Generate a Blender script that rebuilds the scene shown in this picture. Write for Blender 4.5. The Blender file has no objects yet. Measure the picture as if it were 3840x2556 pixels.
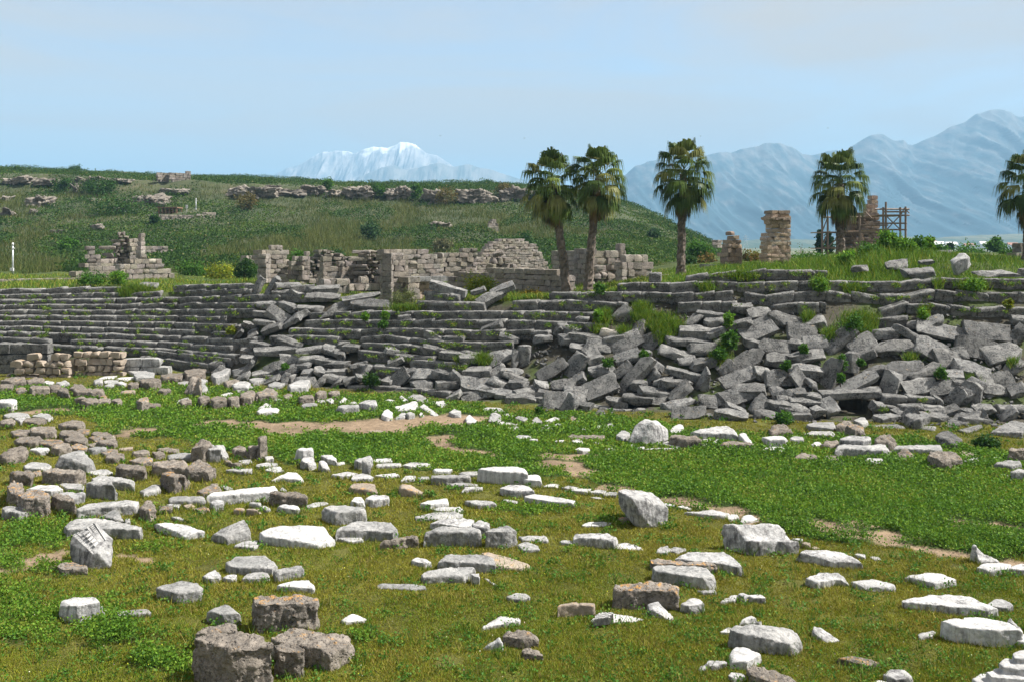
import bpy, bmesh, math, random
import numpy as np
from mathutils import Vector, Matrix, Euler

# ------------------------------------------------------------------ camera, world, sun
C = bpy.context.scene
F, HC, YH = 3500.0, 8.0, 925.0            # focal length in photo pixels, eye height, horizon row
cam_d = bpy.data.cameras.new('camera'); cam = bpy.data.objects.new('camera', cam_d)
C.collection.objects.link(cam); C.camera = cam
cam.location = (0, 0, HC); cam.rotation_euler = (math.radians(90), 0, 0)
cam_d.sensor_width = 36; cam_d.lens = F / 3840 * 36
cam_d.shift_y = -(1278 - YH) / 3840
cam_d.clip_start = 0.1; cam_d.clip_end = 90000

SUN_EL, SUN_AZ = 50.0, 88.0               # azimuth clockwise from the view direction
world = bpy.data.worlds.new('World'); C.world = world; world.use_nodes = True
def build_world():
    nt = world.node_tree; nt.nodes.clear(); N = nt.nodes.new; L = nt.links.new
    out = N('ShaderNodeOutputWorld'); bg = N('ShaderNodeBackground'); bg.inputs['Strength'].default_value = 0.09
    sky = N('ShaderNodeTexSky'); sky.sky_type = 'NISHITA'; sky.sun_disc = False
    sky.sun_elevation = math.radians(SUN_EL); sky.sun_rotation = math.radians(SUN_AZ)
    sky.air_density = 1.0; sky.dust_density = 1.2; sky.ozone_density = 1.5
    tc = N('ShaderNodeTexCoord'); mp = N('ShaderNodeMapping'); mp.inputs['Scale'].default_value = (1.6, 2.6, 11.0)
    mp.inputs['Rotation'].default_value = (0.0, 0.25, 0.1)
    nz = N('ShaderNodeTexNoise'); nz.inputs['Scale'].default_value = 1.1; nz.inputs['Detail'].default_value = 6; nz.inputs['Roughness'].default_value = 0.55
    nz.inputs['Distortion'].default_value = 0.6
    rp = N('ShaderNodeValToRGB'); rp.color_ramp.elements[0].position = 0.30; rp.color_ramp.elements[1].position = 0.58
    rp.color_ramp.elements[0].color = (0.30, 0.30, 0.30, 1); rp.color_ramp.elements[1].color = (1, 1, 1, 1)
    mx = N('ShaderNodeMixRGB'); mx.inputs['Color2'].default_value = (3.75, 3.25, 2.8, 1)
    L(tc.outputs['Generated'], mp.inputs['Vector']); L(mp.outputs[0], nz.inputs['Vector']); L(nz.outputs['Fac'], rp.inputs['Fac'])
    L(rp.outputs['Color'], mx.inputs['Fac']); L(sky.outputs[0], mx.inputs['Color1']); L(mx.outputs[0], bg.inputs['Color']); L(bg.outputs[0], out.inputs[0])
build_world()
sl = bpy.data.lights.new('sun', 'SUN'); sl.energy = 5.0; sl.angle = math.radians(0.53); sl.color = (1.0, 0.955, 0.89)
sun = bpy.data.objects.new('sun', sl); C.collection.objects.link(sun)
_e, _a = math.radians(SUN_EL), math.radians(SUN_AZ)
SDIR = Vector((math.cos(_e) * math.sin(_a), math.cos(_e) * math.cos(_a), math.sin(_e)))
sun.rotation_euler = SDIR.to_track_quat('Z', 'Y').to_euler(); sun.location = (30, 0, 60)
C.view_settings.view_transform = 'Standard'; C.view_settings.look = 'None'; C.view_settings.gamma = 1
C.view_settings.use_curve_mapping = False; C.view_settings.exposure = 1.2
C.render.engine = 'CYCLES'; C.cycles.use_denoising = True; C.cycles.denoiser = 'OPENIMAGEDENOISE'
C.cycles.max_bounces = 6; C.cycles.diffuse_bounces = 3; C.cycles.glossy_bounces = 2; C.cycles.volume_bounces = 0
C.cycles.use_adaptive_sampling = True; C.cycles.adaptive_threshold = 0.015

# ------------------------------------------------------------------ projection helpers
CR = {'A': (0, 1900, .4183), 'B': (960, 1900, .4183), 'C': (1920, 1900, .4183), 'D': (2880, 1900, .4183),
      'E': (0, 1400, .40816), 'F': (960, 1400, .40816), 'G': (1920, 1400, .40816), 'H': (2880, 1400, .40816),
      'I': (0, 850, .4145), 'J': (960, 850, .4145), 'K': (1920, 850, .4145), 'L': (2880, 850, .4145), 'S': (0, 0, 1.0)}
def px(c, x, y): o = CR[c]; return o[0] + x * o[2], o[1] + y * o[2]
def gp(x, y, z=0.0):
    d = F * (HC - z) / (y - YH); return Vector(((x - 1920) * d / F, d, z))
def at(x, y, d): return Vector(((x - 1920) * d / F, d, HC - (y - YH) * d / F))
def ip(x, t): return float(np.interp(x, [a for a, b in t], [b for a, b in t]))
YF = [(-1200, 1392), (0, 1392), (650, 1392), (1000, 1440), (1300, 1460), (1700, 1497), (2300, 1540), (3000, 1575), (3840, 1590), (5040, 1600)]
YT = [(-1200, 1090), (0, 1085), (650, 1070), (1000, 1095), (1500, 1095), (1900, 1095), (2300, 1062), (2600, 1030), (2900, 1010), (3300, 1030), (3840, 1045), (5040, 1050)]
TT = [(-1200, 8), (900, 8), (2000, 8.5), (3000, 10), (5040, 10)]
YP = [(-1200, 1062), (650, 1062), (1000, 1085), (1400, 1140), (2100, 1110), (2400, 1060), (2700, 1010), (2900, 1003), (3100, 990), (3300, 966), (3500, 962), (3840, 985), (5040, 990)]
def dfoot(x): return F * HC / (ip(x, YF) - YH)
def dtop(x): return dfoot(x) + ip(x, TT)
def bankD(x, y):
    yf, yt = ip(x, YF), ip(x, YT)
    if y > yf: return F * HC / (y - YH)
    s = (yf - y) / (yf - yt)
    return dfoot(x) + ip(x, TT) * s
def bank(x, y, off=0.0): return at(x, y, bankD(x, y) + off)
def smooth(a, b, t):
    t = min(1, max(0, (t - a) / (b - a))); return t * t * (3 - 2 * t)
def ground_z(x, d):
    """height of the land along image column x at depth d"""
    df, dt = dfoot(x), dtop(x)
    alc = 3.6 * math.exp(-((x - 3186) / 80.0) ** 4)          # hollow under the vault
    if d < df + alc: return 0.0
    if 1405 < x < 1600 and d > df + 4:                        # the missing rows before the wall pier
        k = smooth(1405, 1430, x) * (1 - smooth(1578, 1600, x))
        if k > 0 and d < dt + 9: return min(_ground(x, d, df, dt), _ground(x, d, df, dt) * (1 - k) + at(x, 1176, d).z * k)
    return _ground(x, d, df, dt)
def _ground(x, d, df, dt):
    if d < dt:
        s = (d - df) / (dt - df); y = ip(x, YF) + (ip(x, YT) - ip(x, YF)) * s
        z = HC - (y - YH) * d / F
        return max(0.0, z - 0.72 * smooth(0, .12, s))
    zt = HC - (ip(x, YT) - YH) * dt / F - 0.62
    dp = dt + 12; zp = HC - (ip(x, YP) - YH) * dp / F
    if d < dp: return zt + (zp - zt) * smooth(dt, dp, d)
    return zp + (4.6 - zp) * smooth(140, 240, d)

# ------------------------------------------------------------------ noise
def _h(ix, iy, iz, s):
    n = (ix * 374761393 + iy * 668265263 + iz * 2147483647 + s * 974634777) & 0xffffffff
    n = ((n ^ (n >> 13)) * 1274126177) & 0xffffffff
    return ((n ^ (n >> 16)) & 0xffff) / 32767.5 - 1.0
def vnoise(P, s=0):
    P = np.asarray(P, float); i = np.floor(P).astype(np.int64); f = P - i; u = f * f * (3 - 2 * f); r = 0
    for dx in (0, 1):
        for dy in (0, 1):
            for dz in (0, 1):
                w = (u[:, 0] if dx else 1 - u[:, 0]) * (u[:, 1] if dy else 1 - u[:, 1]) * (u[:, 2] if dz else 1 - u[:, 2])
                r = r + w * _h(i[:, 0] + dx, i[:, 1] + dy, i[:, 2] + dz, s)
    return r
def fbm(P, s=0, o=4, g=.5):
    a, t, P = 1.0, 0, np.asarray(P, float)
    for k in range(o): t = t + a * vnoise(P, s + k * 17); a *= g; P = P * 2.03 + 11.3
    return t
def fbm1(x, y, s=0, o=3): return float(fbm(np.array([[x, y, 0.5]]), s, o)[0])

# ------------------------------------------------------------------ objects
SC = C.collection.objects
def tag(o, label=None, cat=None, group=None, kind=None):
    if label: o['label'] = label
    if cat: o['category'] = cat
    if group: o['group'] = group
    if kind: o['kind'] = kind
    return o
def empty(name, loc=(0, 0, 0)):
    o = bpy.data.objects.new(name, None); o.location = loc; o.empty_display_size = .2; SC.link(o); return o
def mesh(name, V, Fc, m, parent=None, smooth=True, loc=None, col=None):
    V = np.asarray(V, float).reshape(-1, 3)
    if loc is not None: V = V - np.array(loc)
    me = bpy.data.meshes.new(name)
    if isinstance(Fc, np.ndarray):
        k = Fc.shape[1]; n = len(Fc)
        me.vertices.add(len(V)); me.vertices.foreach_set('co', V.astype(np.float32).ravel())
        me.loops.add(n * k); me.loops.foreach_set('vertex_index', Fc.astype(np.int32).ravel())
        me.polygons.add(n); me.polygons.foreach_set('loop_start', np.arange(0, n * k, k, dtype=np.int32))
        me.update(calc_edges=True)
    else:
        me.from_pydata([tuple(v) for v in V], [], Fc)
    if col is not None:
        a = me.color_attributes.new('tint', 'FLOAT_COLOR', 'POINT')
        c = np.ones((len(V), 4), np.float32); c[:, :3] = col; a.data.foreach_set('color', c.ravel())
    if smooth: me.polygons.foreach_set('use_smooth', np.ones(len(me.polygons), bool))
    me.validate(); me.materials.append(m)
    o = bpy.data.objects.new(name, me); SC.link(o)
    if loc is not None: o.location = loc
    if parent is not None: o.parent = parent
    return o
class MB:
    """collects hexahedra, tubes and loose faces for ONE mesh"""
    def __init__(s): s.v = []; s.f = []; s.c = []
    def add(s, V, Fs, c=(1, 1, 1)):
        b = len(s.v); s.v += [tuple(v) for v in V]; s.f += [tuple(i + b for i in f) for f in Fs]; s.c += [c] * len(V)
    def hexa(s, P, c=(1, 1, 1)):
        s.add(P, [(0, 3, 2, 1), (4, 5, 6, 7), (0, 1, 5, 4), (1, 2, 6, 5), (2, 3, 7, 6), (3, 0, 4, 7)], c)
    def box(s, x0, x1, y0, y1, z0, z1, c=(1, 1, 1)):
        s.hexa([(x0, y0, z0), (x1, y0, z0), (x1, y1, z0), (x0, y1, z0), (x0, y0, z1), (x1, y0, z1), (x1, y1, z1), (x0, y1, z1)], c)
    def tube(s, a, b, r, r2=None, n=6, c=(1, 1, 1)):
        a, b = Vector(a), Vector(b); r2 = r if r2 is None else r2; ax = (b - a).normalized()
        u = ax.orthogonal().normalized(); w = ax.cross(u); V = []
        for p, q in ((a, r), (b, r2)):
            for i in range(n): t = 2 * math.pi * i / n; V.append(p + (u * math.cos(t) + w * math.sin(t)) * q)
        s.add(V, [(i, (i + 1) % n, n + (i + 1) % n, n + i) for i in range(n)] + [tuple(range(n))[::-1], tuple(range(n, 2 * n))], c)
    def build(s, name, m, parent=None, loc=None, smooth=False):
        return mesh(name, s.v, s.f, m, parent, smooth, loc, np.array(s.c, np.float32))

# ------------------------------------------------------------------ materials
def mat(name):
    m = bpy.data.materials.new(name); m.use_nodes = True; nt = m.node_tree
    return m, nt, nt.nodes.new, nt.links.new, nt.nodes['Principled BSDF']
def ramp(N, stops):
    r = N('ShaderNodeValToRGB'); e = r.color_ramp.elements
    while len(e) < len(stops): e.new(0.5)
    for k, (p, c) in enumerate(stops): e[k].position = p; e[k].color = (*c, 1) if len(c) == 3 else c
    return r
def stone(name, base, alt, speck, speck_amt, lichen=None, lichen_amt=.5, pit=.5, scale=1.0, streak=0.0, bump=.5, tint=False, vary=(.78, 1.16)):
    """weathered stone: two base tones, dark crust specks, pits, optional orange lichen on faces open to the sky"""
    m, nt, N, L, b = mat(name); base, alt, speck = (tuple(x * .80 for x in c) for c in (base, alt, speck))
    tc = N('ShaderNodeTexCoord'); oi = N('ShaderNodeObjectInfo'); ad = N('ShaderNodeVectorMath'); ad.operation = 'ADD'
    ml = N('ShaderNodeVectorMath'); ml.operation = 'SCALE'; ml.inputs['Scale'].default_value = 53.0
    L(oi.outputs['Random'], ml.inputs[0]); L(tc.outputs['Object'], ad.inputs[0]); L(ml.outputs[0], ad.inputs[1])
    def noise(sc, det=5, ro=.6, v=None):
        n = N('ShaderNodeTexNoise'); n.inputs['Scale'].default_value = sc * scale; n.inputs['Detail'].default_value = det; n.inputs['Roughness'].default_value = ro
        L(v or ad.outputs[0], n.inputs['Vector']); return n
    def mix(fac, c1, c2, mode='MIX'):
        x = N('ShaderNodeMixRGB'); x.blend_type = mode
        for s, v in (('Fac', fac), ('Color1', c1), ('Color2', c2)):
            if isinstance(v, bpy.types.NodeSocket): L(v, x.inputs[s])
            elif isinstance(v, tuple): x.inputs[s].default_value = (*v, 1)
            else: x.inputs[s].default_value = v
        return x.outputs[0]
    n1 = noise(1.6, 5, .65); r1 = ramp(N, [(.38, (0, 0, 0)), (.62, (1, 1, 1))]); L(n1.outputs['Fac'], r1.inputs['Fac'])
    col = mix(r1.outputs[0], base, alt)
    n2 = noise(9, 6, .75); r2 = ramp(N, [(.50 - .12 * speck_amt, (0, 0, 0)), (.60, (speck_amt,) * 3)]); L(n2.outputs['Fac'], r2.inputs['Fac'])
    n2b = noise(2.2, 3, .6); r2b = ramp(N, [(.36, (.15, .15, .15)), (.58, (1, 1, 1))]); L(n2b.outputs['Fac'], r2b.inputs['Fac'])
    k = N('ShaderNodeMath'); k.operation = 'MULTIPLY'; L(r2.outputs[0], k.inputs[0]); L(r2b.outputs[0], k.inputs[1])
    col = mix(k.outputs[0], col, speck)
    if streak:                                                     # dark crust that runs down the sides
        mp = N('ShaderNodeMapping'); mp.inputs['Scale'].default_value = (3.2, 3.2, .35); L(ad.outputs[0], mp.inputs['Vector'])
        n3 = noise(2.6, 5, .7, mp.outputs[0]); r3 = ramp(N, [(.47, (0, 0, 0)), (.66, (streak,) * 3)]); L(n3.outputs['Fac'], r3.inputs['Fac'])
        ge = N('ShaderNodeNewGeometry'); sp = N('ShaderNodeSeparateXYZ'); L(ge.outputs['Normal'], sp.inputs[0])
        ab = N('ShaderNodeMath'); ab.operation = 'ABSOLUTE'; L(sp.outputs['Z'], ab.inputs[0])
        iv = N('ShaderNodeMapRange'); iv.inputs[1].default_value = .75; iv.inputs[2].default_value = .35; L(ab.outputs[0], iv.inputs[0])
        kk = N('ShaderNodeMath'); kk.operation = 'MULTIPLY'; L(r3.outputs[0], kk.inputs[0]); L(iv.outputs[0], kk.inputs[1])
        col = mix(kk.outputs[0], col, tuple(c * .55 for c in speck))
    if lichen:
        n4 = noise(3.2, 6, .7); r4 = ramp(N, [(.62 - .2 * lichen_amt, (0, 0, 0)), (.70 - .15 * lichen_amt, (.85,) * 3)]); L(n4.outputs['Fac'], r4.inputs['Fac'])
        ge = N('ShaderNodeNewGeometry'); sp = N('ShaderNodeSeparateXYZ'); L(ge.outputs['Normal'], sp.inputs[0])
        mr = N('ShaderNodeMapRange'); mr.inputs[1].default_value = .25; mr.inputs[2].default_value = .8; L(sp.outputs['Z'], mr.inputs[0])
        kk = N('ShaderNodeMath'); kk.operation = 'MULTIPLY'; L(r4.outputs[0], kk.inputs[0]); L(mr.outputs[0], kk.inputs[1])
        col = mix(kk.outputs[0], col, lichen)
    hv = N('ShaderNodeHueSaturation'); mr = N('ShaderNodeMapRange'); mr.inputs[3].default_value = vary[0]; mr.inputs[4].default_value = vary[1]
    L(oi.outputs['Random'], mr.inputs[0]); L(mr.outputs[0], hv.inputs['Value']); L(col, hv.inputs['Color']); col = hv.outputs[0]
    if tint:
        at_ = N('ShaderNodeAttribute'); at_.attribute_name = 'tint'; col = mix(1.0, col, at_.outputs['Color'], 'MULTIPLY')
    L(col, b.inputs['Base Color']); b.inputs['Roughness'].default_value = .9; b.inputs['Specular IOR Level'].default_value = .2
    # relief
    vo = N('ShaderNodeTexVoronoi'); vo.inputs['Scale'].default_value = 7 * scale; L(ad.outputs[0], vo.inputs['Vector'])
    rv = ramp(N, [(.0, (0, 0, 0)), (.32, (1, 1, 1))]); L(vo.outputs['Distance'], rv.inputs['Fac'])
    n5 = noise(14, 6, .7); hh = mix(pit * .6, n5.outputs['Fac'], rv.outputs[0])
    bp = N('ShaderNodeBump'); bp.inputs['Strength'].default_value = bump; bp.inputs['Distance'].default_value = .09
    L(hh, bp.inputs['Height']); L(bp.outputs[0], b.inputs['Normal'])
    return m
M = {}
M['m'] = stone('white_marble', (.70, .69, .67), (.48, .48, .47), (.13, .125, .13), .85, pit=.35, streak=.9, bump=.6)
M['w'] = stone('clean_marble', (.70, .69, .67), (.54, .535, .52), (.19, .19, .195), .65, pit=.25, streak=.55, bump=.5)
M['g'] = stone('grey_marble', (.50, .49, .47), (.33, .33, .32), (.09, .092, .095), .7, pit=.4, streak=.6, bump=.7)
M['b'] = stone('conglomerate', (.36, .315, .265), (.25, .22, .185), (.075, .068, .062), .9, lichen=(.40, .24, .10), lichen_amt=.15, pit=.9, bump=1.0, scale=1.7)
M['o'] = stone('lichened_conglomerate', (.37, .33, .285), (.25, .22, .19), (.075, .068, .062), .9, lichen=(.50, .27, .08), lichen_amt=.5, pit=.9, bump=1.0, scale=1.7)
M['t'] = stone('tan_stone', (.42, .35, .28), (.34, .29, .23), (.14, .11, .09), .5, lichen=(.55, .30, .10), lichen_amt=.3, pit=.4, bump=.5)
M['s'] = stone('seat_limestone', (.36, .352, .33), (.23, .228, .218), (.042, .043, .045), 1.0, pit=.7, bump=.9, scale=1.25)
M['f'] = stone('fallen_limestone', (.35, .345, .328), (.24, .238, .23), (.045, .047, .05), 1.0, lichen=(.42, .33, .22), lichen_amt=.05, vary=(.6, 1.15), pit=.6, bump=.8, scale=1.1)
M['p'] = stone('pale_limestone', (.66, .60, .50), (.5, .47, .42), (.15, .14, .13), .5, pit=.5, bump=.6)
M['a'] = stone('ashlar', (.47, .415, .36), (.36, .33, .295), (.12, .11, .10), .8, pit=.5, bump=.8, scale=1.0, tint=True)
M['c'] = stone('warm_ashlar', (.56, .425, .315), (.45, .37, .295), (.17, .14, .12), .7, pit=.5, bump=.8, scale=1.0, tint=True)
M['r'] = stone('cliff_rock', (.36, .315, .265), (.24, .215, .185), (.09, .085, .075), .8, pit=.4, bump=1.0, scale=.25)
def leafmat(name, rough=.6, trans=.35):
    m, nt, N, L, b = mat(name)
    a = N('ShaderNodeAttribute'); a.attribute_name = 'tint'; L(a.outputs['Color'], b.inputs['Base Color'])
    b.inputs['Roughness'].default_value = rough; b.inputs['Specular IOR Level'].default_value = .12
    tr = N('ShaderNodeBsdfTranslucent'); L(a.outputs['Color'], tr.inputs['Color'])
    mx = N('ShaderNodeMixShader'); mx.inputs[0].default_value = trans; out = nt.nodes['Material Output']
    L(b.outputs[0], mx.inputs[1]); L(tr.outputs[0], mx.inputs[2]); L(mx.outputs[0], out.inputs['Surface'])
    return m
M['leaf'] = leafmat('leaf'); M['grass'] = leafmat('grass_blade', .75, .25); M['palm'] = leafmat('palm_frond', .5, .2)
def plain(name, c, rough=.8, metal=0, tint=False):
    m, nt, N, L, b = mat(name)
    n = N('ShaderNodeTexNoise'); n.inputs['Scale'].default_value = 6; n.inputs['Detail'].default_value = 5
    tc = N('ShaderNodeTexCoord'); L(tc.outputs['Object'], n.inputs['Vector'])
    r = ramp(N, [(.3, tuple(x * .7 for x in c)), (.7, tuple(min(1, x * 1.2) for x in c))]); L(n.outputs['Fac'], r.inputs['Fac']); col = r.outputs[0]
    if tint:
        a = N('ShaderNodeAttribute'); a.attribute_name = 'tint'; x = N('ShaderNodeMixRGB'); x.blend_type = 'MULTIPLY'; x.inputs[0].default_value = 1
        L(col, x.inputs[1]); L(a.outputs['Color'], x.inputs[2]); col = x.outputs[0]
    L(col, b.inputs['Base Color']); b.inputs['Roughness'].default_value = rough; b.inputs['Metallic'].default_value = metal
    return m
M['bark'] = plain('palm_bark', (.15, .12, .095), .9, tint=True); M['wood'] = plain('trunk_wood', (.12, .09, .065), .9)
M['rust'] = plain('scaffold_tube', (.19, .14, .105), .6, .2); M['plank'] = plain('scaffold_plank', (.36, .27, .18), .85)
M['steel'] = plain('galvanised_post', (.50, .53, .55), .45, .4); M['white'] = plain('white_paint', (.72, .72, .72), .6)
M['brown'] = plain('stained_timber', (.20, .12, .07), .8); M['roof'] = plain('tile_roof', (.36, .17, .10), .85); M['dark'] = plain('dark_soil', (.05, .045, .035), .95)
# ------------------------------------------------------------------ land, hill, mountains
def seg_dist(P, a, b):
    a = np.array(a[:2]); b = np.array(b[:2]); ab = b - a; t = np.clip(((P - a) @ ab) / (ab @ ab), 0, 1)
    return np.linalg.norm(P - (a + t[:, None] * ab), axis=1)
EARTH = [([(760, 1585), (1000, 1590), (1160, 1600)], .75), ([(960, 1603), (1100, 1625)], .6), ([(1300, 1600), (1450, 1590), (1600, 1575), (1720, 1570)], 1.35),
         ([(1380, 1620), (1500, 1600)], .8), ([(1640, 1640), (1700, 1680), (1830, 1705)], .5), ([(440, 1630), (560, 1610)], .7), ([(80, 1545), (330, 1540)], .45),
         ([(2000, 1745), (2100, 1740), (2200, 1765)], .5), ([(2230, 1820), (2330, 1830)], .4), ([(2480, 1875), (2620, 1888), (2800, 1935)], .42),
         ([(2900, 1950), (3100, 1975), (3260, 2000), (3420, 2040), (3640, 2082), (3880, 2125)], .34), ([(3200, 1955), (3320, 1970)], .35), ([(3620, 1965), (3740, 1960), (3840, 1990)], .45),
         ([(2060, 1712), (2240, 1704)], .35), ([(0, 2140), (200, 2120), (240, 2080)], .2), ([(420, 2075), (520, 2090)], .2), ([(1700, 1600), (1780, 1590)], .7)]
def earth_mask(P):
    """P: n x 2 ground points; 1 on trodden soil"""
    Q = P + .5 * np.stack([fbm(np.c_[P * 1.3, 0 * P[:, 0]], 5, 3), fbm(np.c_[P * 1.3, 0 * P[:, 0]], 9, 3)], 1)
    m = np.zeros(len(P))
    for pts, r in EARTH:
        W = [gp(*p) for p in pts]
        for a, b in zip(W[:-1], W[1:]): m = np.maximum(m, np.clip((r * 1.25 - seg_dist(Q, a, b)) / (r * .5), 0, 1))
    return m
LUSH = [(-300, 1450), (900, 1455), (1500, 1490), (1900, 1540), (3000, 1640), (4100, 1720), (4100, 2130), (3840, 2105), (3200, 2015), (2700, 1905), (2300, 1835), (1900, 1772), (1300, 1742), (900, 1705), (640, 1650), (300, 1570), (-300, 1530)]
LUSHP = [(130, 2010, 200, 60), (60, 2110, 120, 50), (150, 2130, 120, 35), (240, 2300, 260, 60), (430, 2390, 220, 45), (600, 2490, 160, 40), (40, 2230, 130, 60), (60, 2380, 150, 60), (580, 2060, 90, 25), (1380, 2390, 60, 18), (1880, 2330, 60, 20), (2120, 2070, 50, 14), (2000, 1905, 160, 25), (2280, 1960, 120, 20)]
def lush_mask(X, Y):
    """image-plan position of a ground point -> 1 in the broad-leaved weeds"""
    G = np.array([gp(x, y)[:2] for x, y in LUSH]); d = F * HC / (Y - YH); P = np.stack([(X - 1920) * d / F, d], 1)
    P = P + .9 * np.stack([fbm(np.c_[P * .5, 0 * d], 21, 3), fbm(np.c_[P * .5, 0 * d], 33, 3)], 1)
    ins = np.zeros(len(P), bool); j = len(G) - 1
    for i in range(len(G)):
        c = ((G[i, 1] > P[:, 1]) != (G[j, 1] > P[:, 1])) & (P[:, 0] < (G[j, 0] - G[i, 0]) * (P[:, 1] - G[i, 1]) / (G[j, 1] - G[i, 1] + 1e-9) + G[i, 0])
        ins ^= c; j = i
    m = ins.astype(float)
    for x, y, a, b in LUSHP: m = np.maximum(m, np.clip(1.1 - np.hypot((X - x) / a, (Y - y) / b) + .45 * fbm(np.c_[X / 60, Y / 30, 0 * X], 3, 3), 0, 1))
    return m
def build_ground():
    m, nt, N, L, b = mat('ground_cover')
    tc = N('ShaderNodeTexCoord'); at_ = N('ShaderNodeAttribute'); at_.attribute_name = 'tint'
    n = N('ShaderNodeTexNoise'); n.inputs['Scale'].default_value = 3.5; n.inputs['Detail'].default_value = 8; n.inputs['Roughness'].default_value = .7
    L(tc.outputs['Object'], n.inputs['Vector']); r = ramp(N, [(.3, (.55, .55, .55)), (.72, (1.35, 1.35, 1.35))]); L(n.outputs['Fac'], r.inputs['Fac'])
    x = N('ShaderNodeMixRGB'); x.blend_type = 'MULTIPLY'; x.inputs[0].default_value = 1; L(at_.outputs['Color'], x.inputs[1]); L(r.outputs[0], x.inputs[2])
    L(x.outputs[0], b.inputs['Base Color']); b.inputs['Roughness'].default_value = .95; b.inputs['Specular IOR Level'].default_value = .1
    n2 = N('ShaderNodeTexNoise'); n2.inputs['Scale'].default_value = 18; n2.inputs['Detail'].default_value = 6; L(tc.outputs['Object'], n2.inputs['Vector'])
    bp = N('ShaderNodeBump'); bp.inputs['Strength'].default_value = .8; bp.inputs['Distance'].default_value = .08; L(n2.outputs['Fac'], bp.inputs['Height']); L(bp.outputs[0], b.inputs['Normal'])
    xs = np.concatenate([np.arange(-1400, 0, 60), np.arange(0, 3840, 10), np.arange(3840, 5241, 60)])
    ds = np.concatenate([np.linspace(3, 15, 12), np.linspace(15.4, 38, 110), np.linspace(38.2, 72, 130), np.geomspace(72.5, 260, 40)])
    V = []; 
    for d in ds:
        for x_ in xs: V.append(((x_ - 1920) * d / F, d, ground_z(x_, d)))
    V = np.array(V); nx = len(xs); X = np.tile(xs, len(ds)); D = np.repeat(ds, nx)
    DF = np.array([dfoot(x_) for x_ in xs]); DT = np.array([dtop(x_) for x_ in xs]); DFt = np.tile(DF, len(ds)); DTt = np.tile(DT, len(ds))
    zn = fbm(np.c_[V[:, :2] * .35, 0 * D], 2, 4)
    flr = D < DFt; bk = (~flr) & (D < DTt)
    V[:, 2] += np.where(flr, zn * .05, np.where(bk, zn * .16, zn * .12))
    Yim = np.clip(YH + F * HC / D, 930, 4000)
    e = np.where(flr, earth_mask(V[:, :2]), 0); l = np.where(flr, lush_mask(X.astype(float), Yim), 0)
    v2 = fbm(np.c_[V[:, :2] * .8, 0 * D], 7, 4)[:, None]
    ol = np.array([.12, .12, .03]) * .8 * (1 + .25 * v2); lu = np.array([.055, .095, .022]) * .8 * (1 + .3 * v2)
    ea = np.array([.29, .215, .145]) * .8 * (1 + .18 * v2); ba = np.array([.085, .078, .060]) * (1 + .45 * v2); gm = np.clip(1.6 * v2 + .2, 0, 1) * .8; ba = ba * (1 - gm) + np.array([.06, .09, .022]) * gm; pl = np.array([.075, .10, .03]) * .8 * (1 + .3 * v2)
    col = ol * (1 - l[:, None]) + lu * l[:, None]; col = col * (1 - e[:, None]) + ea * e[:, None]
    col = np.where(bk[:, None], ba, np.where(flr[:, None], col, pl))
    i = np.arange(len(ds) - 1)[:, None] * nx + np.arange(nx - 1)[None]; i = i.ravel()
    o = mesh('ground', V, np.stack([i, i + 1, i + nx + 1, i + nx], 1), m, col=col); tag(o, kind='structure')
build_ground()

# plain that runs on to the foot of the mountains
def build_plain():
    m, nt, N, L, b = mat('far_plain'); tc = N('ShaderNodeTexCoord'); n = N('ShaderNodeTexNoise'); n.inputs['Scale'].default_value = .004; n.inputs['Detail'].default_value = 8
    mp = N('ShaderNodeMapping'); mp.inputs['Scale'].default_value = (1, .25, 1); L(tc.outputs['Object'], mp.inputs[0]); L(mp.outputs[0], n.inputs['Vector'])
    r = ramp(N, [(.35, (.05, .075, .03)), (.55, (.10, .11, .05)), (.72, (.22, .19, .13))]); L(n.outputs['Fac'], r.inputs['Fac']); L(r.outputs[0], b.inputs['Base Color']); b.inputs['Roughness'].default_value = 1
    V = []; ds = np.concatenate([[-400, 3, 130], np.geomspace(210, 14000, 30)])
    xs = np.linspace(-9000, 9000, 60)
    for d in ds:
        for x in xs: V.append((x, d, 3.4 if d > 150 else -.6))
    nx = len(xs); i = (np.arange(len(ds) - 1)[:, None] * nx + np.arange(nx - 1)[None]).ravel()
    tag(mesh('plain', V, np.stack([i, i + 1, i + nx + 1, i + nx], 1), m), kind='structure')
build_plain()

# hill (acropolis) on the left
YC = [(-1200, 600), (0, 630), (300, 640), (600, 655), (1000, 670), (1400, 687), (1980, 694), (2100, 702), (2200, 722), (2330, 752), (2450, 800), (2600, 880), (2700, 940), (2780, 1000), (2860, 1040)]
HS = [(112, 0), (130, .07), (232, .78), (242, .94), (400, 1.0)]
def hill_pt(x, d, rough=True):
    yb = 1036.0; yc = ip(x, YC); k = min(1.0, max(.12, (2860 - x) / 900.0))
    d0 = 112; dd = 112 + (d - 112) * (0.35 + .65 * k)               # the nose lies nearer
    s = ip(d, HS) if x < 1950 else (ip(d, HS) * (2400 - x) / 450 + ip(d, [(112, 0), (260, .8), (400, 1)]) * (x - 1950) / 450 if x < 2400 else ip(d, [(112, 0), (260, .8), (400, 1)]))
    y = yb + (yc - yb) * s
    return at(x, y, dd)
def hill_depth(x, y):
    lo, hi = 112.0, 400.0
    for k in range(30):
        m = (lo + hi) / 2; p = hill_pt(x, m); yy = YH + F * (HC - p.z) / p.y
        if yy > y: lo = m
        else: hi = m
    return hill_pt(x, lo)
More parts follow.
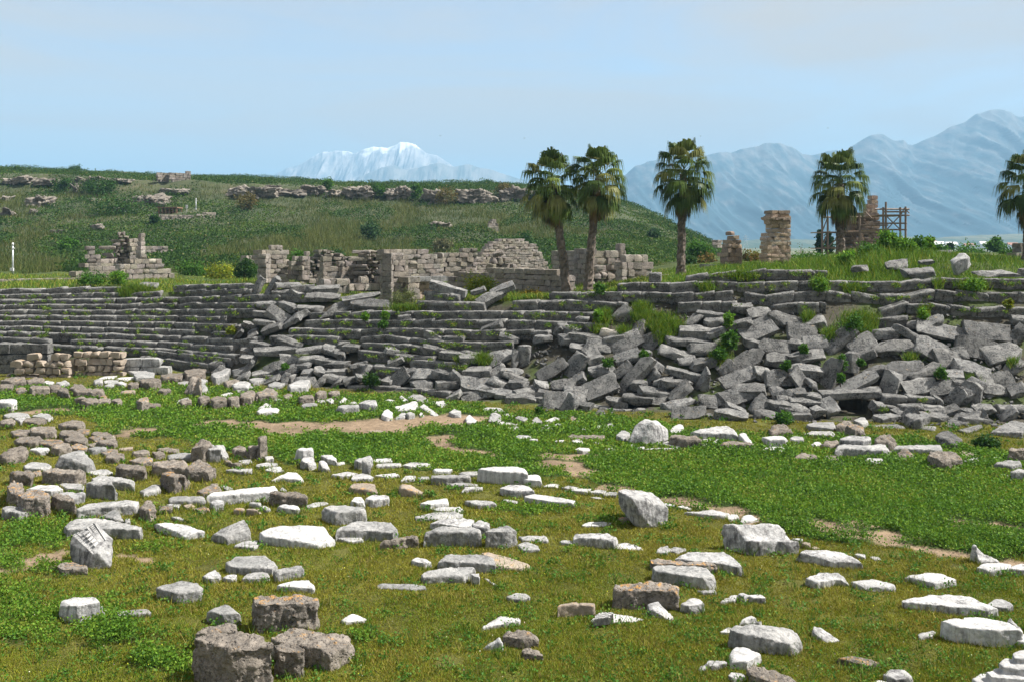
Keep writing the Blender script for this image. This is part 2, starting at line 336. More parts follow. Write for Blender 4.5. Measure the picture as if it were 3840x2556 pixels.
def build_hill():
    m, nt, N, L, b = mat('hill_soil'); tc = N('ShaderNodeTexCoord'); n = N('ShaderNodeTexNoise'); n.inputs['Scale'].default_value = .12; n.inputs['Detail'].default_value = 9; n.inputs['Roughness'].default_value = .7
    L(tc.outputs['Object'], n.inputs['Vector']); r = ramp(N, [(.35, (.030, .046, .015)), (.55, (.055, .064, .025)), (.7, (.10, .09, .05))]); L(n.outputs['Fac'], r.inputs['Fac']); L(r.outputs[0], b.inputs['Base Color']); b.inputs['Roughness'].default_value = 1
    xs = np.arange(-1400, 2870, 24); ds = np.concatenate([np.linspace(112, 228, 30), np.linspace(231, 244, 12), np.linspace(250, 400, 24)]); V = []
    for d in ds:
        for x in xs: V.append(hill_pt(x, d))
    for x in xs: p = hill_pt(x, 400); V.append((p.x * 1.8, p.y * 1.8, 2))
    V = np.array(V); nx = len(xs); nr = len(ds) + 1
    V[:len(ds) * nx, 2] += .45 * fbm(V[:len(ds) * nx] * np.array([.12, .12, 0]), 3, 4) * np.clip((V[:len(ds) * nx, 2] - 4) / 4, 0, 1)
    i = (np.arange(nr - 1)[:, None] * nx + np.arange(nx - 1)[None]).ravel()
    tag(mesh('hill', V, np.stack([i, i + 1, i + nx + 1, i + nx], 1), m), kind='structure')
build_hill()

# mountains
def mountain(name, sky, d, yfoot, depth, snow, seed, amp, c1, c2, band=(0, 1)):
    m, nt, N, L, b = mat(name + '_rock'); ge = N('ShaderNodeNewGeometry'); tc = N('ShaderNodeTexCoord')
    mp = N('ShaderNodeMapping'); mp.inputs['Scale'].default_value = (1, .2, .4); L(tc.outputs['Object'], mp.inputs[0])
    n = N('ShaderNodeTexNoise'); n.inputs['Scale'].default_value = 110.0 / d; n.inputs['Detail'].default_value = 12; n.inputs['Roughness'].default_value = .72; L(mp.outputs[0], n.inputs['Vector'])
    r = ramp(N, [(.42, c1), (.52, tuple(.5 * (p + q) for p, q in zip(c1, c2))), (.62, c2)])
    sp = N('ShaderNodeSeparateXYZ'); L(tc.outputs['Object'], sp.inputs[0])
    top = HC + (YH - min(y for x, y in sky)) * d / F
    hz = N('ShaderNodeMapRange'); hz.inputs[1].default_value = top * .15; hz.inputs[2].default_value = top * .95; hz.inputs[3].default_value = -.12; hz.inputs[4].default_value = .09; L(sp.outputs['Z'], hz.inputs[0])
    ad = N('ShaderNodeMath'); ad.operation = 'ADD'; L(n.outputs['Fac'], ad.inputs[0]); L(hz.outputs[0], ad.inputs[1]); L(ad.outputs[0], r.inputs['Fac']); col = r.outputs[0]
    if snow:
        mr = N('ShaderNodeMapRange'); mr.inputs[1].default_value = top * snow; mr.inputs[2].default_value = top * 1.0; mr.inputs[3].default_value = -.42; mr.inputs[4].default_value = .15; L(sp.outputs['Z'], mr.inputs[0])
        mp2 = N('ShaderNodeMapping'); mp2.inputs['Scale'].default_value = (1, .22, .4); L(tc.outputs['Object'], mp2.inputs[0])
        n2 = N('ShaderNodeTexNoise'); n2.inputs['Scale'].default_value = 70.0 / d; n2.inputs['Detail'].default_value = 10; n2.inputs['Roughness'].default_value = .75; L(mp2.outputs[0], n2.inputs['Vector'])
        a2 = N('ShaderNodeMath'); a2.operation = 'ADD'; L(n2.outputs['Fac'], a2.inputs[0]); L(mr.outputs[0], a2.inputs[1])
        r2 = ramp(N, [(.50, (0, 0, 0)), (.60, (1, 1, 1))]); L(a2.outputs[0], r2.inputs['Fac'])
        x = N('ShaderNodeMixRGB'); L(r2.outputs[0], x.inputs[0]); L(col, x.inputs[1]); x.inputs[2].default_value = (.80, .80, .82, 1); col = x.outputs[0]
    L(col, b.inputs['Base Color']); b.inputs['Roughness'].default_value = 1; b.inputs['Specular IOR Level'].default_value = 0
    x0, x1 = sky[0][0], sky[-1][0]; xs = np.linspace(x0, x1, 420); ts = np.linspace(0, 1, 90); V = []
    ysk = np.array([ip(x, sky) for x in xs]); jag = fbm(np.c_[xs / 36.0, 0 * xs, 0 * xs], seed, 5) * amp
    yr = ysk + jag
    for t in ts:                                                     # t: 0 foot .. 1 ridge
        for k, x in enumerate(xs):
            dd = d - depth * (1 - t); V.append(at(x, yfoot + (yr[k] - yfoot) * t ** 1.15, dd))
    for k, x in enumerate(xs): p = V[(len(ts) - 1) * len(xs) + k]; V.append((p[0] * 1.12, p[1] * 1.12, 0))
    V = np.array([tuple(v) for v in V]); n0 = len(ts) * len(xs); S = 900.0 * d / 6000
    T = np.repeat(ts, len(xs)); w = np.sin(np.pi * np.clip(T, 0, 1)) ** .7
    P = V[:n0] / S; rid = 0; a = 1.0; Q = P * np.array([5.0, .3, .5])
    for o in range(6): rid = rid + a * (1 - 2 * np.abs(vnoise(Q, seed + o))); a *= .55; Q = Q * 2.1
    V[:n0, 1] -= rid * w * depth * .05; V[:n0, 0] += 0
    nx = len(xs); i = (np.arange(len(ts))[:, None] * nx + np.arange(nx - 1)[None]).ravel()
    o = mesh(name, V, np.stack([i, i + 1, i + nx + 1, i + nx], 1), m); tag(o, kind='structure'); return o
mountain('snowy_mountain', [(960, 700), (1040, 650), (1075, 630), (1115, 622), (1160, 598), (1210, 568), (1250, 570), (1300, 566), (1330, 575), (1370, 560), (1400, 552), (1450, 560), (1485, 548), (1500, 536), (1530, 537), (1560, 545), (1600, 575), (1640, 585), (1690, 620), (1800, 690), (1900, 720)], 8600, 930, 2200, .58, 11, 4, (.13, .14, .15), (.36, .34, .33))
mountain('wooded_ridge', [(1250, 760), (1350, 660), (1430, 630), (1480, 622), (1530, 640), (1580, 625), (1640, 612), (1700, 625), (1745, 617), (1800, 630), (1850, 640), (1900, 655), (1960, 675), (2100, 730), (2300, 800)], 7400, 930, 1500, 0, 23, 3, (.045, .07, .06), (.22, .21, .19))
mountain('mountain_range', [(2230, 720), (2345, 655), (2380, 625), (2440, 606), (2520, 600), (2600, 590), (2700, 572), (2760, 570), (2800, 555), (2860, 541), (2930, 540), (2970, 552), (3010, 580), (3045, 585), (3085, 575), (3140, 563), (3160, 572), (3200, 545), (3260, 512), (3310, 500), (3345, 520), (3365, 530), (3390, 527), (3405, 540), (3440, 540), (3500, 515), (3560, 480), (3620, 460), (3660, 428), (3710, 413), (3770, 416), (3820, 435), (3900, 440), (4100, 500), (4300, 620)], 5600, 935, 2200, 0, 41, 4, (.04, .07, .085), (.17, .17, .168))
mountain('foothill', [(2300, 935), (2500, 900), (2700, 905), (2950, 895), (3100, 905), (3300, 885), (3500, 893), (3700, 880), (3900, 875), (4200, 885), (4500, 930)], 3000, 938, 500, 0, 57, 2, (.06, .085, .05), (.16, .155, .10))
# air
def build_haze():
    m = bpy.data.materials.new('haze_air'); m.use_nodes = True; nt = m.node_tree; nt.nodes.clear()
    o_ = nt.nodes.new('ShaderNodeOutputMaterial'); v = nt.nodes.new('ShaderNodeVolumePrincipled'); nt.links.new(v.outputs[0], o_.inputs['Volume'])
    v.inputs['Color'].default_value = (.36, .68, 1.0, 1); v.inputs['Density'].default_value = HAZE; v.inputs['Anisotropy'].default_value = .0
    b = MB(); b.box(-12000, 12000, -900, 16500, -1.6, 1000); o = b.build('haze', m); tag(o, kind='stuff')
HAZE = 1.6e-4
build_haze()
# ------------------------------------------------------------------ loose stones on the stadium floor
# one stone per line: view, stone kind, pieces "drop: outline of the upper face (x,y[,height factor])", short name, label
STONES = '''
A g 85: 578,165 640,97 850,92 1075,130 1275,175 1255,200 1000,190 600,200 | long slab behind the carved block | long rounded grey marble slab lying behind the tilted carved cornice block
A o 60: 500,525 540,500 690,492 775,520 780,545 560,560 | lichened stone by the carved block | low tan stone with orange lichen at the foot of the tilted carved cornice block
A m 60: 1380,138 1500,133 1690,165 1840,215 1660,240 1500,190 | thin white plank slab | thin white marble plank slab pointing into the picture near the left edge stones
A g 75: 1890,240,.8 2190,100,1.8 2250,200,1.3 2040,260,1.0 | leaning grey wedge | leaning grey marble wedge beside the end of a thin white plank slab
A m 25: 2090,345 2180,300 2310,292 2325,335 2270,362
A m 15: 1535,85 1600,80 1672,115 1600,110
A g 85: 1400,720 1470,690 1630,660 1780,670 1815,710 1800,740 1590,770 | grey block with broken corners | pale grey marble block with broken corners, alone in the left foreground grass
A m 35: 1810,610 1930,555 1985,610 1960,640 1860,640
A m 30: 1990,630 2040,605 2125,595 2125,632 2080,642
A g 75: 2020,490 2140,432 2395,428 2490,505 2440,545 2060,530 | squared grey block with fluted corner | squared grey marble block with a small scrolled corner in the left foreground
A g 35: 2150,640 2200,600 2290,575 2400,580 2425,630 2350,640
B g 75: 155,560 410,515 428,555 170,600 | tilted grey cube | tilted grey marble cube leaning on the right side of a larger squared block
A m 150: 525,862 600,805 700,800 860,812 900,850 690,885 ; 25: 890,850 975,930 920,960 | ornamented white block | white marble corner block with a carved scroll strip, nearest the left edge
A g 30: 1030,930 1200,908 1340,910 1370,940 1200,955 1060,965 | flat grey strip | flat grey stone strip lying right of the ornamented white corner block
A g 80: 1850,920 2020,872 2100,890 2165,945 2000,960 1950,950 | grey brown block | worn grey brown block standing just above the huge pitted block
A b 330: 1738,1180 1860,1128 2150,1122 2300,1150 2430,1215 2440,1260 2090,1280 | huge pitted block | huge dark pitted conglomerate block cut by the lower picture edge
A b 150: 1760,1085 1820,1050 2100,1040 2130,1070 2130,1110 1900,1110 1765,1125
B o 210: -30,800 30,790 420,788 520,810 560,822 540,850 420,860 -10,870 | orange-topped block | dark pitted block whose upper face is covered in bright orange lichen
B b 170: 130,1160 360,1075 720,1130 860,1155 830,1200 660,1280 400,1240 180,1200 | broad pitted block | broad pale pitted block lying right of the huge pitted block
B b 210: 160,1240 290,1215 430,1260 420,1300 210,1290 | pitted block in the middle | small pale pitted block wedged between two bigger pitted blocks
B w 48: 28,205,1.1 170,168,1.2 480,148,1.3 600,158,1.2 720,312,.4 560,330,.5 300,290,.8 60,255,.9 | big tilted white slab | big bright white marble slab with a sloping pointed right end
F g 120: 605,1232 700,1208 1000,1215 1020,1245 730,1275 | grey block with a square hole | grey marble block with a small square hole in its front
B g 90: 695,240 735,190 880,115 1210,140 1270,195 1230,218 1000,208 740,205 | wide grey block | wide rough grey marble block lying right of the big bright white slab
B m 25: 725,280 800,258 910,255 970,290 850,310
B b 75: 1095,308 1335,250 1430,243 1465,280 1360,275 | tilted brown wedge | tilted dark brown stone wedge rising out of the grass
B g 130: 1500,225 1600,166 1960,178 2012,205 2015,225 1560,215 | long block with bright upper edge | long dark fronted grey block with a bright white upper face
B m 60: 1560,130 1740,95 1960,110 1930,165 1830,172 ; 95: 1930,150 2010,105 2095,145 2090,180 1960,175 | split white block | split white and grey marble block behind a long dark fronted block
B g 18: 1420,85 1560,45 1760,38 1855,60 1860,95 1640,108 1450,100 | low flat grey slab | low flat grey slab with grass growing at its middle
F m 20: 1620,1235 1700,1220 1870,1218 1915,1250 1840,1262 1660,1255
B g 150: 2052,222 2110,182 2290,158 2340,200 2220,225 | upright grey cube | upright rough grey cube with its right face in the sun
C g 30: 40,330 130,305 240,345 250,380 100,380
C g 32: 60,255 300,250 325,285 320,300 90,290 | dark veined slab | dark veined grey slab right of the upright grey cube
B m 60: 1390,475 1420,442 1510,447 1580,490 1500,500 | rounded white stump | rounded upright white marble stump with vertical veins
B g 95: 1625,470 1700,425 2080,420 2140,465 2145,500 1900,490 1640,480 | cracked grey beam | cracked grey marble beam with rounded ends
B t 25: 2015,400 2100,405 2300,460 2480,520 2380,545 2150,540 | sloping tan slab | sloping pale slab with a tan tinge behind the cracked grey beam
B g 72: 1480,590 1640,545,1.2 1970,520,1.3 1940,570 1880,612 1500,625 | dark fronted veined block | veined marble block with a dark hollow front, before the cracked grey beam
B m 80: 1915,590 2000,588 2005,620 1950,615
B m 12: 2035,630 2080,640 2185,710 2140,700
B g 30: 1075,700 1120,682 1350,680 1520,700 1530,725 1400,735 1080,715 | low split slab | low split grey slab alone in the middle foreground grass
B w 45: 175,700 330,655 470,655 530,700 520,730 350,715 | white slab by the orange-topped block | clean white slab lying just behind the orange-topped block
B w 25: 757,1010 860,950,2.2 930,970 1000,1005 940,1020 800,1030 | lone jagged white fragment | lone jagged bright white fragment in the middle foreground
B m 42: 2015,1075 2190,968 2300,985 2375,1010 2200,1040 2080,1065 | curved white fragment | curved white marble fragment with plants against it, centre foreground
B m 110: 2030,1265,.2 2185,1157,1 2210,1190,1 2230,1290,.2 | half white wedge | half white triangular wedge leaning beside a small brown pile
C b 90: -95,1120 70,1098 130,1098 245,1175 110,1178 -80,1150 | brown block of the small pile | upper brown block of the two stone pile in the centre foreground
C b 60: 80,1290 150,1255 230,1265 290,1310 280,1330 130,1312
C m 15: -30,1000 60,988 80,1010 30,1022
C g 20: -60,800 40,768 120,770 160,800 90,825 0,820
C m 25: 420,310 445,290 545,300 540,330
C m 85: 545,262 560,235 760,232 850,225 950,270 940,290 750,277 | lobed white block | dark sided white block with a lobed right end
C m 12: 850,350 1020,315 1120,340 1190,380 1060,375 930,360
C m 15: 620,158 690,130 850,128 895,140 860,165 640,168
C t 45: 945,95 960,80 1050,85 1055,105 1000,110 | small tan drum | small tan drum standing at the foot of the tall white boulder
C m 25: 1285,400 1320,355 1400,340 1410,390 1390,410 ; 18: 1400,375 1450,355 1560,360 1565,385 1480,410
C m 60: 1455,455 1590,398 1950,402 2010,470 2075,545 1860,500 1600,475 | big ridged white block | big white marble block with ridges and a broken right end
C o 60: 1232,470 1300,448 1450,475 1800,495 1840,520 1250,505 | dark bar with an orange end | dark stone bar with an orange left end between two big marble blocks
C g 105: 1240,565 1285,525 1560,520 1745,535 1850,640 1780,640 1500,600 | big chipped grey block | big chipped grey white block in front of the dark orange ended bar
C o 160: 900,720 960,668 1150,665 1430,690 1490,720 1480,745 1250,740 920,735 | brown conglomerate boulder | dark brown conglomerate boulder with orange lichen rims
C g 20: 1650,742 1820,738 1835,762 1700,765
C m 75: 1505,860 1560,830 1640,805 1720,840 1725,870 1600,885 | small white cube | small white marble cube right of the dark brown conglomerate boulder
C m 100: 1218,868,1 1310,838,1.1 1345,870,1 1470,1000,.08 1400,1005,.08 1230,900,.9 | pointed white wedge | pointed white wedge in front of the dark brown conglomerate boulder
C t 100: 400,890 430,858 590,848 586,872 430,880 ; 100: 606,850 730,848 748,870 735,882 604,874 | split tan block | split tan block with a vertical notch in its front
C w 14: 700,1020 780,940,1.8 830,935,1.8 1000,965 1100,965 1190,1000 1100,1022 750,1037 | carved flat white slab | flat white slab with a band of carved ornament
C m 10: 1160,950 1225,945 1222,970 1180,972
C m 25: 1860,845 1990,778 2030,785 2000,835 ; 50: 2020,770 2070,757 2110,790 2080,812 ; 45: 2110,787 2230,780 2275,812 2150,812 | ribbed carved fragment | knobbly white carved fragment with ribs and rings
C g 110: 1940,1085,1.3 2010,1052,1.3 2300,1045,1.2 2475,1080,1 2612,1192,.8 2500,1225,.8 2020,1120,1.2 | broad grey table block | broad grey marble block with green creeper on its right end
C m 40: 2025,1040,.5 2120,955,1 2190,990,1 2340,1060,.4
C m 15: 1860,1117 1930,1075 1980,1075 1950,1122
C w 85: 1945,1310 2005,1245 2090,1252 2235,1310 2110,1380 1960,1365 | white block of the corner pile | smooth white block on top of the pile at the lower edge
C m 50: 1740,1395 1760,1365 1915,1370 1930,1395 1770,1420 ; 30: 1665,1422 1740,1405 1750,1440 1680,1452 | grooved pair of white stones | grooved white marble piece at the lower edge, left of the pile
C b 80: 2105,1440 2170,1412 2330,1440 2560,1550 2400,1590 2130,1500 | brown stone of the corner pile | brown stone on the right of the pile at the lower edge
C m 45: 1935,1502 1970,1475 2090,1490 2110,1512 1980,1532
D m 85: 243,400 310,378 520,380 700,410 855,480 600,467 | dark sided white beam | white marble beam with a black streaked left side
D m 25: 770,420 800,412 880,430 870,452
D m 10: 915,442 990,445 1022,470 950,472
D t 25: 300,322 330,305 385,320 380,350
D t 10: 385,362 420,345 472,367 420,372
D m 20: 205,280 260,270 315,280 310,302
D m 60: 330,630 450,585 630,588 735,655 600,645 430,672 | arched white slab | white slab with an arched dark front, right foreground
D m 45: 740,667 930,637 1130,690 1150,715 895,717 | flat white slab | flat white slab touching the arched white slab
D m 45: 1215,612 1425,584 1560,592 1690,645 1500,682 | grey white pointed slab | grey white slab with a thin pointed left end
D m 135: 1815,342 1830,325 1865,332 1868,347 ; 130: 1865,345,1 1930,410,.5 2085,490,.1 1950,492,.1 1880,482,.2 | upright fluted shard | upright fluted shard with a sloping white broken side, right edge
D w 40: 1870,537 1930,495 2100,493 2180,510 2180,547 2000,562 | white drum slice | white slab lying below the upright fluted shard
D m 50: 2165,547 2190,510 2295,505 2390,540 2300,562
D m 78: 1195,820 1410,792 1480,765,1.2 1850,805 1905,850 2065,908 1975,917 1210,840 | long stepped white block | long stepped white block with a black streaked front
D m 45: 1955,877 2030,818 2100,820 2200,870 2190,900 2120,902
D w 150: 1538,1012 1900,980 2140,1022 2280,1100 2000,1100 1830,1082,.95 1700,1072,.95 1570,1027 | white block with a hollowed front | large white block with a curved hollow in its left front
D m 100: 2135,1012,.8 2170,980,1 2275,1090,.9 2200,1062,.9
D g 25: 1340,1132 1490,1100 1505,1112 1470,1157 1360,1167
D m 60: 2220,1192 2290,1130 2400,1150 2380,1222
D m 70: 395,1105,1 410,1066,1 480,1078,1 520,1095,.8 655,1190,.15 540,1215,.15 440,1150,.8 | carved white rubble piece | carved white fragment with dark relief on its sloping side
D o 45: 600,1345 740,1325 1020,1390 890,1412 | orange stained plank | low tan stone plank stained orange, right foreground
D m 60: 1030,1500 1070,1460 1200,1440 1310,1520 1150,1542
D m 20: 945,1557 1000,1548 1090,1562 1010,1580
D w 70: 1830,1535 1930,1490 2400,1560 2500,1660 1950,1640 ; 130: 1960,1480 2040,1440 2500,1480 2500,1560 2000,1520 ; 190: 2070,1400 2120,1350 2500,1400 2500,1470 2110,1430 ; 250: 2190,1310 2240,1260 2500,1300 2500,1370 2210,1340 | stepped fluted block | large white block with stepped mouldings at the lower right corner
E m 85: -60,262 20,228 150,226 158,245 120,262 | white cube at the edge | white marble cube at the left edge, on the far grass
E g 20: 30,377 110,352 260,360 285,390 230,402 60,397
E m 30: 120,402 240,390 250,412 190,442
E g 25: 290,387 370,360 460,365 490,400 440,427 400,402
E b 25: 190,432 250,405 390,395 430,430 350,452
E b 40: 0,422 110,400 145,430 120,452 0,452
E b 40: 535,457 660,422 760,428 785,470 720,482 560,472
E b 60: 275,502 380,475 500,485 520,530 420,542 290,532 | squared brown block of the heap | squared dark brown block in the middle of the left stone heap
E b 25: 95,527 180,505 275,510 270,560 130,562
E b 45: 545,542 570,515 700,518 780,560 750,582 560,562
E o 20: 700,512 760,500 825,515 820,540 760,552
E b 20: 835,547 880,530 980,530 1060,575 980,592 860,562
E b 45: 130,602 200,575 360,570 400,600 330,627 160,622
E o 30: 350,622 430,595 560,600 600,630 500,652 380,642
E b 45: 590,592 660,570 790,580 815,600 780,622 620,612
E o 30: 810,582 850,562 940,570 955,590 870,607
E b 50: 880,622 930,595 1060,588 1085,620 1050,642 930,637
E b 20: 790,647 870,635 980,645 985,670 850,667
E b 60: 0,742 80,690 200,650 262,690 230,742 60,772 | humped brown boulder | humped brown boulder beside a bright white slab, left edge
E w 35: 265,692 340,672 450,675 457,695 370,707 | bright slab in the brown heap | bright white slab lying among the brown stones of the left heap
E b 60: 465,672 520,640 640,640 660,665 540,682
E o 35: 650,657 720,640 800,665 805,690 730,692 660,682
E g 45: 810,682 880,660 980,670 975,690 850,702
E o 20: 910,712 1000,685 1080,700 1090,725 960,737
E b 45: 965,752 1030,722 1140,735 1150,760 1060,772 980,772
E t 15: 1080,682 1220,668 1220,685 1090,697
E g 85: 505,770,1 725,693,1.1 765,697,1.1 815,765,.9 912,830,.5 800,835,.6 640,780,1 | large smooth grey wedge | large smooth grey marble wedge with a dark left front, on the left heap
E g 30: 215,842 280,805 430,815 480,850 400,872 230,862
E b 95: 85,902 120,880 280,880 310,910 290,932 110,917 | brown cube by the edge | brown pitted cube near the left edge
E o 25: 295,902 370,880 390,905 340,932
E b 100: 395,887 480,868 760,880 795,905 700,917 430,902 | long pitted grey brown block | long pitted grey brown block under the large smooth wedge
E g 20: 795,902 900,875 990,878 1040,905 900,932
E b 85: 1060,852 1100,828 1310,835 1355,865 1330,882 1150,877 | undercut brown block | undercut brown block with a dark front, between left heap and middle stones
E b 40: 1210,707 1300,695 1375,700 1380,720 1230,732
E o 30: 1180,792 1260,765 1400,765 1400,800 1300,817
E b 35: 1395,717 1480,705 1525,740 1430,747
E b 15: 1440,692 1540,670 1640,690 1650,720 1530,712
E g 35: 1535,747 1650,725 1770,722 1795,755 1690,772 1550,767
E b 110: 1750,680,.8 1850,600,1.1 1930,610,1.1 1950,640 1860,662
E g 120: 1830,662 1860,640 1960,638 1980,660 2030,690 1920,692 | square grey pillar stump | square grey pillar stump standing among brown stones
E g 120: 1972,650,1 2050,630,1 2110,775,.05 2050,762,.3
E b 75: 1395,817 1480,790 1700,800 1740,840 1700,862 1420,852 | large brown block | large brown pitted block below the square grey pillar stump
E b 85: 1700,852 1840,775,1.3 1900,810 1980,870 1930,892 1740,882
E o 50: 1470,907 1560,890 1700,925 1745,975,.4 1600,947
E b 30: 2050,792 2100,780 2140,810 2225,815 2200,842
E g 25: 2070,882 2130,870 2320,868 2310,890 2250,897
E g 70: 840,962 900,935 1110,945 1240,985 1230,1002 1100,987 860,977
E g 150: 778,995,1 850,965,1 1010,980,1 1050,1015,1 1085,1110,.3 900,1020,.9 | upright grey headstone | upright smooth grey slab like a headstone, left foreground
E o 110: 60,1032 130,980 190,1000 225,1050 180,1092 90,1092 | tall lichened boulder | tall rounded boulder with orange lichen at the left edge
E m 40: 230,1052 330,1020 530,1020 580,1060 470,1077
E g 25: 540,1012 680,985 720,990 775,1030 770,1060 620,1052
E o 140: 160,1112 250,1075 380,1065 460,1110 440,1142 230,1152 | big round lichened boulder | big round grey boulder with an orange lichen cap, left
E m 80: 470,1122 560,1085 780,1085 780,1107 640,1132
E b 110: 468,1122 520,1098 640,1110 700,1167 560,1152 | plain brown cube | plain brown cube right of the big round lichened boulder
E g 35: 15,1232 100,1205 200,1210 260,1280,.5 180,1272 40,1257
E g 85: 700,1232 840,1180 1270,1155 1278,1180 1250,1202 930,1222 720,1252 | long pale pitted bar | long pale grey bar with a pitted right end
E b 80: 1280,1232 1350,1155 1400,1180 1440,1240 1380,1262 | knobbly pitted stone | knobbly honeycombed stone at the right end of the long pale bar
E g 80: 900,1312,.4 1040,1232,1 1090,1262,1 1145,1352,.3 1050,1332,.6
E m 40: 1140,1327 1195,1325 1195,1360 1150,1362
E o 30: 1440,1222 1500,1205 1580,1210 1585,1240 1460,1242
E m 12: 1520,1202 1620,1188 1660,1200 1640,1227
E t 15: 1680,1207 1760,1190 1800,1215 1710,1227
E o 12: 1770,1237 1880,1220 1930,1245 1850,1262
E g 45: 1545,1142 1580,1120 1870,1120 1890,1150 1880,1167 1560,1162 | dark rectangular bar | dark grey rectangular bar left of the long bright marble beam
E w 80: 1872,1110 1990,1078 2520,1030 2570,1055 2560,1077 1900,1122 | long bright marble beam | long bright white marble beam left of centre
E m 50: 1925,1177 1990,1155 2065,1160 2060,1190 1960,1202
E o 20: 1808,1077 1960,1005 2000,1005 2040,1070 1870,1097
E g 12: 2005,1027 2060,1015 2140,1050 2080,1062
E g 45: 1280,1077,.4 1400,1015 1480,1005 1480,1040 1450,1062 1320,1087 | grey cushion stone | grey cushion shaped stone alone on bare grass, left of the dark bar
E t 35: 2140,1242 2170,1228 2250,1232 2240,1252
E t 50: 2258,1247 2280,1232 2352,1235 2380,1252
E g 35: 2280,1182 2340,1172 2400,1180 2390,1202
E o 35: 135,137 180,120 235,125 245,150 160,157
E b 65: 275,122 300,105 440,110 455,125 290,137 | brown rectangular block | brown rectangular block below the rubble wall on the far left
E b 50: 530,152 570,120 620,135 640,180 590,172
E b 50: 680,152 750,125 850,140 840,160 700,167
E b 60: 810,162 860,130 950,135 955,160 850,167
E b 70: 680,222 720,208 780,210 790,227
E b 65: 740,242 800,215 890,220 905,245 800,252 | front brown block of the far heap | front brown block of the small heap on the far grass
E o 25: 870,192 930,175 990,210 960,232
E b 50: 890,237 940,222 1015,230 1015,247 910,252
E b 50: 1020,242 1060,222 1110,225 1115,250 1080,257
E t 25: 1098,167 1140,150 1240,150 1245,165 1150,177
E b 45: 1170,92 1200,75 1270,80 1278,95 1200,107
E b 60: 1280,62 1330,38 1470,40 1485,65 1400,82 1300,77
E b 40: 1455,152 1480,135 1565,135 1575,150 1500,162 | lone dark cube on the far grass | lone small dark cube on the far left grass
E o 90: 1260,242 1300,215 1360,210 1365,242 1300,255 | tilted hollow stone | tilted stone with a hollow face and orange edge on the far grass
E b 25: 1330,292 1390,265 1470,268 1480,295 1400,302
E g 10: 1590,252 1680,225 1730,218 1755,240 1620,272
E b 50: 1648,252 1700,225 1760,235 1765,255 1670,267
E b 160: 1690,170,.2 1760,25,1 1840,20,1 1850,90,.8 1780,180,.2
E g 80: 1745,175,.5 1830,85,1 1900,100,.9 1920,165,.3 1800,200,.1 | grey cone shaped stone | grey cone shaped stone leaning on a tall brown one, far grass
E g 10: 1615,82 1740,25,3 1745,60,2 1700,107
E b 70: 1815,217 1860,198 1925,200 1930,225 1840,237
E b 75: 1930,227 1990,203 2080,210 2090,235 1960,247 | rounded block of the far row | rounded brown block in the row of four on the far grass
E b 75: 2085,222 2110,205 2195,205 2200,225 2120,237
E b 70: 2200,212 2240,190 2310,195 2315,215 2230,222
E g 30: 2140,137 2200,110 2310,105 2340,125 2180,152
E m 15: 2020,192 2110,165 2160,180 2060,207
E b 70: 2130,690 2150,668 2240,655 2275,700 2160,700
E b 95: 2275,680 2300,650 2450,645 2448,665 2300,690
F b 180: 15,585 40,565 90,556 94,572 40,590 | upright stone with a notch | upright brown stone with a stepped notch, far side of the middle stones
E m 15: 2190,757 2260,740 2352,740 2400,765 2250,777
E m 12: 2180,797 2300,780 2320,810 2230,822
E b 60: 0,60 80,35 220,25 240,60 90,70
E b 45: 240,60 330,30 410,45 400,70 260,75
E m 25: 380,85 430,60 500,75 470,100
E g 40: 510,80 600,55 640,75 560,100
E b 40: 0,100 60,85 130,95 120,120 0,125
E b 50: 450,110 500,90 560,105 550,135 470,140
E g 45: 855,60 880,48 945,48 945,68 870,75
E m 22: 950,65 1000,55 1090,58 1075,85 960,85
E m 25: 945,110 990,90 1050,85 1048,105 980,112
E m 28: 1060,80 1110,65 1165,85 1120,100
E w 8: 890,50 960,22 1085,15 1050,45
E w 8: 1050,48 1120,32 1320,25 1300,48 1150,58
E b 35: 640,130 690,90 760,100 800,130 700,150
F b 55: 0,192 70,180 78,195 0,212
F b 45: 90,182 120,172 195,175 200,190 110,202
F g 20: 100,237 180,222 250,230 240,252
F b 30: 245,197 290,175 335,190 330,210 260,217
F b 60: 390,212 430,197 530,197 535,215 410,224 | brown pair near the bank | left brown cube of the group below the stepped bank
F b 65: 535,172 570,155 645,158 650,175 560,187
F b 45: 660,167 700,150 765,155 770,175 690,182
F g 22: 405,287 450,270 560,265 565,285 430,297
F m 15: 5,322 90,258,2.4 145,285 140,310 40,327
F w 30: 5,342 40,315 210,310 215,325 190,347 30,357 | moulded white pair | low white moulded slab of the stacked pair on the far grass
F m 15: 555,257 590,232 640,245 635,272
F m 25: 640,237 690,215 720,245 690,267
F m 12: 745,272 810,205,3 860,235 800,277
F m 15: 850,267 900,250 930,265 880,280
F g 60: 730,302 790,283 940,283 950,300 800,314 | squared grey block by the white heap | squared grey brown block left of the white marble heap
F m 70: 940,262 1000,240 1100,240 1115,275 1030,282 | pale upright piece of the white heap | pale upright drum at the left of the white marble heap
F m 12: 1160,257 1220,225 1290,250 1270,277
F w 30: 1270,302 1380,270 1480,235,1.6 1510,275 1450,332 1290,332 | big shard of the white heap | biggest ribbed shard in the white marble heap
F m 20: 1310,217 1340,190,2 1400,240 1370,262
F g 30: 1390,217 1440,185 1530,190 1585,235 1500,252
F w 40: 1500,300,1 1540,272,1 1680,372,.1 1630,382,.1
F m 15: 1600,257 1720,240 1760,280 1700,302
F w 40: 1150,372 1190,310,1.6 1260,350 1250,390 1190,397 | jagged white shard before the heap | jagged white shard standing in front of the white marble heap
F m 25: 1275,402 1330,358 1380,355 1370,392
F g 45: 1375,357 1420,345 1465,360 1400,377
F m 15: 1495,362 1520,342 1545,382 1510,385
F g 30: 1770,352 1820,320 1890,340 1890,370 1820,372
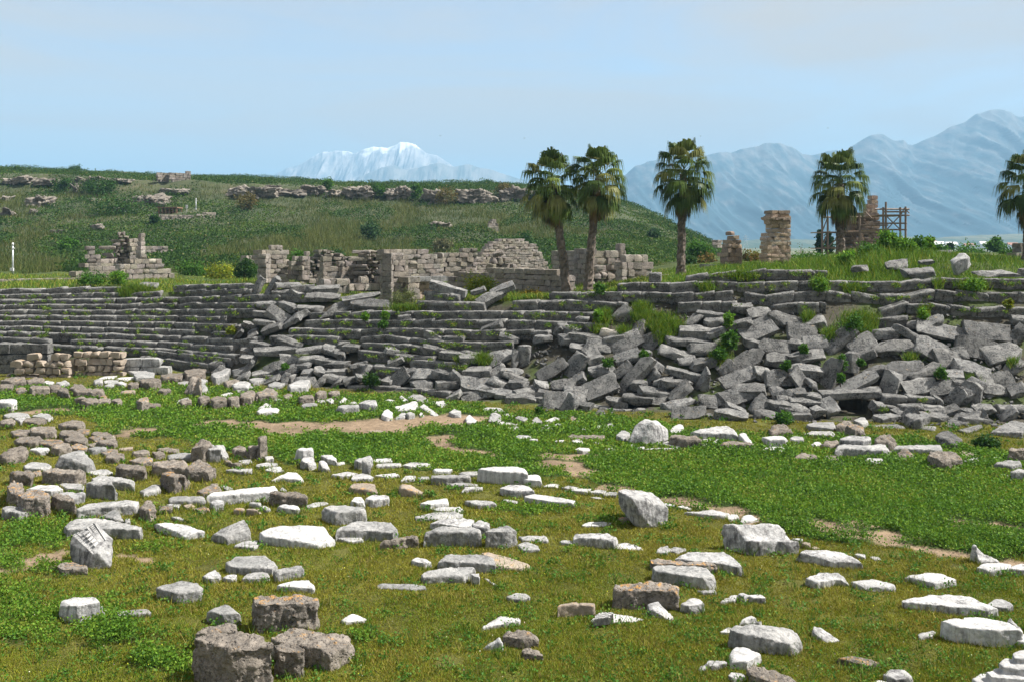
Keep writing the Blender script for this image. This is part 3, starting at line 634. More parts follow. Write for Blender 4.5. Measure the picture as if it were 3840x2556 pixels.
F t 5: 1015,522 1130,512 1200,538 1100,547 | pale stone in the path | flat pale stone sunk in the earth path
F w 110: 365,692 390,680 520,672 530,688 430,702 ; 25: 328,777 360,765 440,765 430,787 | stacked moulded cornice | white cornice piece with three stacked mouldings
F m 30: 405,792 440,762 530,760 555,830,.5 480,817
F m 50: 590,747 680,735 740,765 750,790 660,782
F m 90: 570,795,1 640,785,1 690,885,.1 610,862,.4 | leaning white shard | leaning white shard right of the cornice with stacked mouldings
F m 10: 740,812 810,805 815,820 750,837
F m 30: 75,762 100,752 155,755 162,775 90,782
F m 20: 0,757 25,752 30,775 5,780
F m 15: 0,832 100,812 210,820 210,845 100,852 0,852
F m 10: 75,882 140,855 220,850 260,890 170,902
F w 25: 130,972 290,900,1.6 380,905 440,960 430,977 340,962 220,952 | broken white mound | broken flat white heap of marble in the middle grass
F m 75: 900,792 940,765 1050,742 1080,770 1060,802 950,807 | tall stone of the white line | tallest white block at the left end of a line of marble
F g 85: 960,787 1010,780 1060,835,.6 1050,847,.6
F m 20: 1060,792 1100,775 1245,775 1255,805 1100,812
F w 25: 1090,832 1140,822 1340,818 1330,840 1110,847
F w 25: 1340,837 1430,808 1600,820 1610,845 1400,852 | grassy stone of the white line | white slab with tall green grass against it, in the line of marble
F w 25: 1610,882 1650,870 1800,872 1800,890 1640,897
F m 22: 678,922 850,897 940,915 850,932 780,937 | thin pointed slab | thin white slab with a pointed left end
F m 28: 870,960 890,930 980,910 1090,945 1040,962
F w 12: 1075,932 1280,908 1320,930 1200,947
F w 12: 1330,977 1370,935 1470,935 1460,962
F m 12: 1480,947 1590,940 1590,962 1500,968
F g 50: 1590,947 1620,925 1970,925 1975,945 1720,957 ; 25: 1740,1002 1900,995 2050,1010 2050,1027 1800,1022 | grey moulded doorstep | long grey moulded doorstep slab with a lower step
F m 20: 1885,1082 1920,1040 2080,1035 2085,1052 1950,1062
F w 120: 2033,868 2120,845 2400,836 2480,880 2500,905 2190,892 | big carved white block | big white marble block with a black left side and carved front
F g 25: 1860,907 1950,895 2030,890 2035,925 1900,927
F t 60: 845,1040,1 890,1000,1 1082,995,1 1100,1040,.7 1130,1100,.1 1020,1062,.7 | tan wedge | tan and brown wedge with a smooth slanting right end
F t 70: 1308,1030,1 1330,1003,1 1430,1020,.9 1600,1110,.15 1560,1112,.15 1330,1042,1 | half sunk brown wheel | half sunk brown curved stone sloping into the grass
F m 50: 865,1167 900,1128 965,1132 1005,1177 930,1182 | upright white drum | upright rounded white drum behind the grey block with a square hole
F m 65: 1000,1142 1060,1112 1210,1108 1222,1135 1080,1157 | white cube with a sloped rim | white cube with a sloped upper rim right of the upright white drum
F m 5: 215,1062 240,1038 285,1070 250,1082
F b 90: 115,1087 160,1075 400,1080 450,1110 470,1132 240,1122 | brown block on the bright beam | long brown pitted block touching the right end of the bright beam
F m 50: 190,1217 260,1195 380,1205 405,1240 320,1242
F m 20: 40,1212 80,1205 140,1240 90,1252
F m 15: 430,1217 540,1180 640,1168 665,1190 560,1217 480,1227
F t 15: 0,1242 30,1240 50,1280 10,1285
F m 8: 715,1212 830,1202 845,1217 760,1222
F w 50: 1505,1187 1620,1150 1760,1142 1770,1180 1600,1197 | white wedge block | white block with a dark wedge shaped left end
F m 35: 1905,1162 2000,1155 2180,1165 2215,1190 2030,1197 | black fronted slab | low white slab with a black front, alone on the grass
F m 60: 2238,1047 2290,1018 2500,1020 2560,1075 2330,1072 | dark cornered white block | white block with dark corners below the big carved block
F m 10: 2250,1157 2300,1148 2400,1170 2440,1195 2330,1182
G w 60: 55,952 100,928 255,928 275,985 150,977
G w 8: 280,1032 350,1003 440,1015 420,1037
G m 10: 450,1042 520,1025 620,1040 560,1062
G w 22: 540,1067 600,1050 730,1055 700,1082
G w 25: 700,1082 780,1060 870,1070 850,1097
G m 22: 830,1112 880,1080 970,1085 960,1112
G m 6: 720,1132 780,1125 860,1150 800,1152
G w 50: 110,1112 180,1095 580,1160 570,1182 380,1172 120,1132 | slanting white beam | white marble beam slanting down to the right, left of the tall boulder
G m 15: 1375,1197 1400,1185 1500,1200 1500,1217
G w 12: 1520,1217 1570,1208 1650,1230 1640,1247
G w 40: 1575,1267,.6 1700,1262,.8 1830,1243,1.2 2000,1280 1950,1302 1800,1292 | long low white ridge | long low white marble ridge beside the earth track
G w 20: 1940,1302 2000,1290 2070,1285 2090,1320 2000,1337
G w 20: 2095,1357 2120,1292,2 2200,1295 2270,1335 2180,1352
G m 25: 30,572 60,560 170,562 180,590 60,592
G m 25: 150,602 190,592 240,595 235,612
G m 6: 45,632 90,625 115,640 70,645
G m 18: 365,612 420,605 490,605 490,625 400,624
G m 6: 495,627 515,618 525,640 505,642
G b 28: 512,570 560,558 850,560 855,585 540,582 | long thin grey bar | long thin grey brown bar lying in the far green weeds
G m 25: 540,612 590,600 640,605 655,630 580,637
G w 30: 575,692 610,675 715,680 720,700 650,707 | lone white half drum | lone white half drum in the green weeds
G m 8: 740,632 780,620 800,630 760,640
G m 10: 830,687 920,678 985,690 900,702
G m 20: 1075,657 1110,640 1135,650 1100,665
G g 55: 955,562 1000,515 1080,515 1085,560 1020,592
G w 20: 1435,502 1520,460,2 1570,460,2 1585,520 1470,547
G b 75: 1440,582 1500,560 1720,565 1745,600 1600,607 | brown block under the white beam | square brown block in front of a long white beam below the bank
G m 75: 1635,522 1790,480 1960,470 2030,500 2085,560 1900,542 1720,542 | long white beam below the bank | long grooved white beam lying below the collapsed bank
G g 20: 1350,642 1400,605 1500,640 1480,667
G g 20: 1490,662 1530,632 1560,690 1510,692
G m 25: 1140,682 1160,667 1220,670 1210,687
G m 14: 1215,692 1260,678 1500,680 1500,697
G w 20: 1745,592 1800,583 1830,605 1770,627
G w 10: 1690,652 1780,632 1820,650 1760,664
G g 25: 1830,627 1890,593 1930,610 1880,642
G b 60: 1905,642 1950,615 2190,620 2230,650 2010,642 | brown block by the leaning plank | brown fronted block under a slanting white plank
G w 90: 2080,555,1 2140,528,1 2250,675,.05 2200,682,.05
H w 62: -60,577 60,562 180,568 165,600 0,602 ; 32: -50,692 0,665 155,668 140,702 30,702 | white column base | white carved column base of two stacked pieces in the weeds
G m 15: 0,467 60,455 75,485 10,492
G m 15: 0,497 50,482 80,517 10,522
G g 35: 20,402 60,378 150,405 110,432
G g 14: 150,452 220,383,2.5 295,435 250,462
G m 15: 290,432 400,387,1.6 445,410 350,457
G m 20: 360,467 440,450 475,470 430,487
G m 15: 270,492 320,450,2 350,470 415,515 330,512
G m 10: 200,522 290,508 380,520 300,528
G m 8: 515,487 600,478 600,492 530,496
G m 8: 605,512 680,495 740,510 650,518
G m 12: 750,492 800,462,2 860,500 820,512
G m 8: 900,517 960,498 995,505 940,522
G m 8: 1025,497 1080,485 1110,495 1060,502
G g 10: 560,462 610,420,3 640,440 600,468
G o 14: 510,417 550,378,2.4 600,410 560,432
G m 15: 840,472 920,445 945,470 900,492
F w 15: 2075,330 2110,305 2250,312 2300,350 2180,345
F g 30: 2130,430 2160,350,2 2250,360 2255,420 2200,440
F w 35: 1925,400 1960,365 2040,430 1990,440 1930,440
F m 20: 2260,375 2310,360 2380,365 2370,390
F m 15: 2220,460 2260,435 2380,455 2380,475
F m 8: 2270,490 2352,478 2400,490 2340,500
F m 12: 2090,480 2110,462 2155,480 2120,495
F m 8: 1750,472 1790,456 1815,470 1780,480
H b 40: 0,532 50,460,1.6 150,452,1.6 235,530 150,532 30,542 | brown dome stone | brown dome shaped stone left of a group of grey plates, below the bank
H g 50: 200,592 230,570 330,572 330,600 230,607
H m 35: 390,642 430,622 490,622 490,645 410,657
H b 50: 490,642 530,612 640,608 650,650 540,652
H g 40: 350,462 420,440 600,437 625,480 600,502 380,482 | flat grey plate | flat grey plate stone before the dark vault opening
H g 25: 320,552 400,525 590,525 640,580 560,562
H b 70: 620,472 700,420 770,430 720,482
H o 70: 710,472 760,440 890,490 900,560,.6 800,512
H g 50: 785,422 880,385 925,440 860,462
H m 120: 645,592 760,562 940,580 945,600 870,612 660,602 | ridged slab on the grey block | grey white ridged slab resting on a long grey block
H g 90: 610,692 650,650 1080,650 1110,690 1100,702 700,682 | long grey block under the ridged slab | long smooth grey block carrying a ridged slab, far right weeds
H b 60: 980,592 1010,555,1.3 1110,545,1.3 1190,650,.6 1100,622 990,622
H g 60: 1145,682 1200,652 1580,650 1600,685 1590,702 1400,692 | long pale grey sill | long pale grey sill block right of a brown triangular stone
H m 25: 1100,702 1140,688 1175,705 1130,742
H b 80: 1130,767,.3 1250,675,1 1280,680,1 1375,775,.3 1250,762,.5 | brown triangular stone | brown triangular stone in front of the long pale grey sill
H b 70: 1470,762 1490,715 1700,700 1790,790,.7 1600,782 | big brown lump | big brown lumpy block left of a small white fragment, far right
H t 25: 1730,722 1800,705 1900,720 1905,750 1800,762
H w 28: 1790,802 1850,770 1940,765 1945,800 1900,807 | small white fragment at the weeds | small clean white fragment at the far right edge of the weeds
H b 35: 225,772 300,720 450,745 440,770 280,772
H b 35: 490,762 560,745 640,745 680,800 570,787 | striped brown stone | small brown stone with striped right face in the weeds
H m 45: 890,792 910,768 1060,775 1075,800 960,807 | pale capital block | small pale block with leaves against it, standing in the far right weeds
H f 60: 1535,562 1590,515 1690,520 1780,600,.7 1730,642,.7 1580,592
H f 85: 1260,382 1330,340 1440,335 1485,375 1400,422 1290,412 | pale block by the vault | pale chipped block on the grass right of the vault opening
H f 12: 1610,472 1760,320,7 1960,345,7 1900,420,3 1700,482
H f 15: 1745,512 1960,460 1970,490 1830,542
H f 40: 2040,522 2240,420 2400,450 2330,545
H b 120: 2200,702 2240,680 2400,682 2400,702 | dark brown block at the edge | dark brown block at the right picture edge
H g 70: 2075,822 2160,790 2320,790 2330,820 2240,842 | dark grey carved block | dark grey block with a carved upper edge at the right picture edge
H g 15: 2100,922 2230,912 2235,937 2120,940
H g 100: 2230,897 2280,870 2420,875 2420,902 | dark block cut by the edge | dark grey block cut by the right picture edge
H w 5: 1945,764 2195,748 2200,774 2000,776
S g 14: 470,1385 500,1375 540,1378 560,1395 500,1398
S g 18: 500,1402 540,1390 580,1394 575,1412 510,1414
S b 18: 600,1405 640,1395 690,1398 680,1415 610,1416
S g 30: 790,1400,.6 830,1368,1.2 868,1372,1.2 852,1400 800,1412 | slanted slab at the tier foot | slanted grey slab leaning at the foot of the lowest left tier
S g 20: 870,1440 900,1425 940,1430 930,1450 880,1452
S b 18: 840,1430 880,1418 900,1428 850,1440
S g 14: 930,1420 980,1408 1000,1420 950,1432
S b 28: 690,1388 740,1378 770,1385 760,1402 700,1402
S m 8: 560,1375 600,1368 640,1372 600,1382
S g 22: 1080,1440 1130,1420 1170,1425 1150,1450 1090,1455
S b 26: 960,1470 1000,1455 1040,1460 1030,1480 970,1482
S b 24: 900,1475 935,1462 960,1468 950,1486 905,1486
S g 14: 1000,1440 1030,1428 1070,1434 1050,1446 1010,1448
S g 16: 715,1425 745,1414 780,1420 760,1434 722,1434
'''
KIND = {'m': ('marble', 'white marble'), 'w': ('marble', 'clean white marble'), 'g': ('grey_marble', 'grey marble'), 'b': ('conglomerate', 'brown pitted'), 'o': ('conglomerate', 'orange lichened'),
        't': ('sandstone', 'tan'), 'f': ('limestone', 'pale grey'), 's': ('limestone', 'dark grey'), 'p': ('limestone', 'cream')}
tmp_me = bpy.data.meshes.new('tmp'); tmp_ob = bpy.data.objects.new('tmp', tmp_me); SC.link(tmp_ob)
rm = tmp_ob.modifiers.new('r', 'REMESH'); rm.mode = 'VOXEL'
def voxel(V, Fs, size):
    me = bpy.data.meshes.new('v'); me.from_pydata(V, [], Fs)
    bm = bmesh.new(); bm.from_mesh(me); bmesh.ops.triangulate(bm, faces=bm.faces); bmesh.ops.recalc_face_normals(bm, faces=bm.faces); bm.to_mesh(me); bm.free()
    tmp_ob.data = me; rm.voxel_size = size; bpy.context.view_layer.update()
    ev = tmp_ob.evaluated_get(bpy.context.evaluated_depsgraph_get()); m2 = ev.to_mesh()
    n = len(m2.vertices); co = np.empty(n * 3); m2.vertices.foreach_get('co', co); no = np.empty(n * 3); m2.vertices.foreach_get('normal', no)
    q = [tuple(p.vertices) for p in m2.polygons]; ev.to_mesh_clear(); tmp_ob.data = tmp_me; bpy.data.meshes.remove(me)
    return co.reshape(-1, 3), no.reshape(-1, 3), q
def weather(P, Nn, size, seed, rough, fine, chips=5):
    """knock corners off, then displace along the normal"""
    rg = np.random.default_rng(seed); c = P.mean(0); e = (P.max(0) - P.min(0)) / 2 + 1e-6; P = P.copy()
    for k in range(chips):
        n = rg.normal(size=3) * np.array([1, 1, .8]); n[2] = abs(n[2]) * .8; n /= np.linalg.norm(n) * 1.0
        n = n / e; n /= np.linalg.norm(n); s = (P - c) @ n; m = s.max(); cut = m - rg.uniform(.01, .075) * (m + (-s.min()))
        ov = np.maximum(0, s - cut); P -= n[None] * ov[:, None] * .95
    d = rough * size * fbm(P / size * 2.2 + seed * 3.1, seed, 3) + fine * fbm(P * 6.5 + seed, seed + 5, 4) - fine * .9 * np.maximum(0, fbm(P * 11 + seed, seed + 9, 3) - .35)
    return P + Nn * d[:, None]
ROUGH = {'m': (.017, .020), 'w': (.014, .016), 'g': (.017, .022), 'b': (.020, .042), 'o': (.020, .042), 't': (.020, .018), 'f': (.03, .03), 's': (.03, .03), 'p': (.03, .02)}
THINGS = []        # (object, kind letter, centre, (l, w, h), short, label)
def stone_line(line, idx):
    parts = [s.strip() for s in line.split('|')]; geo = parts[0].split(None, 2); c, k = geo[0], geo[1]; sc = CR[c][2]
    V, Fs = [], []; H = 0
    for pc in geo[2].split(';'):
        dr, pts = pc.split(':'); dr = float(dr)
        pts = [tuple(map(float, p.split(','))) for p in pts.split()]
        fr = max(pts, key=lambda p: p[1]); X, Y = px(c, fr[0], fr[1]); g = gp(X, Y + dr * sc); Z0 = dr * sc * g.y / F
        fm = fr[2] if len(fr) > 2 else 1.0; Z0 = Z0 / fm if fm > .3 else Z0
        T = [];
        for p in pts:
            z = max(.03, Z0 * (p[2] if len(p) > 2 else 1.0)) * (1.14 if k in 'bo' else 1.02) + .02; T.append(gp(*px(c, p[0], p[1]), z)); H = max(H, z)
        cx = sum((t for t in T), Vector()) / len(T); n = len(T); b0 = len(V)
        V += [tuple(t) for t in T]
        for t in T:
            o = (t - cx) * 1.035 + cx; V.append((o.x, o.y, -.12))
        Fs.append(tuple(range(b0, b0 + n))); Fs.append(tuple(range(b0 + 2 * n - 1, b0 + n - 1, -1)))
        for i in range(n): j = (i + 1) % n; Fs.append((b0 + i, b0 + n + i, b0 + n + j, b0 + j))
    FOOT.append(np.array([v[:2] for v in V])); A = np.array(V); lo, hi = A.min(0), A.max(0); d = lo[1]; size = float(np.linalg.norm((hi - lo) / 2))
    vs = max(.018, min(.055, d / 933 * 1.2), max(hi - lo) / 70); thin = H < 3 * vs
    P, Nn, q = voxel(V, Fs, vs if not thin else max(.012, H / 3.2))
    r, f = ROUGH[k]; hh = min(1.0, H / .35)
    if idx in FLUTE: P = FLUTE[idx](P)
    P = weather(P, Nn, size, 100 + idx, r * hh, f * min(1, .4 + .6 * hh), (3 if k in 'bo' else 5) if H > .2 else 3)
    L, W = hi[0] - lo[0], hi[1] - lo[1]; kn = KIND[k][0]
    big = max(L, W); form = 'slab' if H < .30 * min(L, W) else 'block'
    if big < .75: form = 'fragment'
    loc = ((lo[0] + hi[0]) / 2, (lo[1] + hi[1]) / 2, 0)
    o = mesh(kn + '_' + form, P, q, M[k], None, True, loc)
    THINGS.append([o, k, Vector(loc), (L, W, H), parts[1] if len(parts) > 1 else None, parts[2] if len(parts) > 2 else None, form, 'floor'])
    return o
FLUTE = {}; FOOT = []
_lines = [l for l in STONES.strip().splitlines() if l.strip()]
for _i, _l in enumerate(_lines): stone_line(_l, _i)

# ---- the tilted carved cornice block (hand built)
def hull(c, pts, d0):
    bm = bmesh.new()
    for x, y, o in pts: bm.verts.new(at(*px(c, x, y), d0 + o))
    bmesh.ops.convex_hull(bm, input=bm.verts); bm.verts.ensure_lookup_table()
    bm.verts.index_update(); V = [tuple(v.co) for v in bm.verts]; used = [f for f in bm.faces]; Fs = [tuple(v.index for v in f.verts) for f in used]; bm.free()
    return V, Fs
def carved_block():
    gd = gp(*px('A', 800, 570)).y
    V, Fs = hull('A', [(640, 480, .25), (800, 585, 0), (995, 545, .1), (622, 330, .35), (650, 258, .45), (835, 430, .02), (885, 420, 0), (860, 138, .75), (960, 300, .45), (1008, 285, .5), (1010, 400, .35), (700, 500, .9), (990, 480, 1.0), (940, 260, 1.0), (800, 590, .3), (660, 500, .6)], gd)
    P, Nn, q = voxel(V, Fs, .022); P = weather(P, Nn, .7, 777, .012, .010, 0)
    loc = at(*px('A', 810, 575), gd + .4); loc.z = 0
    o = mesh('carved_cornice_block', P, q, M['m'], None, True, tuple(loc))
    c = [at(*px('A', x, y), gd + dd) for x, y, dd in ((650, 258, .45), (835, 430, .02), (960, 300, .45), (860, 138, .75))]   # the carved face
    n = (c[1] - c[0]).cross(c[3] - c[0]).normalized();  n = n if n.z > 0 else -n
    def uv(u, v): return c[0] * (1 - u) * (1 - v) + c[1] * u * (1 - v) + c[2] * u * v + c[3] * (1 - u) * v
    def bar(mb, u0, u1, v0, v1, h):
        b = [uv(u0, v0), uv(u1, v0), uv(u1, v1), uv(u0, v1)]; mb.hexa([p - n * .03 for p in b] + [p + n * h for p in b])
    for nm, v0, v1, k, h, gap in (('dentil_band', .02, .15, 22, .035, .5), ('egg_moulding', .19, .27, 16, .03, .35), ('fillet', .60, .68, 1, .05, 0), ('leaf_moulding', .72, .92, 12, .045, .3), ('cornice_edge', .93, 1.0, 1, .07, 0)):
        mb = MB()
        for i in range(k): bar(mb, (i + gap / 2) / k, (i + 1 - gap / 2) / k, v0, v1, h * (1 if i % 2 == 0 or k < 13 else .8))
        mb.v = [tuple(Vector(v) - loc) for v in mb.v]; mb.build(nm, M['w'], o)
    mb = MB()
    for i in range(5): bar(mb, .22 + i * .15, .30 + i * .15, .32 + .02 * (i % 2), .56, .10); bar(mb, .20 + i * .15, .32 + i * .15, .44, .58, .05)
    mb.v = [tuple(Vector(v) - loc) for v in mb.v]; mb.build('bracket_row', M['w'], o)
    THINGS.append([o, 'm', loc, (1.3, 1, 1.3), 'tilted carved cornice block', 'tilted white cornice block with rows of carved mouldings, standing on its corner', 'block', 'floor'])
carved_block()
def tall_boulder():
    gd = gp(*px('G', 1185, 1410)).y
    V, Fs = hull('G', [(978, 1078, .1), (982, 1180, .1), (1010, 1270, .05), (1085, 1345, 0), (1130, 1395, .0), (1185, 1425, -.1), (1110, 1145, -.25), (1170, 1290, -.25), (1320, 1425, 0), (1430, 1400, .25), (1445, 1230, .3), (1395, 1195, .35), (1365, 1150, .4), (1290, 1105, .5), (1200, 1068, .55), (1055, 1063, .5), (1000, 1068, .4), (1110, 1300, 1.1), (1430, 1300, 1.0), (1330, 1420, 1.0), (1150, 1400, 1.0), (1050, 1100, .9), (1300, 1110, .95), (990, 1200, .6)], gd)
    P, Nn, q = voxel(V, Fs, .03); P = weather(P, Nn, .9, 779, .035, .016, 2)
    loc = at(*px('G', 1220, 1400), gd + .4); loc.z = 0
    o = mesh('marble_boulder', P, q, M['m'], None, True, tuple(loc))
    THINGS.append([o, 'm', loc, (1.6, 1, 1.4), 'tall white boulder', 'tall white marble boulder with black streaks, the tallest stone right of centre', 'block', 'floor'])
tall_boulder()
def stepped_block():
    gd = gp(*px('C', 2160, 440)).y
    prof = [(1850, 165, .55), (1935, 150, .52), (2000, 160, .46), (2035, 205, .38), (2060, 258, .30), (2095, 296, .20), (2165, 303, .03), (2165, 458, 0), (2030, 440, .22), (1900, 405, .48), (1875, 280, .52)]
    A = [at(*px('C', x, y), gd + o) for x, y, o in prof]; ex = at(*px('C', 2165 + 415, 440), gd + .18) - at(*px('C', 2165, 440), gd); V = [tuple(a) for a in A] + [tuple(a + ex) for a in A]; n = len(A)
    Fs = [tuple(range(n)), tuple(range(2 * n - 1, n - 1, -1))] + [(i, n + i, n + (i + 1) % n, (i + 1) % n) for i in range(n)]
    P, Nn, q = voxel(V, Fs, .03); P = weather(P, Nn, 1.0, 781, .02, .014, 1)
    fr = np.clip((gd + .25 - P[:, 1]) * 5, 0, 1); gr = np.maximum(0, np.cos((P[:, 0] - A[6].x) * 2 * math.pi / .62) - .55) * fr; P[:, 1] += gr * .10            # worn grooves down the front
    loc = at(*px('C', 2200, 440), gd + .6); loc.z = 0
    o = mesh('stepped_marble_block', P, q, M['m'], None, True, tuple(loc)); FOOT.append(np.array(V)[:, :2])
    THINGS.append([o, 'm', loc, (2.2, 1.2, 1.2), 'stepped marble block', 'massive white marble block stepped like an armchair with black streaks', 'block', 'floor'])
stepped_block()
def fluted_block():
    gd = gp(*px('G', 1260, 670)).y
    V, Fs = hull('G', [(1068, 628, .15), (1080, 590, .2), (1125, 480, .5), (1215, 412, .75), (1330, 428, .9), (1435, 505, .75), (1438, 600, .5), (1300, 690, 0), (1215, 670, -.05), (1290, 440, .25), (1240, 560, .05), (1400, 660, 1.2), (1150, 660, 1.0), (1350, 470, 1.2)], gd)
    P, Nn, q = voxel(V, Fs, .045); P = weather(P, Nn, 1.2, 783, .022, .016, 1)
    loc = at(*px('G', 1250, 680), gd + .6); loc.z = 0
    o = mesh('fluted_marble_block', P, q, M['m'], None, True, tuple(loc)); FOOT.append(np.array(V)[:, :2])
    THINGS.append([o, 'm', loc, (1.6, 1.2, 1.3), 'fluted grey and white block', 'tall slanting block with a grey left face and white right face below the bank', 'block', 'floor'])
fluted_block()
def ornament(short, name, quads, n_, out):
    """small raised carving on a stone; quads in view pixels on a face plane at given depth"""
    t = next(x for x in THINGS if x[4] == short); o = t[0]; mb = MB()
    for c, x0, y0, x1, y1, d in quads:
        a = [at(*px(c, x0, y1), d), at(*px(c, x1, y1), d), at(*px(c, x1, y0), d), at(*px(c, x0, y0), d)]
        mb.hexa([p + Vector((0, .05, 0)) - t[2] for p in a] + [p - Vector((0, out, 0)) - t[2] for p in a])
    mb.build(name, M[n_], o)
_d = gp(*px('A', 690, 1035)).y
ornament('ornamented white block', 'scroll_carving', [('A', 735 + 8 * (i % 2), 855 + i * 19, 790 - 6 * (i % 3), 868 + i * 19, _d + .12) for i in range(8)] + [('A', 705, 925, 738, 965, _d + .10), ('A', 762, 915, 772, 1012, _d + .08)], 'w', .03)
_t = next(x for x in THINGS if x[4] == 'carved flat white slab')
mb = MB(); _g = gp(*px('C', 790, 1000))
for i in range(9):
    for j in range(3):
        p = gp(*px('C', 745 + i * 15 + j * 14, 1008 - j * 17 - i * 2), .20) - _t[2]; mb.box(p.x - .035, p.x + .035, p.y - .03, p.y + .03, p.z - .12, p.z + .02 + .012 * ((i + j) % 2))
mb.build('carved_band', M['g'], _t[0])
# ------------------------------------------------------------------ the stepped seating bank
TIERS = [   # view, polyline of the upper front edge, short place words
 ('I', '0,572 800,550 1130,545', 'topmost grey seat tier at the left, ending in a grassy gap'),
 ('I', '1560,530 2000,525 2290,522', 'short topmost tier between the grassy gap and the leaning slabs'),
 ('I', '0,615 800,602 1085,600', 'second left tier down, ending at the grassy gap'),
 ('I', '1180,602 1600,580 2260,568', 'second tier down, right of the grassy gap'),
 ('I', '0,662 800,655 1600,640 2300,622 2780,612', 'third tier down, the first to run unbroken across the left bank'),
 ('I', '0,710 800,705 1600,695 2300,690 2520,690', 'fourth tier down on the intact left bank'),
 ('I', '0,757 800,755 1600,750 2316,750', 'fifth tier down on the intact left bank'),
 ('I', '0,803 800,808 1600,810 2030,815', 'sixth tier down on the intact left bank'),
 ('I', '0,853 800,858 1600,868 2090,890', 'seventh tier down on the intact left bank'),
 ('I', '0,900 800,915 1600,930 2100,955', 'eighth tier down on the intact left bank'),
 ('I', '0,950 800,968 1600,990 2050,1020 2316,1010', 'ninth tier down on the intact left bank'),
 ('I', '0,1000 800,1028 1600,1050 2080,1085', 'tenth tier down on the intact left bank'),
 ('I', '0,1052 800,1085 1600,1112 2130,1165', 'eleventh tier down, just above the podium wall at the left'),
 ('I', '1270,1112 1600,1140 2080,1190', 'short lower tier above the stone bench, left bank'),
 ('I', '1260,1180 1600,1210 1900,1245', 'lowest tier of the left bank, beside the rubble wall'),
 ('J', '1520,592 1830,615', 'short tier right of the tall wall pier, highest in the middle'),
 ('J', '1450,672 1720,685 2060,690', 'second short tier right of the tall wall pier'),
 ('J', '480,775 860,770 1400,765 1700,770 2316,765 3150,780', 'long middle tier with green tufts before the tall wall pier'),
 ('J', '430,845 800,845 1200,852 1700,842 2316,848 2770,860 3130,880', 'long middle tier, second below the tall wall pier'),
 ('J', '290,915 900,932 1050,922 1500,925 1900,940 2316,935 2640,945', 'long middle tier, third below the tall wall pier'),
 ('J', '120,990 400,985 850,1002 1100,985 1500,1015 1800,1045 2200,1050 2316,1040', 'sagging middle tier, fourth below the tall wall pier'),
 ('J', '950,1052 1500,1075 1560,1100 2000,1150', 'sagging middle tier, fifth below the tall wall pier'),
 ('J', '910,1120 1300,1160 1600,1175', 'short middle tier low above the fallen blocks'),
 ('J', '1380,1200 1510,1208 1900,1235', 'short stub of tier beside the earth slide'),
 ('J', '865,1245 1050,1255 1350,1280', 'lowest stub of tier in the middle of the bank'),
 ('J', '820,1432 1100,1440 1400,1465 1930,1500', 'rough bottom ledge running below the middle tiers'),
 ('K', '1240,420 1345,418', 'short block of tier at the foot of the third palm'),
 ('K', '1570,440 1850,420 2316,392 2856,398', 'topmost tier on the right, below the square tower'),
 ('K', '950,512 1300,510 1800,500 2316,500 2856,490 3176,500 3500,500 3800,478 3886,470 4316,475 4760,478', 'longest right tier, running from the palms to the picture edge'),
 ('K', '330,595 1000,590 1500,602 2000,585', 'right tier below the three palms, hanging over the grassy gully'),
 ('K', '2100,602 2316,620 2616,592 2916,582 3216,610 3466,625 3716,600 3866,572 4216,598 4760,600', 'wavy right tier sagging over the green hollow'),
 ('K', '0,672 300,665 800,680 1040,690', 'tier ending at the lone propped block'),
 ('K', '1500,685 2040,682', 'short tier right of the grassy gully'),
 ('K', '2360,708 2616,692 2846,690', 'short tier left of the green hollow'),
 ('L', '1030,735 1230,700 1500,695 1900,738', 'short tier right of the green hollow'),
 ('L', '1910,737 2316,732 2420,735', 'short tier overhanging the huge slabs at the right edge'),
 ('L', '1000,832 1270,822', 'two low seat blocks below the green hollow'),
 ('G', '690,295 1000,330 1400,345', 'rough ledge along the foot of the collapsed bank'),
 ('H', '900,502 1130,478 1260,497 1540,522', 'rough kerb ledge on the grass before the vault opening'),
 ('H', '980,290 1250,300 1620,310', 'dark ledge right of the vault opening'),
 ('H', '1060,205 1300,210 1620,225', 'upper dark ledge right of the vault opening'),
 ('I', '2080,1340 2316,1342 2620,1350', 'ledge stones at the foot of the tiers, left of middle'),
]
PROF = [(0, 0), (.10, .012), (.40, .015), (.76, .0), (.80, -.05), (.80, -.40), (.78, -.56), (.40, -.58), (.14, -.56), (.135, -.44), (.12, -.33), (.06, -.24), (.012, -.19), (0, -.15), (-.004, -.06)]
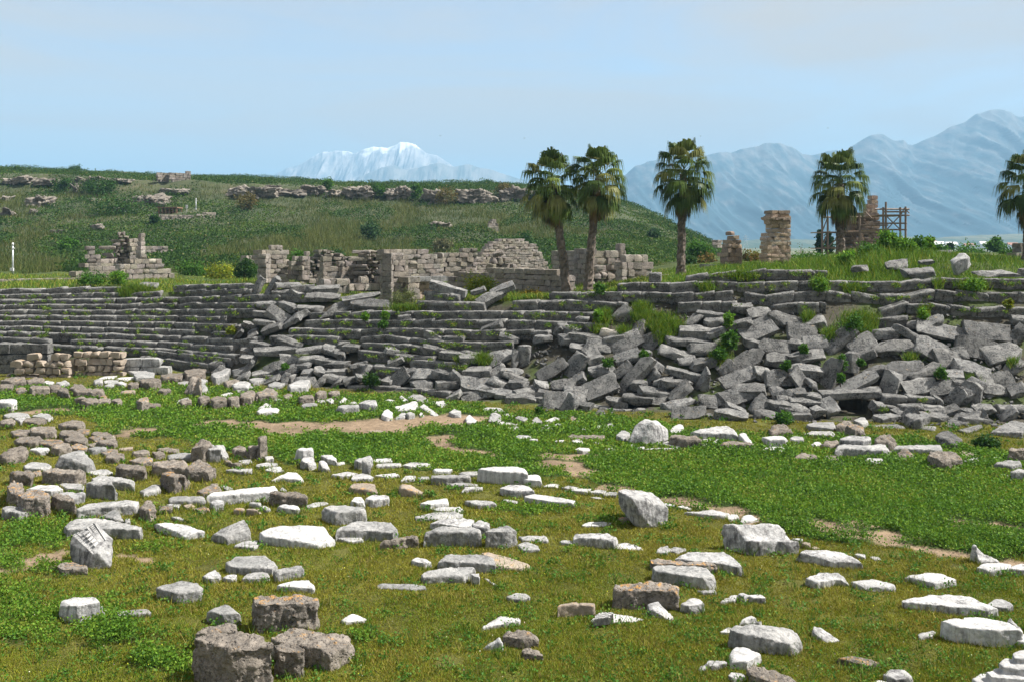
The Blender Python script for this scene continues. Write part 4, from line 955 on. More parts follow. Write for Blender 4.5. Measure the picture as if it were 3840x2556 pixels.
def seat_mesh(a, b, h, seed, n=11, dirn=None):
    """one seat block between two front-edge points; profile has the nosing of the photo"""
    a, b = Vector(a), Vector(b); t = (b - a); Lg = t.length; t /= Lg; bk = Vector((-t.y, t.x, 0)).normalized(); bk = bk if bk.y > 0 else -bk
    up = Vector((0, 0, 1)); pr = []
    P0 = PROF + [PROF[0]]
    for i in range(len(P0) - 1):
        (u0, w0), (u1, w1) = P0[i], P0[i + 1]; ln = math.hypot(u1 - u0, w1 - w0); k = max(1, int(ln / .13))
        for j in range(k): pr.append((u0 + (u1 - u0) * j / k, w0 + (w1 - w0) * j / k))
    m = len(pr); hs = h / .56; V = []; cu, cw = .4, -.28
    for i in range(-1, n + 2):
        s = min(max(i / n, 0), 1); cap = i < 0 or i > n
        for u, w in pr:
            if cap: u, w = cu + (u - cu) * .72, cw + (w - cw) * .72
            V.append(a + t * (s * Lg + (-.02 if i < 0 else .02 if i > n else 0)) + bk * u + up * (w * hs))
    V = np.array([tuple(v) for v in V]); nr = n + 3
    c = V.mean(0); rg = np.random.default_rng(seed)
    T, Bk = np.array(tuple(t)), np.array(tuple(bk))
    R = np.stack([(V - c) @ T / Lg * 2, (V - c) @ Bk / .4, (V[:, 2] - c[2]) / (h / 2)], 1)
    for k in range(5):
        q = rg.normal(size=3) + np.array([0, -.6, .5]); q /= np.linalg.norm(q); s = R @ q; cut = s.max() - rg.uniform(.02, .22); ov = np.maximum(0, s - cut); R -= q[None] * ov[:, None]
    V2 = c + R[:, 0:1] * T[None] * Lg / 2 + R[:, 1:2] * Bk[None] * .4; V2[:, 2] += R[:, 2] * h / 2
    dr = V2 - c; axis = dr - (dr @ T)[:, None] * T[None] * .9; nn = axis / (np.linalg.norm(axis, axis=1)[:, None] + 1e-6)
    V2 = V2 + nn * (.030 * fbm(V2 * 1.7 + seed * .37, seed % 97, 3) + .020 * fbm(V2 * 7, seed % 89, 3))[:, None]
    Fq = [(i * m + j, i * m + (j + 1) % m, (i + 1) * m + (j + 1) % m, (i + 1) * m + j) for i in range(nr - 1) for j in range(m)]
    Fq += [tuple(range(m))[::-1], tuple(range((nr - 1) * m, nr * m))]
    return V2, Fq
rnd = random.Random(5)
for ti, (c, pl, words) in enumerate(TIERS):
    pts = [px(c, *map(float, p.split(','))) for p in pl.split()]
    if pts[-1][0] > 3780: pts.append((pts[-1][0] + 480, pts[-1][1]))          # the tiers run on past the picture edges
    if pts[0][0] < 5: pts.insert(0, (-420, pts[0][1]))
    x, x1 = pts[0][0], pts[-1][0]
    base = bank(*pts[0]); root = empty('seat_tier', base); tag(root, words, 'stone seat tier', 'stepped stone seat tiers of the stadium bank')
    k = 0; rough = 'ledge' in words
    gapprob = .0 if ti in (0, 2, 4, 5, 6, 7, 8) else .012
    while x < x1 - 8:
        D = bankD(x, ip(x, pts)); ln = rnd.uniform(.95, 1.9) * F / D; xe = min(x + ln, x1)
        if x1 - xe < 16: xe = x1
        if not (rnd.random() < gapprob):
            j = 1.0 if not rough else 2.4
            ya, yb = ip(x, pts) + rnd.uniform(-1, 1) * 1.5 * j, ip(xe, pts) + rnd.uniform(-1, 1) * 1.5 * j; g = rnd.uniform(.3, 1.2); of = rnd.uniform(-.05, .05) * j
            A, B = at(x + g, ya, bankD(x, ip(x, pts)) + of), at(xe - g, yb, bankD(xe, ip(xe, pts)) + of + rnd.uniform(-.04, .04))
            Vb, Fb = seat_mesh(A, B, .60 if not rough else .62, ti * 60 + k, max(6, min(14, int((B - A).length / .13))))
            o = mesh('seat_block', Vb - np.array(base), Fb, M['s'], root)
            k += 1
        x = xe
# ------------------------------------------------------------------ fallen seat blocks: view, cx, cy, length, thickness, tilt in the picture, yaw, depth (m)
FALL = '''
J 20,540 150,75 55 20|lone slab on end at the left of a leaning pair, above the seat tiers|slab on end
J 150,545 160,85 62 -15|tall slab leaning to the right at the edge of the seat tiers|tall leaning slab
J 300,535 200,60 -3
J 420,560 220,65 0
J 260,590 170,45 0
J 380,598 110,45 -30
J 600,575 320,75 -3 10|broad flat block on the heap left of the tall wall pier|broad flat block left of the pier
J 600,640 270,70 -3
J 960,640 300,70 8 10|dark slab roof like over a gap, just left of the tall wall pier|dark slab left of the pier
J 1040,710 300,90 5 -15
J 780,725 430,80 10 25|long slanting slab below the dark slab left of the wall pier|long slanting slab
J 1740,565 340,75 -12 -10|big slanting slab on the highest middle tier|big slab on the middle tier
J 2130,640 230,95 25 20|pale slab tilted up beside the yellow green bush|pale tilted slab by the bush
J 2230,565 200,60 20
J 2010,585 130,50 18
J 110,710 210,65 -3
J 310,730 180,75 -15
J 490,745 190,60 -3
J 80,790 180,60 -5 -20
J 210,815 240,95 -20 -25|pale broken slab sliding down left of the middle tiers|pale sliding slab
J 90,875 180,65 -3
J 150,925 150,85 25
J 400,800 150,65 25
J 320,860 220,60 38
J 300,1048 240,80 -12 -15
J 180,1130 320,85 0 8|wide block overhanging a dark hollow under the middle tiers|wide overhanging block
J 560,1110 330,75 5 10
J 670,1115 130,70 0
J 790,1065 130,65 10
J 870,1095 140,65 -5
J 760,1160 110,75 -10
J 320,1190 160,100 15
J 500,1190 190,70 -5
J 660,1230 210,65 -8
J 760,1245 270,60 8
J 600,1312 150,60 -30
J 730,1312 150,55 5
J 460,1330 120,75 15
J 160,1290 170,110 35 -20|rounded pale block standing at the foot of the tiers, left of middle|rounded pale block at the foot
J 265,1385 130,95 75 10|upright grey stone at the foot of the tiers, left of middle|upright stone at the foot
J 430,1410 190,75 10
J 860,1385 130,65 8
J 40,1330 140,60 0
J 920,1250 150,55 10
J 1180,1390 140,70 10
J 1290,1385 190,130 48 -20|large pale block leaning left under the lowest middle tiers|large pale block leaning left
J 1420,1310 130,85 12
J 1530,1345 270,95 -10 15|long smooth block under the lowest middle tiers|long smooth block
J 1690,1330 190,90 0
J 1860,1370 190,85 -35
J 1500,1420 170,60 0
J 1730,1430 190,100 0
J 2010,1420 270,140 -8 10|big rounded pale boulder at the foot of the earth slide|big pale boulder at the slide
J 2120,1490 190,75 0
J 2000,1535 260,95 5 15|wide grey block on the grass edge below the big pale boulder|wide grey block at the grass edge
J 2220,1175 230,115 18 20|pale block tilted over the earth slide|pale block over the slide
J 2190,1320 150,125 18
J 2020,1310 210,80 8
J 1990,1190 260,75 -5
J 1850,1165 300,70 -5
J 1610,1120 170,75 -15
K 1030,785 230,110 28 25|lone propped block with sharp edges under the right tier|lone propped block
K 905,960 170,85 -8 -10 p|cream topped block, the only pale yellow one on the bank|cream topped block
K 930,1010 180,70 12
K 690,1005 300,75 -4
K 520,1015 180,80 0
K 600,1095 130,60 0
K 785,1085 220,110 -8 -10|square edged grey block below the cream topped block|square edged block
K 725,1150 190,130 -52
K 760,1205 150,85 10
K 810,1297 225,85 2 5|smooth even grey block lying level among tilted slabs|smooth level block
K 575,1265 240,150 68 -10|tall smooth slab on end right of the earth slide|tall slab on end
K 610,1372 120,65 45
K 1040,1050 270,150 18 15|big flat slab facing up below the grassy gully|big flat slab below the gully
K 1260,1010 210,160 42 15|big diamond shaped slab at the lower end of the grassy gully|diamond shaped slab
K 1150,930 180,95 40
K 1050,1180 230,110 20
K 1000,1300 200,110 35
K 800,1455 280,165 15 15|massive bright block with a rusty upper left corner|massive bright block
K 480,1435 230,115 15
K 600,1510 230,115 -5
K 340,1530 200,75 -5
K 1080,1385 440,110 42 15|very long slab slanting from lower left to upper right|very long slanting slab
K 1270,1270 170,100 -10
K 1150,1430 150,85 0
K 1280,1365 130,95 55
K 1370,1395 150,65 10
K 1470,1425 270,90 -5 15|blue grey block with a sharp lower corner in the rubble|blue grey block
K 1560,1322 310,80 -12 -10|long beam block sliding to the right in the rubble|long sliding beam
K 1750,1390 220,105 66 -15|smooth slab on end in the middle of the rubble|smooth slab on end
K 1510,1495 240,95 35
K 1300,1520 240,90 -10
K 1480,1150 260,85 -10
K 1720,1110 230,105 5 5|rough dark block above the earth patch|rough dark block
K 1580,1205 170,75 10
K 1710,1240 240,85 12
K 1600,1045 370,72 -4 -8|long level row block below the short right tier|long level row block
K 1460,1030 150,75 -3
K 1680,955 290,85 -3
K 1840,965 170,80 10
K 1830,865 200,85 8
K 1810,800 230,60 -2
K 1910,1045 130,65 20
K 1930,1265 150,80 35
K 2080,740 220,85 -3
K 2050,885 200,75 15
K 2220,930 310,155 16 20|huge tilted slab right of the green bush on the bank|huge tilted slab by the green bush
K 2230,790 200,110 10
K 2110,1225 380,150 25 25|broad cracked slab rising to the right above the earth patch|broad cracked slab
K 2040,1370 330,100 10
K 2260,1330 140,120 -20
K 2140,1485 250,100 15
K 2030,1525 340,110 5 15|wide white faced block at the foot of the rubble|wide white faced block
K 110,1185 200,95 86 10|upright post like block left of the earth slide|upright post like block
K 30,1200 190,85 86
K 370,1300 300,110 25 20|dark vaulted slab over the hole beside the earth slide|dark slab over the hole
K 130,1490 200,75 5
K 60,1425 160,75 0
L 160,850 310,110 -8 -15|long pale block pointing right, left of the green hollow|long pale block by the hollow
L 420,870 190,75 20
L 310,965 240,160 -5 5|large whitish block seen from above, left of the upright wedge|large whitish block
L 440,1055 220,110 -5
L 630,1035 310,130 33 15|smooth tilted block rising to the right below the green hollow|smooth tilted block
L 850,1065 230,130 25
L 870,1160 170,85 20
L 1060,970 230,95 2 8|flat topped seat block standing level right of the hollow|level seat block
L 1290,985 290,85 -30 -10|seat block sliding down to the right|sliding seat block
L 1120,1105 370,120 -5 20|smooth block with a sharp lower edge in the middle of the right rubble|sharp edged block
L 1335,885 150,65 10
L 1470,885 250,100 25
L 1600,960 430,150 -10 -10|wide pitted slab facing the viewer below the right tiers|wide pitted slab
L 1500,1125 340,170 -22 -15|big pitted slab tilted down to the right|big pitted slab
L 1630,1190 200,170 -10
L 1985,955 420,150 -3 5|huge pitted slab lying open at the right edge, upper one|huge upper slab
L 2255,980 190,130 30
L 1890,1110 310,170 0
L 2120,1145 330,180 5 10|huge square slab with a smooth corner at the right edge, lower one|huge lower slab
L 1735,1155 110,110 10
L 1840,1295 340,120 -10 -15|pale smooth block pointing right under the huge slabs|pale smooth block
L 1215,1305 360,165 5 5|broad grey slab facing the viewer above the vault opening|broad slab over the vault
L 1420,1315 330,80 12
L 1110,1420 210,140 65
L 1380,1445 310,125 2 10|bright whitish block right of the vault opening|bright block right of the vault
L 1580,1460 260,130 12
L 1660,1350 210,75 8
L 1750,1425 190,80 -12
L 1790,1500 330,130 32 20|large white block rising to the right near the lower right rubble|large white rising block
L 2070,1430 310,170 -12
L 2270,1480 160,120 30
L 2230,1260 170,55 20
L 560,1330 300,140 72 -10|tall sharp block standing on its point, left of the vault|tall block on its point
L 755,1225 180,90 78 10|thin upright wedge in a dark gap|thin upright wedge
L 390,1170 210,105 -5
L 280,1180 190,95 12
L 330,1300 270,95 -5
L 110,1370 240,140 -14
L 290,1400 210,130 -52
L 400,1420 100,65 -30
L 60,1500 140,65 5
L 260,1510 140,75 0
L 150,1540 140,75 0
L 400,1540 160,70 0
L 60,1100 260,130 -5
L 90,1205 210,110 0
L 950,1310 210,100 10
L 780,1430 430,110 22 10|long rough slab sloping up over the vault opening|rough slab over the vault
H 80,300 250,110 4
H 250,335 230,100 0
H 150,230 170,105 20
H 330,255 280,85 -5
H 260,405 230,60 0
H 760,190 520,95 2 0|rough lintel course arching over the dark vault opening|rough vault lintel
H 560,300 120,150 20
H 1000,300 110,90 -15
H 450,350 110,90 10
H 1530,360 190,90 0
H 1720,210 180,130 60
H 1880,180 200,140 70
H 2100,100 300,170 10
G 80,270 250,105 5
G 290,235 190,95 0
G 400,330 210,150 15
G 530,355 200,110 62 10|rusty upright block at the foot of the rubble|rusty upright block
G 670,345 120,90 0
G 590,235 230,140 -5
G 960,270 200,85 -5
G 1150,240 240,100 -6
G 1530,280 260,80 3
G 1300,225 230,110 -10
G 1790,260 150,120 -5
G 2060,360 180,100 -20
G 2280,300 190,150 20
G 1620,425 280,120 8
G 2010,435 250,105 -10
G 2040,225 360,140 12
'''
def box_rock(L_, T_, Dp, seed, n=7, crisp=False):
    g = np.linspace(-1, 1, n + 1); A, B = np.meshgrid(g, g, indexing='ij'); A, B = A.ravel(), B.ravel(); o = np.ones_like(A); S = []; Q = []
    i = (np.arange(n)[:, None] * (n + 1) + np.arange(n)[None]).ravel(); q = np.stack([i, i + n + 1, i + n + 2, i + 1], 1)
    for k, s in ((0, 1), (0, -1), (1, 1), (1, -1), (2, 1), (2, -1)):
        P = [None] * 3; P[k] = o * s; P[(k + 1) % 3] = A; P[(k + 2) % 3] = B; b = len(S) * (n + 1) ** 2
        S.append(np.stack(P, 1)); Q.append((q if s > 0 else q[:, ::-1]) + b)
    P = np.concatenate(S); Q = np.concatenate(Q); e = np.array([L_, Dp, T_]) / 2; P = P * e
    r = min(e) * (.06 if crisp else .16); inn = np.clip(P, -(e - r), e - r); dv = P - inn; dn = dv / (np.linalg.norm(dv, axis=1)[:, None] + 1e-9); P = inn + dn * r
    rg = np.random.default_rng(seed)
    # shear / taper so that no block is a true box
    sh = rg.uniform(-.16, .16, 4) * (.2 if crisp else 1); P = P + np.stack([P[:, 2] * sh[0] + P[:, 1] * sh[1], P[:, 0] * sh[2] * .5, P[:, 0] * sh[3] * .3], 1)
    R = P / e
    for k in range(3 if crisp else 7):
        v = rg.normal(size=3); v /= np.linalg.norm(v); s = R @ v; cut = s.max() - rg.uniform(.08, .30 if crisp else .55); R = R - v[None] * np.maximum(0, s - cut)[:, None]
    P = R * e; rad = P / (np.linalg.norm(P / e, axis=1)[:, None] + 1e-6); nn = dn * .7 + .3 * rad / (np.linalg.norm(rad, axis=1)[:, None] + 1e-6)
    sz = float(np.linalg.norm(e)); dsp = (.012 if crisp else .05) * sz * fbm(P / sz * 2.2 + seed * 1.7, seed % 91, 3) + .026 * fbm(P * 6 + seed, seed % 83, 4)
    return P + nn * dsp[:, None], Q
FALLN = FALL.strip().splitlines()
def filler(n, seed):
    """more fallen blocks where the bank would show bare soil"""
    cov = np.zeros((200, 400), bool); rg = random.Random(seed)                 # 10 px cells, y from 900
    def mark(x, y, rx, ry):
        i0, i1 = int((y - ry - 900) / 5), int((y + ry - 900) / 5) + 1; j0, j1 = int((x - rx) / 10), int((x + rx) / 10) + 1; cov[max(0, i0):max(0, i1), max(0, j0):max(0, j1)] = True
    for c, pl, w in TIERS:
        pts = [px(c, *map(float, p.split(','))) for p in pl.split()]; x = pts[0][0]
        while x < min(pts[-1][0], 3900): mark(x, ip(x, pts) + 8, 8, 9); x += 10
    for l in FALLN:
        a = l.split('|')[0].split(); cx, cy = map(float, a[1].split(',')); L_, T_ = map(float, a[2].split(',')); X, Y = px(a[0], cx, cy); r = math.radians(float(a[3])); s = CR[a[0]][2] * .5
        mark(X, Y, (L_ * abs(math.cos(r)) + T_ * abs(math.sin(r))) * s * .9, (L_ * abs(math.sin(r)) + T_ * abs(math.cos(r))) * s * .9)
    for X, Y, a, b in ((2400, 1170, 90, 60), (2480, 1230, 80, 40), (3220, 1215, 80, 45), (3200, 1530, 90, 40), (2060, 1350, 70, 60), (480, 1080, 60, 30)): mark(X, Y, a, b)
    out = []
    for k in range(60000):
        if len(out) >= n: break
        X = rg.uniform(800, 3830); y0 = ip(X, [(700, 1300), (850, 1230), (1000, 1180), (1300, 1180), (1800, 1200), (2300, 1190), (3000, 1195), (3840, 1200)]); Y = rg.uniform(y0, ip(X, YF) + 5)
        i, j = int((Y - 900) / 5), int(X / 10); w = cov[i - 1:i + 2, j - 1:j + 3]
        if w.any(): continue
        s = F / bankD(X, Y); L_ = rg.uniform(.6, 1.25) * s; T_ = rg.uniform(.32, .5) * s; r = rg.choice([0, 0, -8, 10, 25, -20, 50]); out.append('S %.0f,%.0f %.0f,%.0f %d' % (X, Y, L_, T_, r)); mark(X, Y, L_ * .42, T_ * .5)
    return out
FALLN += filler(55, 3)
FK = 0
for ln in FALLN:
    pt = ln.split('|'); a = pt[0].split(); c = a[0]; cx, cy = map(float, a[1].split(',')); L_, T_ = map(float, a[2].split(',')); rot = float(a[3]); k = 'f'
    yaw = float(a[4]) if len(a) > 4 else None
    if len(a) > 5: k = a[5]
    rg = random.Random(FK * 7 + 1); FK += 1
    if yaw is None: yaw = rg.uniform(-28, 28)
    if k == 'f' and rg.random() < .45: k = 's'
    sc = CR[c][2]; X, Y = px(c, cx, cy); D = bankD(X, Y); ppm = F / D
    kk = rg.uniform(1.0, 1.25); Lm, Tm = L_ * sc / ppm * kk, T_ * sc / ppm * rg.uniform(.98, 1.18); flat = Tm > .62                 # a big face is a slab seen from above
    if flat: th, dp, pit = rg.uniform(.34, .45), Tm * 1.12, rg.uniform(38, 62)
    else: th, dp, pit = Tm * .82, rg.uniform(.62, .85), rg.uniform(4, 22)
    P, Q = box_rock(Lm, th, dp, 3000 + FK)
    R = Matrix.Rotation(math.radians(-rot), 4, 'Y') @ Matrix.Rotation(math.radians(pit), 4, 'X') @ Matrix.Rotation(math.radians(yaw * (.5 if flat else 1)), 4, 'Z')
    P = P @ np.array(R.to_3x3()).T
    o = at(X, Y, D + (.34 if not flat else .42)); o.z = max(o.z, Tm * .30)
    ob = mesh('fallen_seat_block', P, Q, M[k]); ob.location = o
    THINGS.append([ob, k, o, (Lm, dp, th), pt[2] if len(pt) > 2 else None, pt[1] if len(pt) > 1 else None, 'slab' if flat else 'block', 'bank'])
# ---- podium wall and rubble wall at the left foot of the bank, stone bench
def course_wall(name, m, x0, x1, ytop, ybot, dfun, hgt, seed, lmin=.6, lmax=1.1, parent=None, jit=.03, tone=(.8, 1.1), thick=.7, rough=.03):
    """wall of separate rough stones built into one mesh; ytop: polyline in photo pixels"""
    rg = random.Random(seed); VV, QQ, CC = [], [], []; nb = 0
    d0 = dfun((x0 + x1) / 2); zb = at(0, ybot, d0).z; nrow = 0
    while True:
        z = zb + nrow * hgt; x = x0 - rg.uniform(0, 20); any_ = False; hr = hgt * rg.uniform(.92, 1.0)
        while x < x1:
            d = dfun(x); ln = rg.uniform(lmin, lmax); xe = x + ln * F / d; xm = (max(x, x0) + min(xe, x1)) / 2
            zt = at(0, ip(xm, ytop), d).z
            if z + hgt * .55 < zt:
                any_ = True; a, b = at(max(x, x0), 0, d), at(min(xe, x1), 0, dfun(min(xe, x1)))
                w = (Vector((b.x, b.y, 0)) - Vector((a.x, a.y, 0))); Lw = w.length
                if Lw > .12:
                    P, Q = box_rock(Lw * .985, hr * .985, thick, seed * 50 + nb, 3, jit < .08); ang = math.atan2(w.y, w.x) + rg.uniform(-jit, jit)
                    R = np.array(Matrix.Rotation(ang, 3, 'Z') @ Matrix.Rotation(rg.uniform(-jit, jit), 3, 'Y'))
                    cc = Vector(((a.x + b.x) / 2, (a.y + b.y) / 2, z + hgt / 2)) + Vector((-math.sin(ang), math.cos(ang), 0)) * (thick / 2 + rg.uniform(-jit, jit) * 1.6)
                    P = P @ R.T + np.array(cc); t = rg.uniform(*tone); VV.append(P); QQ.append(Q + nb * len(P)); CC.append(np.tile([t, t * rg.uniform(.96, 1.02), t * rg.uniform(.9, 1.03)], (len(P), 1))); nb += 1
            x = xe
        nrow += 1
        if (not any_ and nrow > 1) or nrow > 60: break
    if not VV: return None if parent is not None else empty(name)
    loc = at((x0 + x1) / 2, ybot, d0)
    return mesh(name, np.concatenate(VV), np.concatenate(QQ), m, parent, True, tuple(loc) if parent is None else None, np.concatenate(CC))
fl = lambda dx: (lambda x: dfoot(x) + dx)
tag(course_wall('podium_wall', M['s'], -60, 180, [(-60, 1292), (100, 1298), (150, 1297), (180, 1305)], 1400, fl(-1.2), .62, 7, .7, 1.2), 'smooth grey podium wall of four courses below the tiers at the left edge', 'wall')
tag(course_wall('rubble_wall', M['t'], 20, 262, [(20, 1395), (58, 1380), (60, 1352), (90, 1350), (95, 1338), (150, 1332), (165, 1340), (180, 1326), (230, 1330), (262, 1340)], 1428, fl(-2.6), .42, 8, .34, .8, jit=.085, tone=(.7, 1.15)), 'low tan rubble wall of rounded stones in front of the grey podium wall', 'wall')
tag(course_wall('rubble_wall', M['t'], 262, 458, [(262, 1335), (300, 1322), (320, 1315), (380, 1314), (420, 1306), (458, 1318)], 1420, fl(-2.2), .42, 9, .34, .8, jit=.085, tone=(.7, 1.15)), 'taller tan rubble wall of rounded stones left of the stone bench', 'wall')
tag(course_wall('stone_bench', M['g'], 458, 630, [(458, 1352), (560, 1354), (600, 1360), (630, 1362)], 1404, fl(-1.5), .5, 10, .9, 1.5), 'long low stone bench with smooth seat slabs right of the rubble wall', 'bench')
# ------------------------------------------------------------------ ruins behind the bank
def wall(x0, x1, ybot, prof, d, d1=None, h=.42, seed=1, parent=None, name='wall', thick=.9, jit=.018, lmin=.42, lmax=.95, tone=(.78, 1.15), m='a'):
    prof = [p for p in prof]; d1 = d + .5 * (x1 - x0) * d / F if d1 is None else d1
    return course_wall(name, M[m], x0, x1, prof, ybot, lambda x: d + (d1 - d) * (x - x0) / max(1, x1 - x0), h, seed, lmin, lmax, parent, jit, tone, thick)
def side(xf, d0, d1, ytop, ybot, seed, parent, h=.42, tone=(.8, 1.1)):
    """return wall going away from the camera at column xf (photo px at depth d0)"""
    X = (xf - 1920) * d0 / F; rg = random.Random(seed); zb = at(0, ybot, d0).z; zt = at(0, ytop, d0).z; VV, QQ, CC = [], [], []; nb = 0; z = zb
    while z + h * .6 < zt:
        y = d0
        while y < d1 - .1:
            ln = min(rg.uniform(.6, 1.1), d1 - y); P, Q = box_rock(.7, h * .98, ln * .98, seed * 31 + nb, 3, True); t = rg.uniform(*tone)
            VV.append(P + np.array([X + .35 + rg.uniform(-.02, .02), y + ln / 2, z + h / 2])); QQ.append(Q + nb * len(P)); CC.append(np.tile([t, t, t], (len(P), 1))); nb += 1; y += ln
        z += h
    return mesh('side_wall', np.concatenate(VV), np.concatenate(QQ), M['a'], parent, True, None, np.concatenate(CC))
def ruin(name, label, cat, group=None): 
    r = empty(name); tag(r, label, cat, group); return r
r = ruin('ruined_building', 'left ruin with stepped front walls and two broken towers beyond the tiers', 'ruin')
wall(285, 470, 1066, [(285, 1024), (330, 1020), (345, 1003), (450, 997), (470, 997)], 88, seed=21, parent=r, name='front_wall')
wall(450, 655, 1064, [(450, 1003), (490, 985), (530, 960), (600, 965), (612, 998), (635, 1015), (645, 1027), (655, 1030)], 86, seed=22, parent=r, name='corner_wall', h=.46, lmin=.5, lmax=1.0)
wall(318, 378, 1003, [(318, 985), (327, 980), (328, 926), (346, 926), (347, 948), (374, 948), (378, 985)], 92, seed=23, parent=r, name='side_pier')
wall(372, 440, 1003, [(372, 970), (440, 966)], 93, seed=24, parent=r, name='low_wall')
wall(430, 488, 1003, [(430, 905), (440, 892), (447, 868), (460, 864), (478, 872), (484, 900), (488, 955)], 94, seed=25, parent=r, name='rubble_tower', jit=.12, lmin=.3, lmax=.7, h=.36, thick=1.6)
wall(486, 532, 1003, [(486, 905), (500, 889), (525, 886), (532, 886)], 94.5, seed=26, parent=r, name='tower', thick=1.4)
wall(528, 545, 1000, [(528, 876), (545, 876)], 93.6, seed=27, parent=r, name='pilaster', thick=.9, lmin=.9, lmax=1.2)
tag(wall(0, 305, 1080, [(0, 1052), (30, 1049), (120, 1048), (225, 1047), (230, 1040), (300, 1040), (305, 1045)], 82, seed=28, jit=.05), 'low broken wall running from the left edge to the left ruin', 'wall')
tag(wall(545, 772, 975, [(545, 922), (600, 925), (640, 932), (660, 950), (720, 950), (735, 942), (770, 941), (772, 950)], hill_depth(650, 965).y, None, seed=29, h=.55, jit=.05), 'low weathered wall on the slope right of the left ruin', 'wall')
tag(wall(925, 968, 985, [(925, 965), (940, 953), (968, 955)], 112, seed=30, jit=.06), 'small wall stub behind the dark bush, left of the square pier', 'wall')
r = ruin('ruined_building', 'ruined pink grey masonry building with piers, tall wall and rounded gable in the middle', 'ruin')
a = wall(982, 1085, 1062, [(982, 948), (1005, 930), (1010, 927), (1072, 926), (1076, 975), (1085, 985)], 82, seed=31, parent=r, name='square_pier', thick=1.2); side(968, 80.9, 84.5, 948, 1062, 131, r)
wall(1091, 1130, 1050, [(1091, 985), (1108, 980), (1110, 958), (1128, 950), (1130, 985)], 82, seed=32, parent=r, name='broken_pillar', jit=.06)
wall(1134, 1163, 1050, [(1134, 968), (1147, 950), (1163, 950)], 82, seed=33, parent=r, name='broken_pillar')
wall(1160, 1218, 1062, [(1160, 1040), (1218, 1030)], 83, seed=34, parent=r, name='low_wall', jit=.06)
wall(1212, 1376, 1090, [(1212, 964), (1246, 964), (1252, 1000), (1262, 980), (1268, 1000), (1280, 1000), (1281, 977), (1320, 977), (1321, 958), (1372, 957), (1376, 990)], 80, seed=35, parent=r, name='pier_wall', jit=.04)
wall(1215, 1312, 1100, [(1215, 1030), (1260, 1045), (1300, 1035), (1312, 1050)], 77, seed=36, parent=r, name='stepped_wall', h=.6, jit=.05)
wall(1312, 1430, 1090, [(1312, 1052), (1365, 1052), (1368, 1036), (1385, 1036), (1388, 1050), (1430, 1045)], 78, seed=361, parent=r, name='low_wall', h=.6, jit=.05)
wall(1150, 1380, 1080, [(1150, 1000), (1180, 960), (1200, 940), (1260, 940), (1300, 965), (1380, 960)], 90, seed=362, parent=r, name='rubble_core', jit=.15, lmin=.3, lmax=.6, h=.34, tone=(.6, .85), thick=1.5)
wall(1375, 1445, 1095, [(1375, 942), (1390, 933), (1430, 935), (1445, 950)], 80.5, seed=37, parent=r, name='rubble_core', jit=.16, lmin=.25, lmax=.55, h=.30, tone=(.6, .95), thick=1.6)
wall(1440, 1662, 1100, [(1440, 934), (1600, 932), (1625, 948), (1640, 955), (1662, 968)], 79, seed=38, parent=r, name='tall_wall', thick=1.0)
wall(1452, 1532, 1165, [(1452, 957), (1532, 957)], 69.5, seed=39, parent=r, name='front_pier', thick=1.0); side(1433, 68.6, 76, 957, 1165, 139, r)
wall(1530, 1576, 1165, [(1530, 1043), (1576, 1043)], 69.8, seed=40, parent=r, name='front_pier', thick=1.0)
wall(1574, 1640, 1140, [(1574, 1054), (1640, 1054)], 71, seed=41, parent=r, name='brick_infill', h=.38, tone=(.72, .98), m='c')
wall(1552, 1680, 1057, [(1552, 1034), (1680, 1034)], 70.4, seed=42, parent=r, name='lintel_beam', h=.42, lmin=1.4, lmax=2.2, m='g', thick=.8)
wall(1675, 2125, 1105, [(1675, 1028), (1820, 1022), (1836, 1020), (1837, 1002), (2030, 1000), (2035, 1014), (2100, 1020), (2118, 1040), (2125, 1052)], 80, 69, seed=43, parent=r, name='long_wall', tone=(.72, .95))  # lowered tone: shade on this left-turned face is put into the tint
wall(1658, 1790, 1036, [(1658, 955), (1672, 945), (1733, 945), (1736, 933), (1785, 933), (1788, 960), (1790, 1010)], 83, seed=44, parent=r, name='broken_wall', jit=.07)
wall(1785, 2057, 1030, [(1785, 1000), (1800, 962), (1830, 925), (1858, 905), (1874, 903), (1876, 892), (1962, 891), (1970, 907), (2000, 916), (2030, 945), (2050, 985), (2057, 1008)], 86, seed=45, parent=r, name='rounded_gable', thick=1.0, h=.24, lmin=.3, lmax=.7, tone=(1.0, 1.25))
wall(1850, 1935, 1015, [(1850, 965), (1862, 945), (1885, 950), (1900, 965), (1935, 985)], 84.6, seed=46, parent=r, name='block_heap', jit=.12, h=.6, tone=(.8, 1.0))
wall(2068, 2165, 1085, [(2068, 950), (2085, 944), (2120, 942), (2165, 940)], 84, 80, seed=47, parent=r, name='dark_wall', tone=(.7, .9))  # darkened tint carries the shade of a wall turned from the sun
wall(2150, 2200, 1085, [(2150, 938), (2200, 938)], 79, 76, seed=48, parent=r, name='corner_pier', tone=(.7, .9))  # same darkened tint, standing in for shade on the pier
wall(2195, 2346, 1100, [(2195, 950), (2200, 950), (2238, 935), (2270, 937), (2275, 945), (2310, 940), (2316, 923), (2346, 922)], 78, seed=49, parent=r, name='broken_wall', jit=.07, h=.6)
wall(2215, 2340, 1100, [(2215, 1000), (2250, 985), (2270, 1010), (2300, 1000), (2335, 1005), (2340, 1040)], 75.6, seed=50, parent=r, name='stepped_wall', jit=.08, h=.58)
wall(2334, 2450, 1064, [(2334, 1005), (2345, 975), (2350, 946), (2404, 946), (2405, 960), (2433, 962), (2440, 1000), (2450, 1012)], 74.5, seed=51, parent=r, name='end_wall', h=.58, jit=.035)
tag(wall(2450, 2545, 1050, [(2450, 1020), (2545, 1018)], 71, seed=52, jit=.05), 'low stone stub at the foot of the third palm', 'wall')
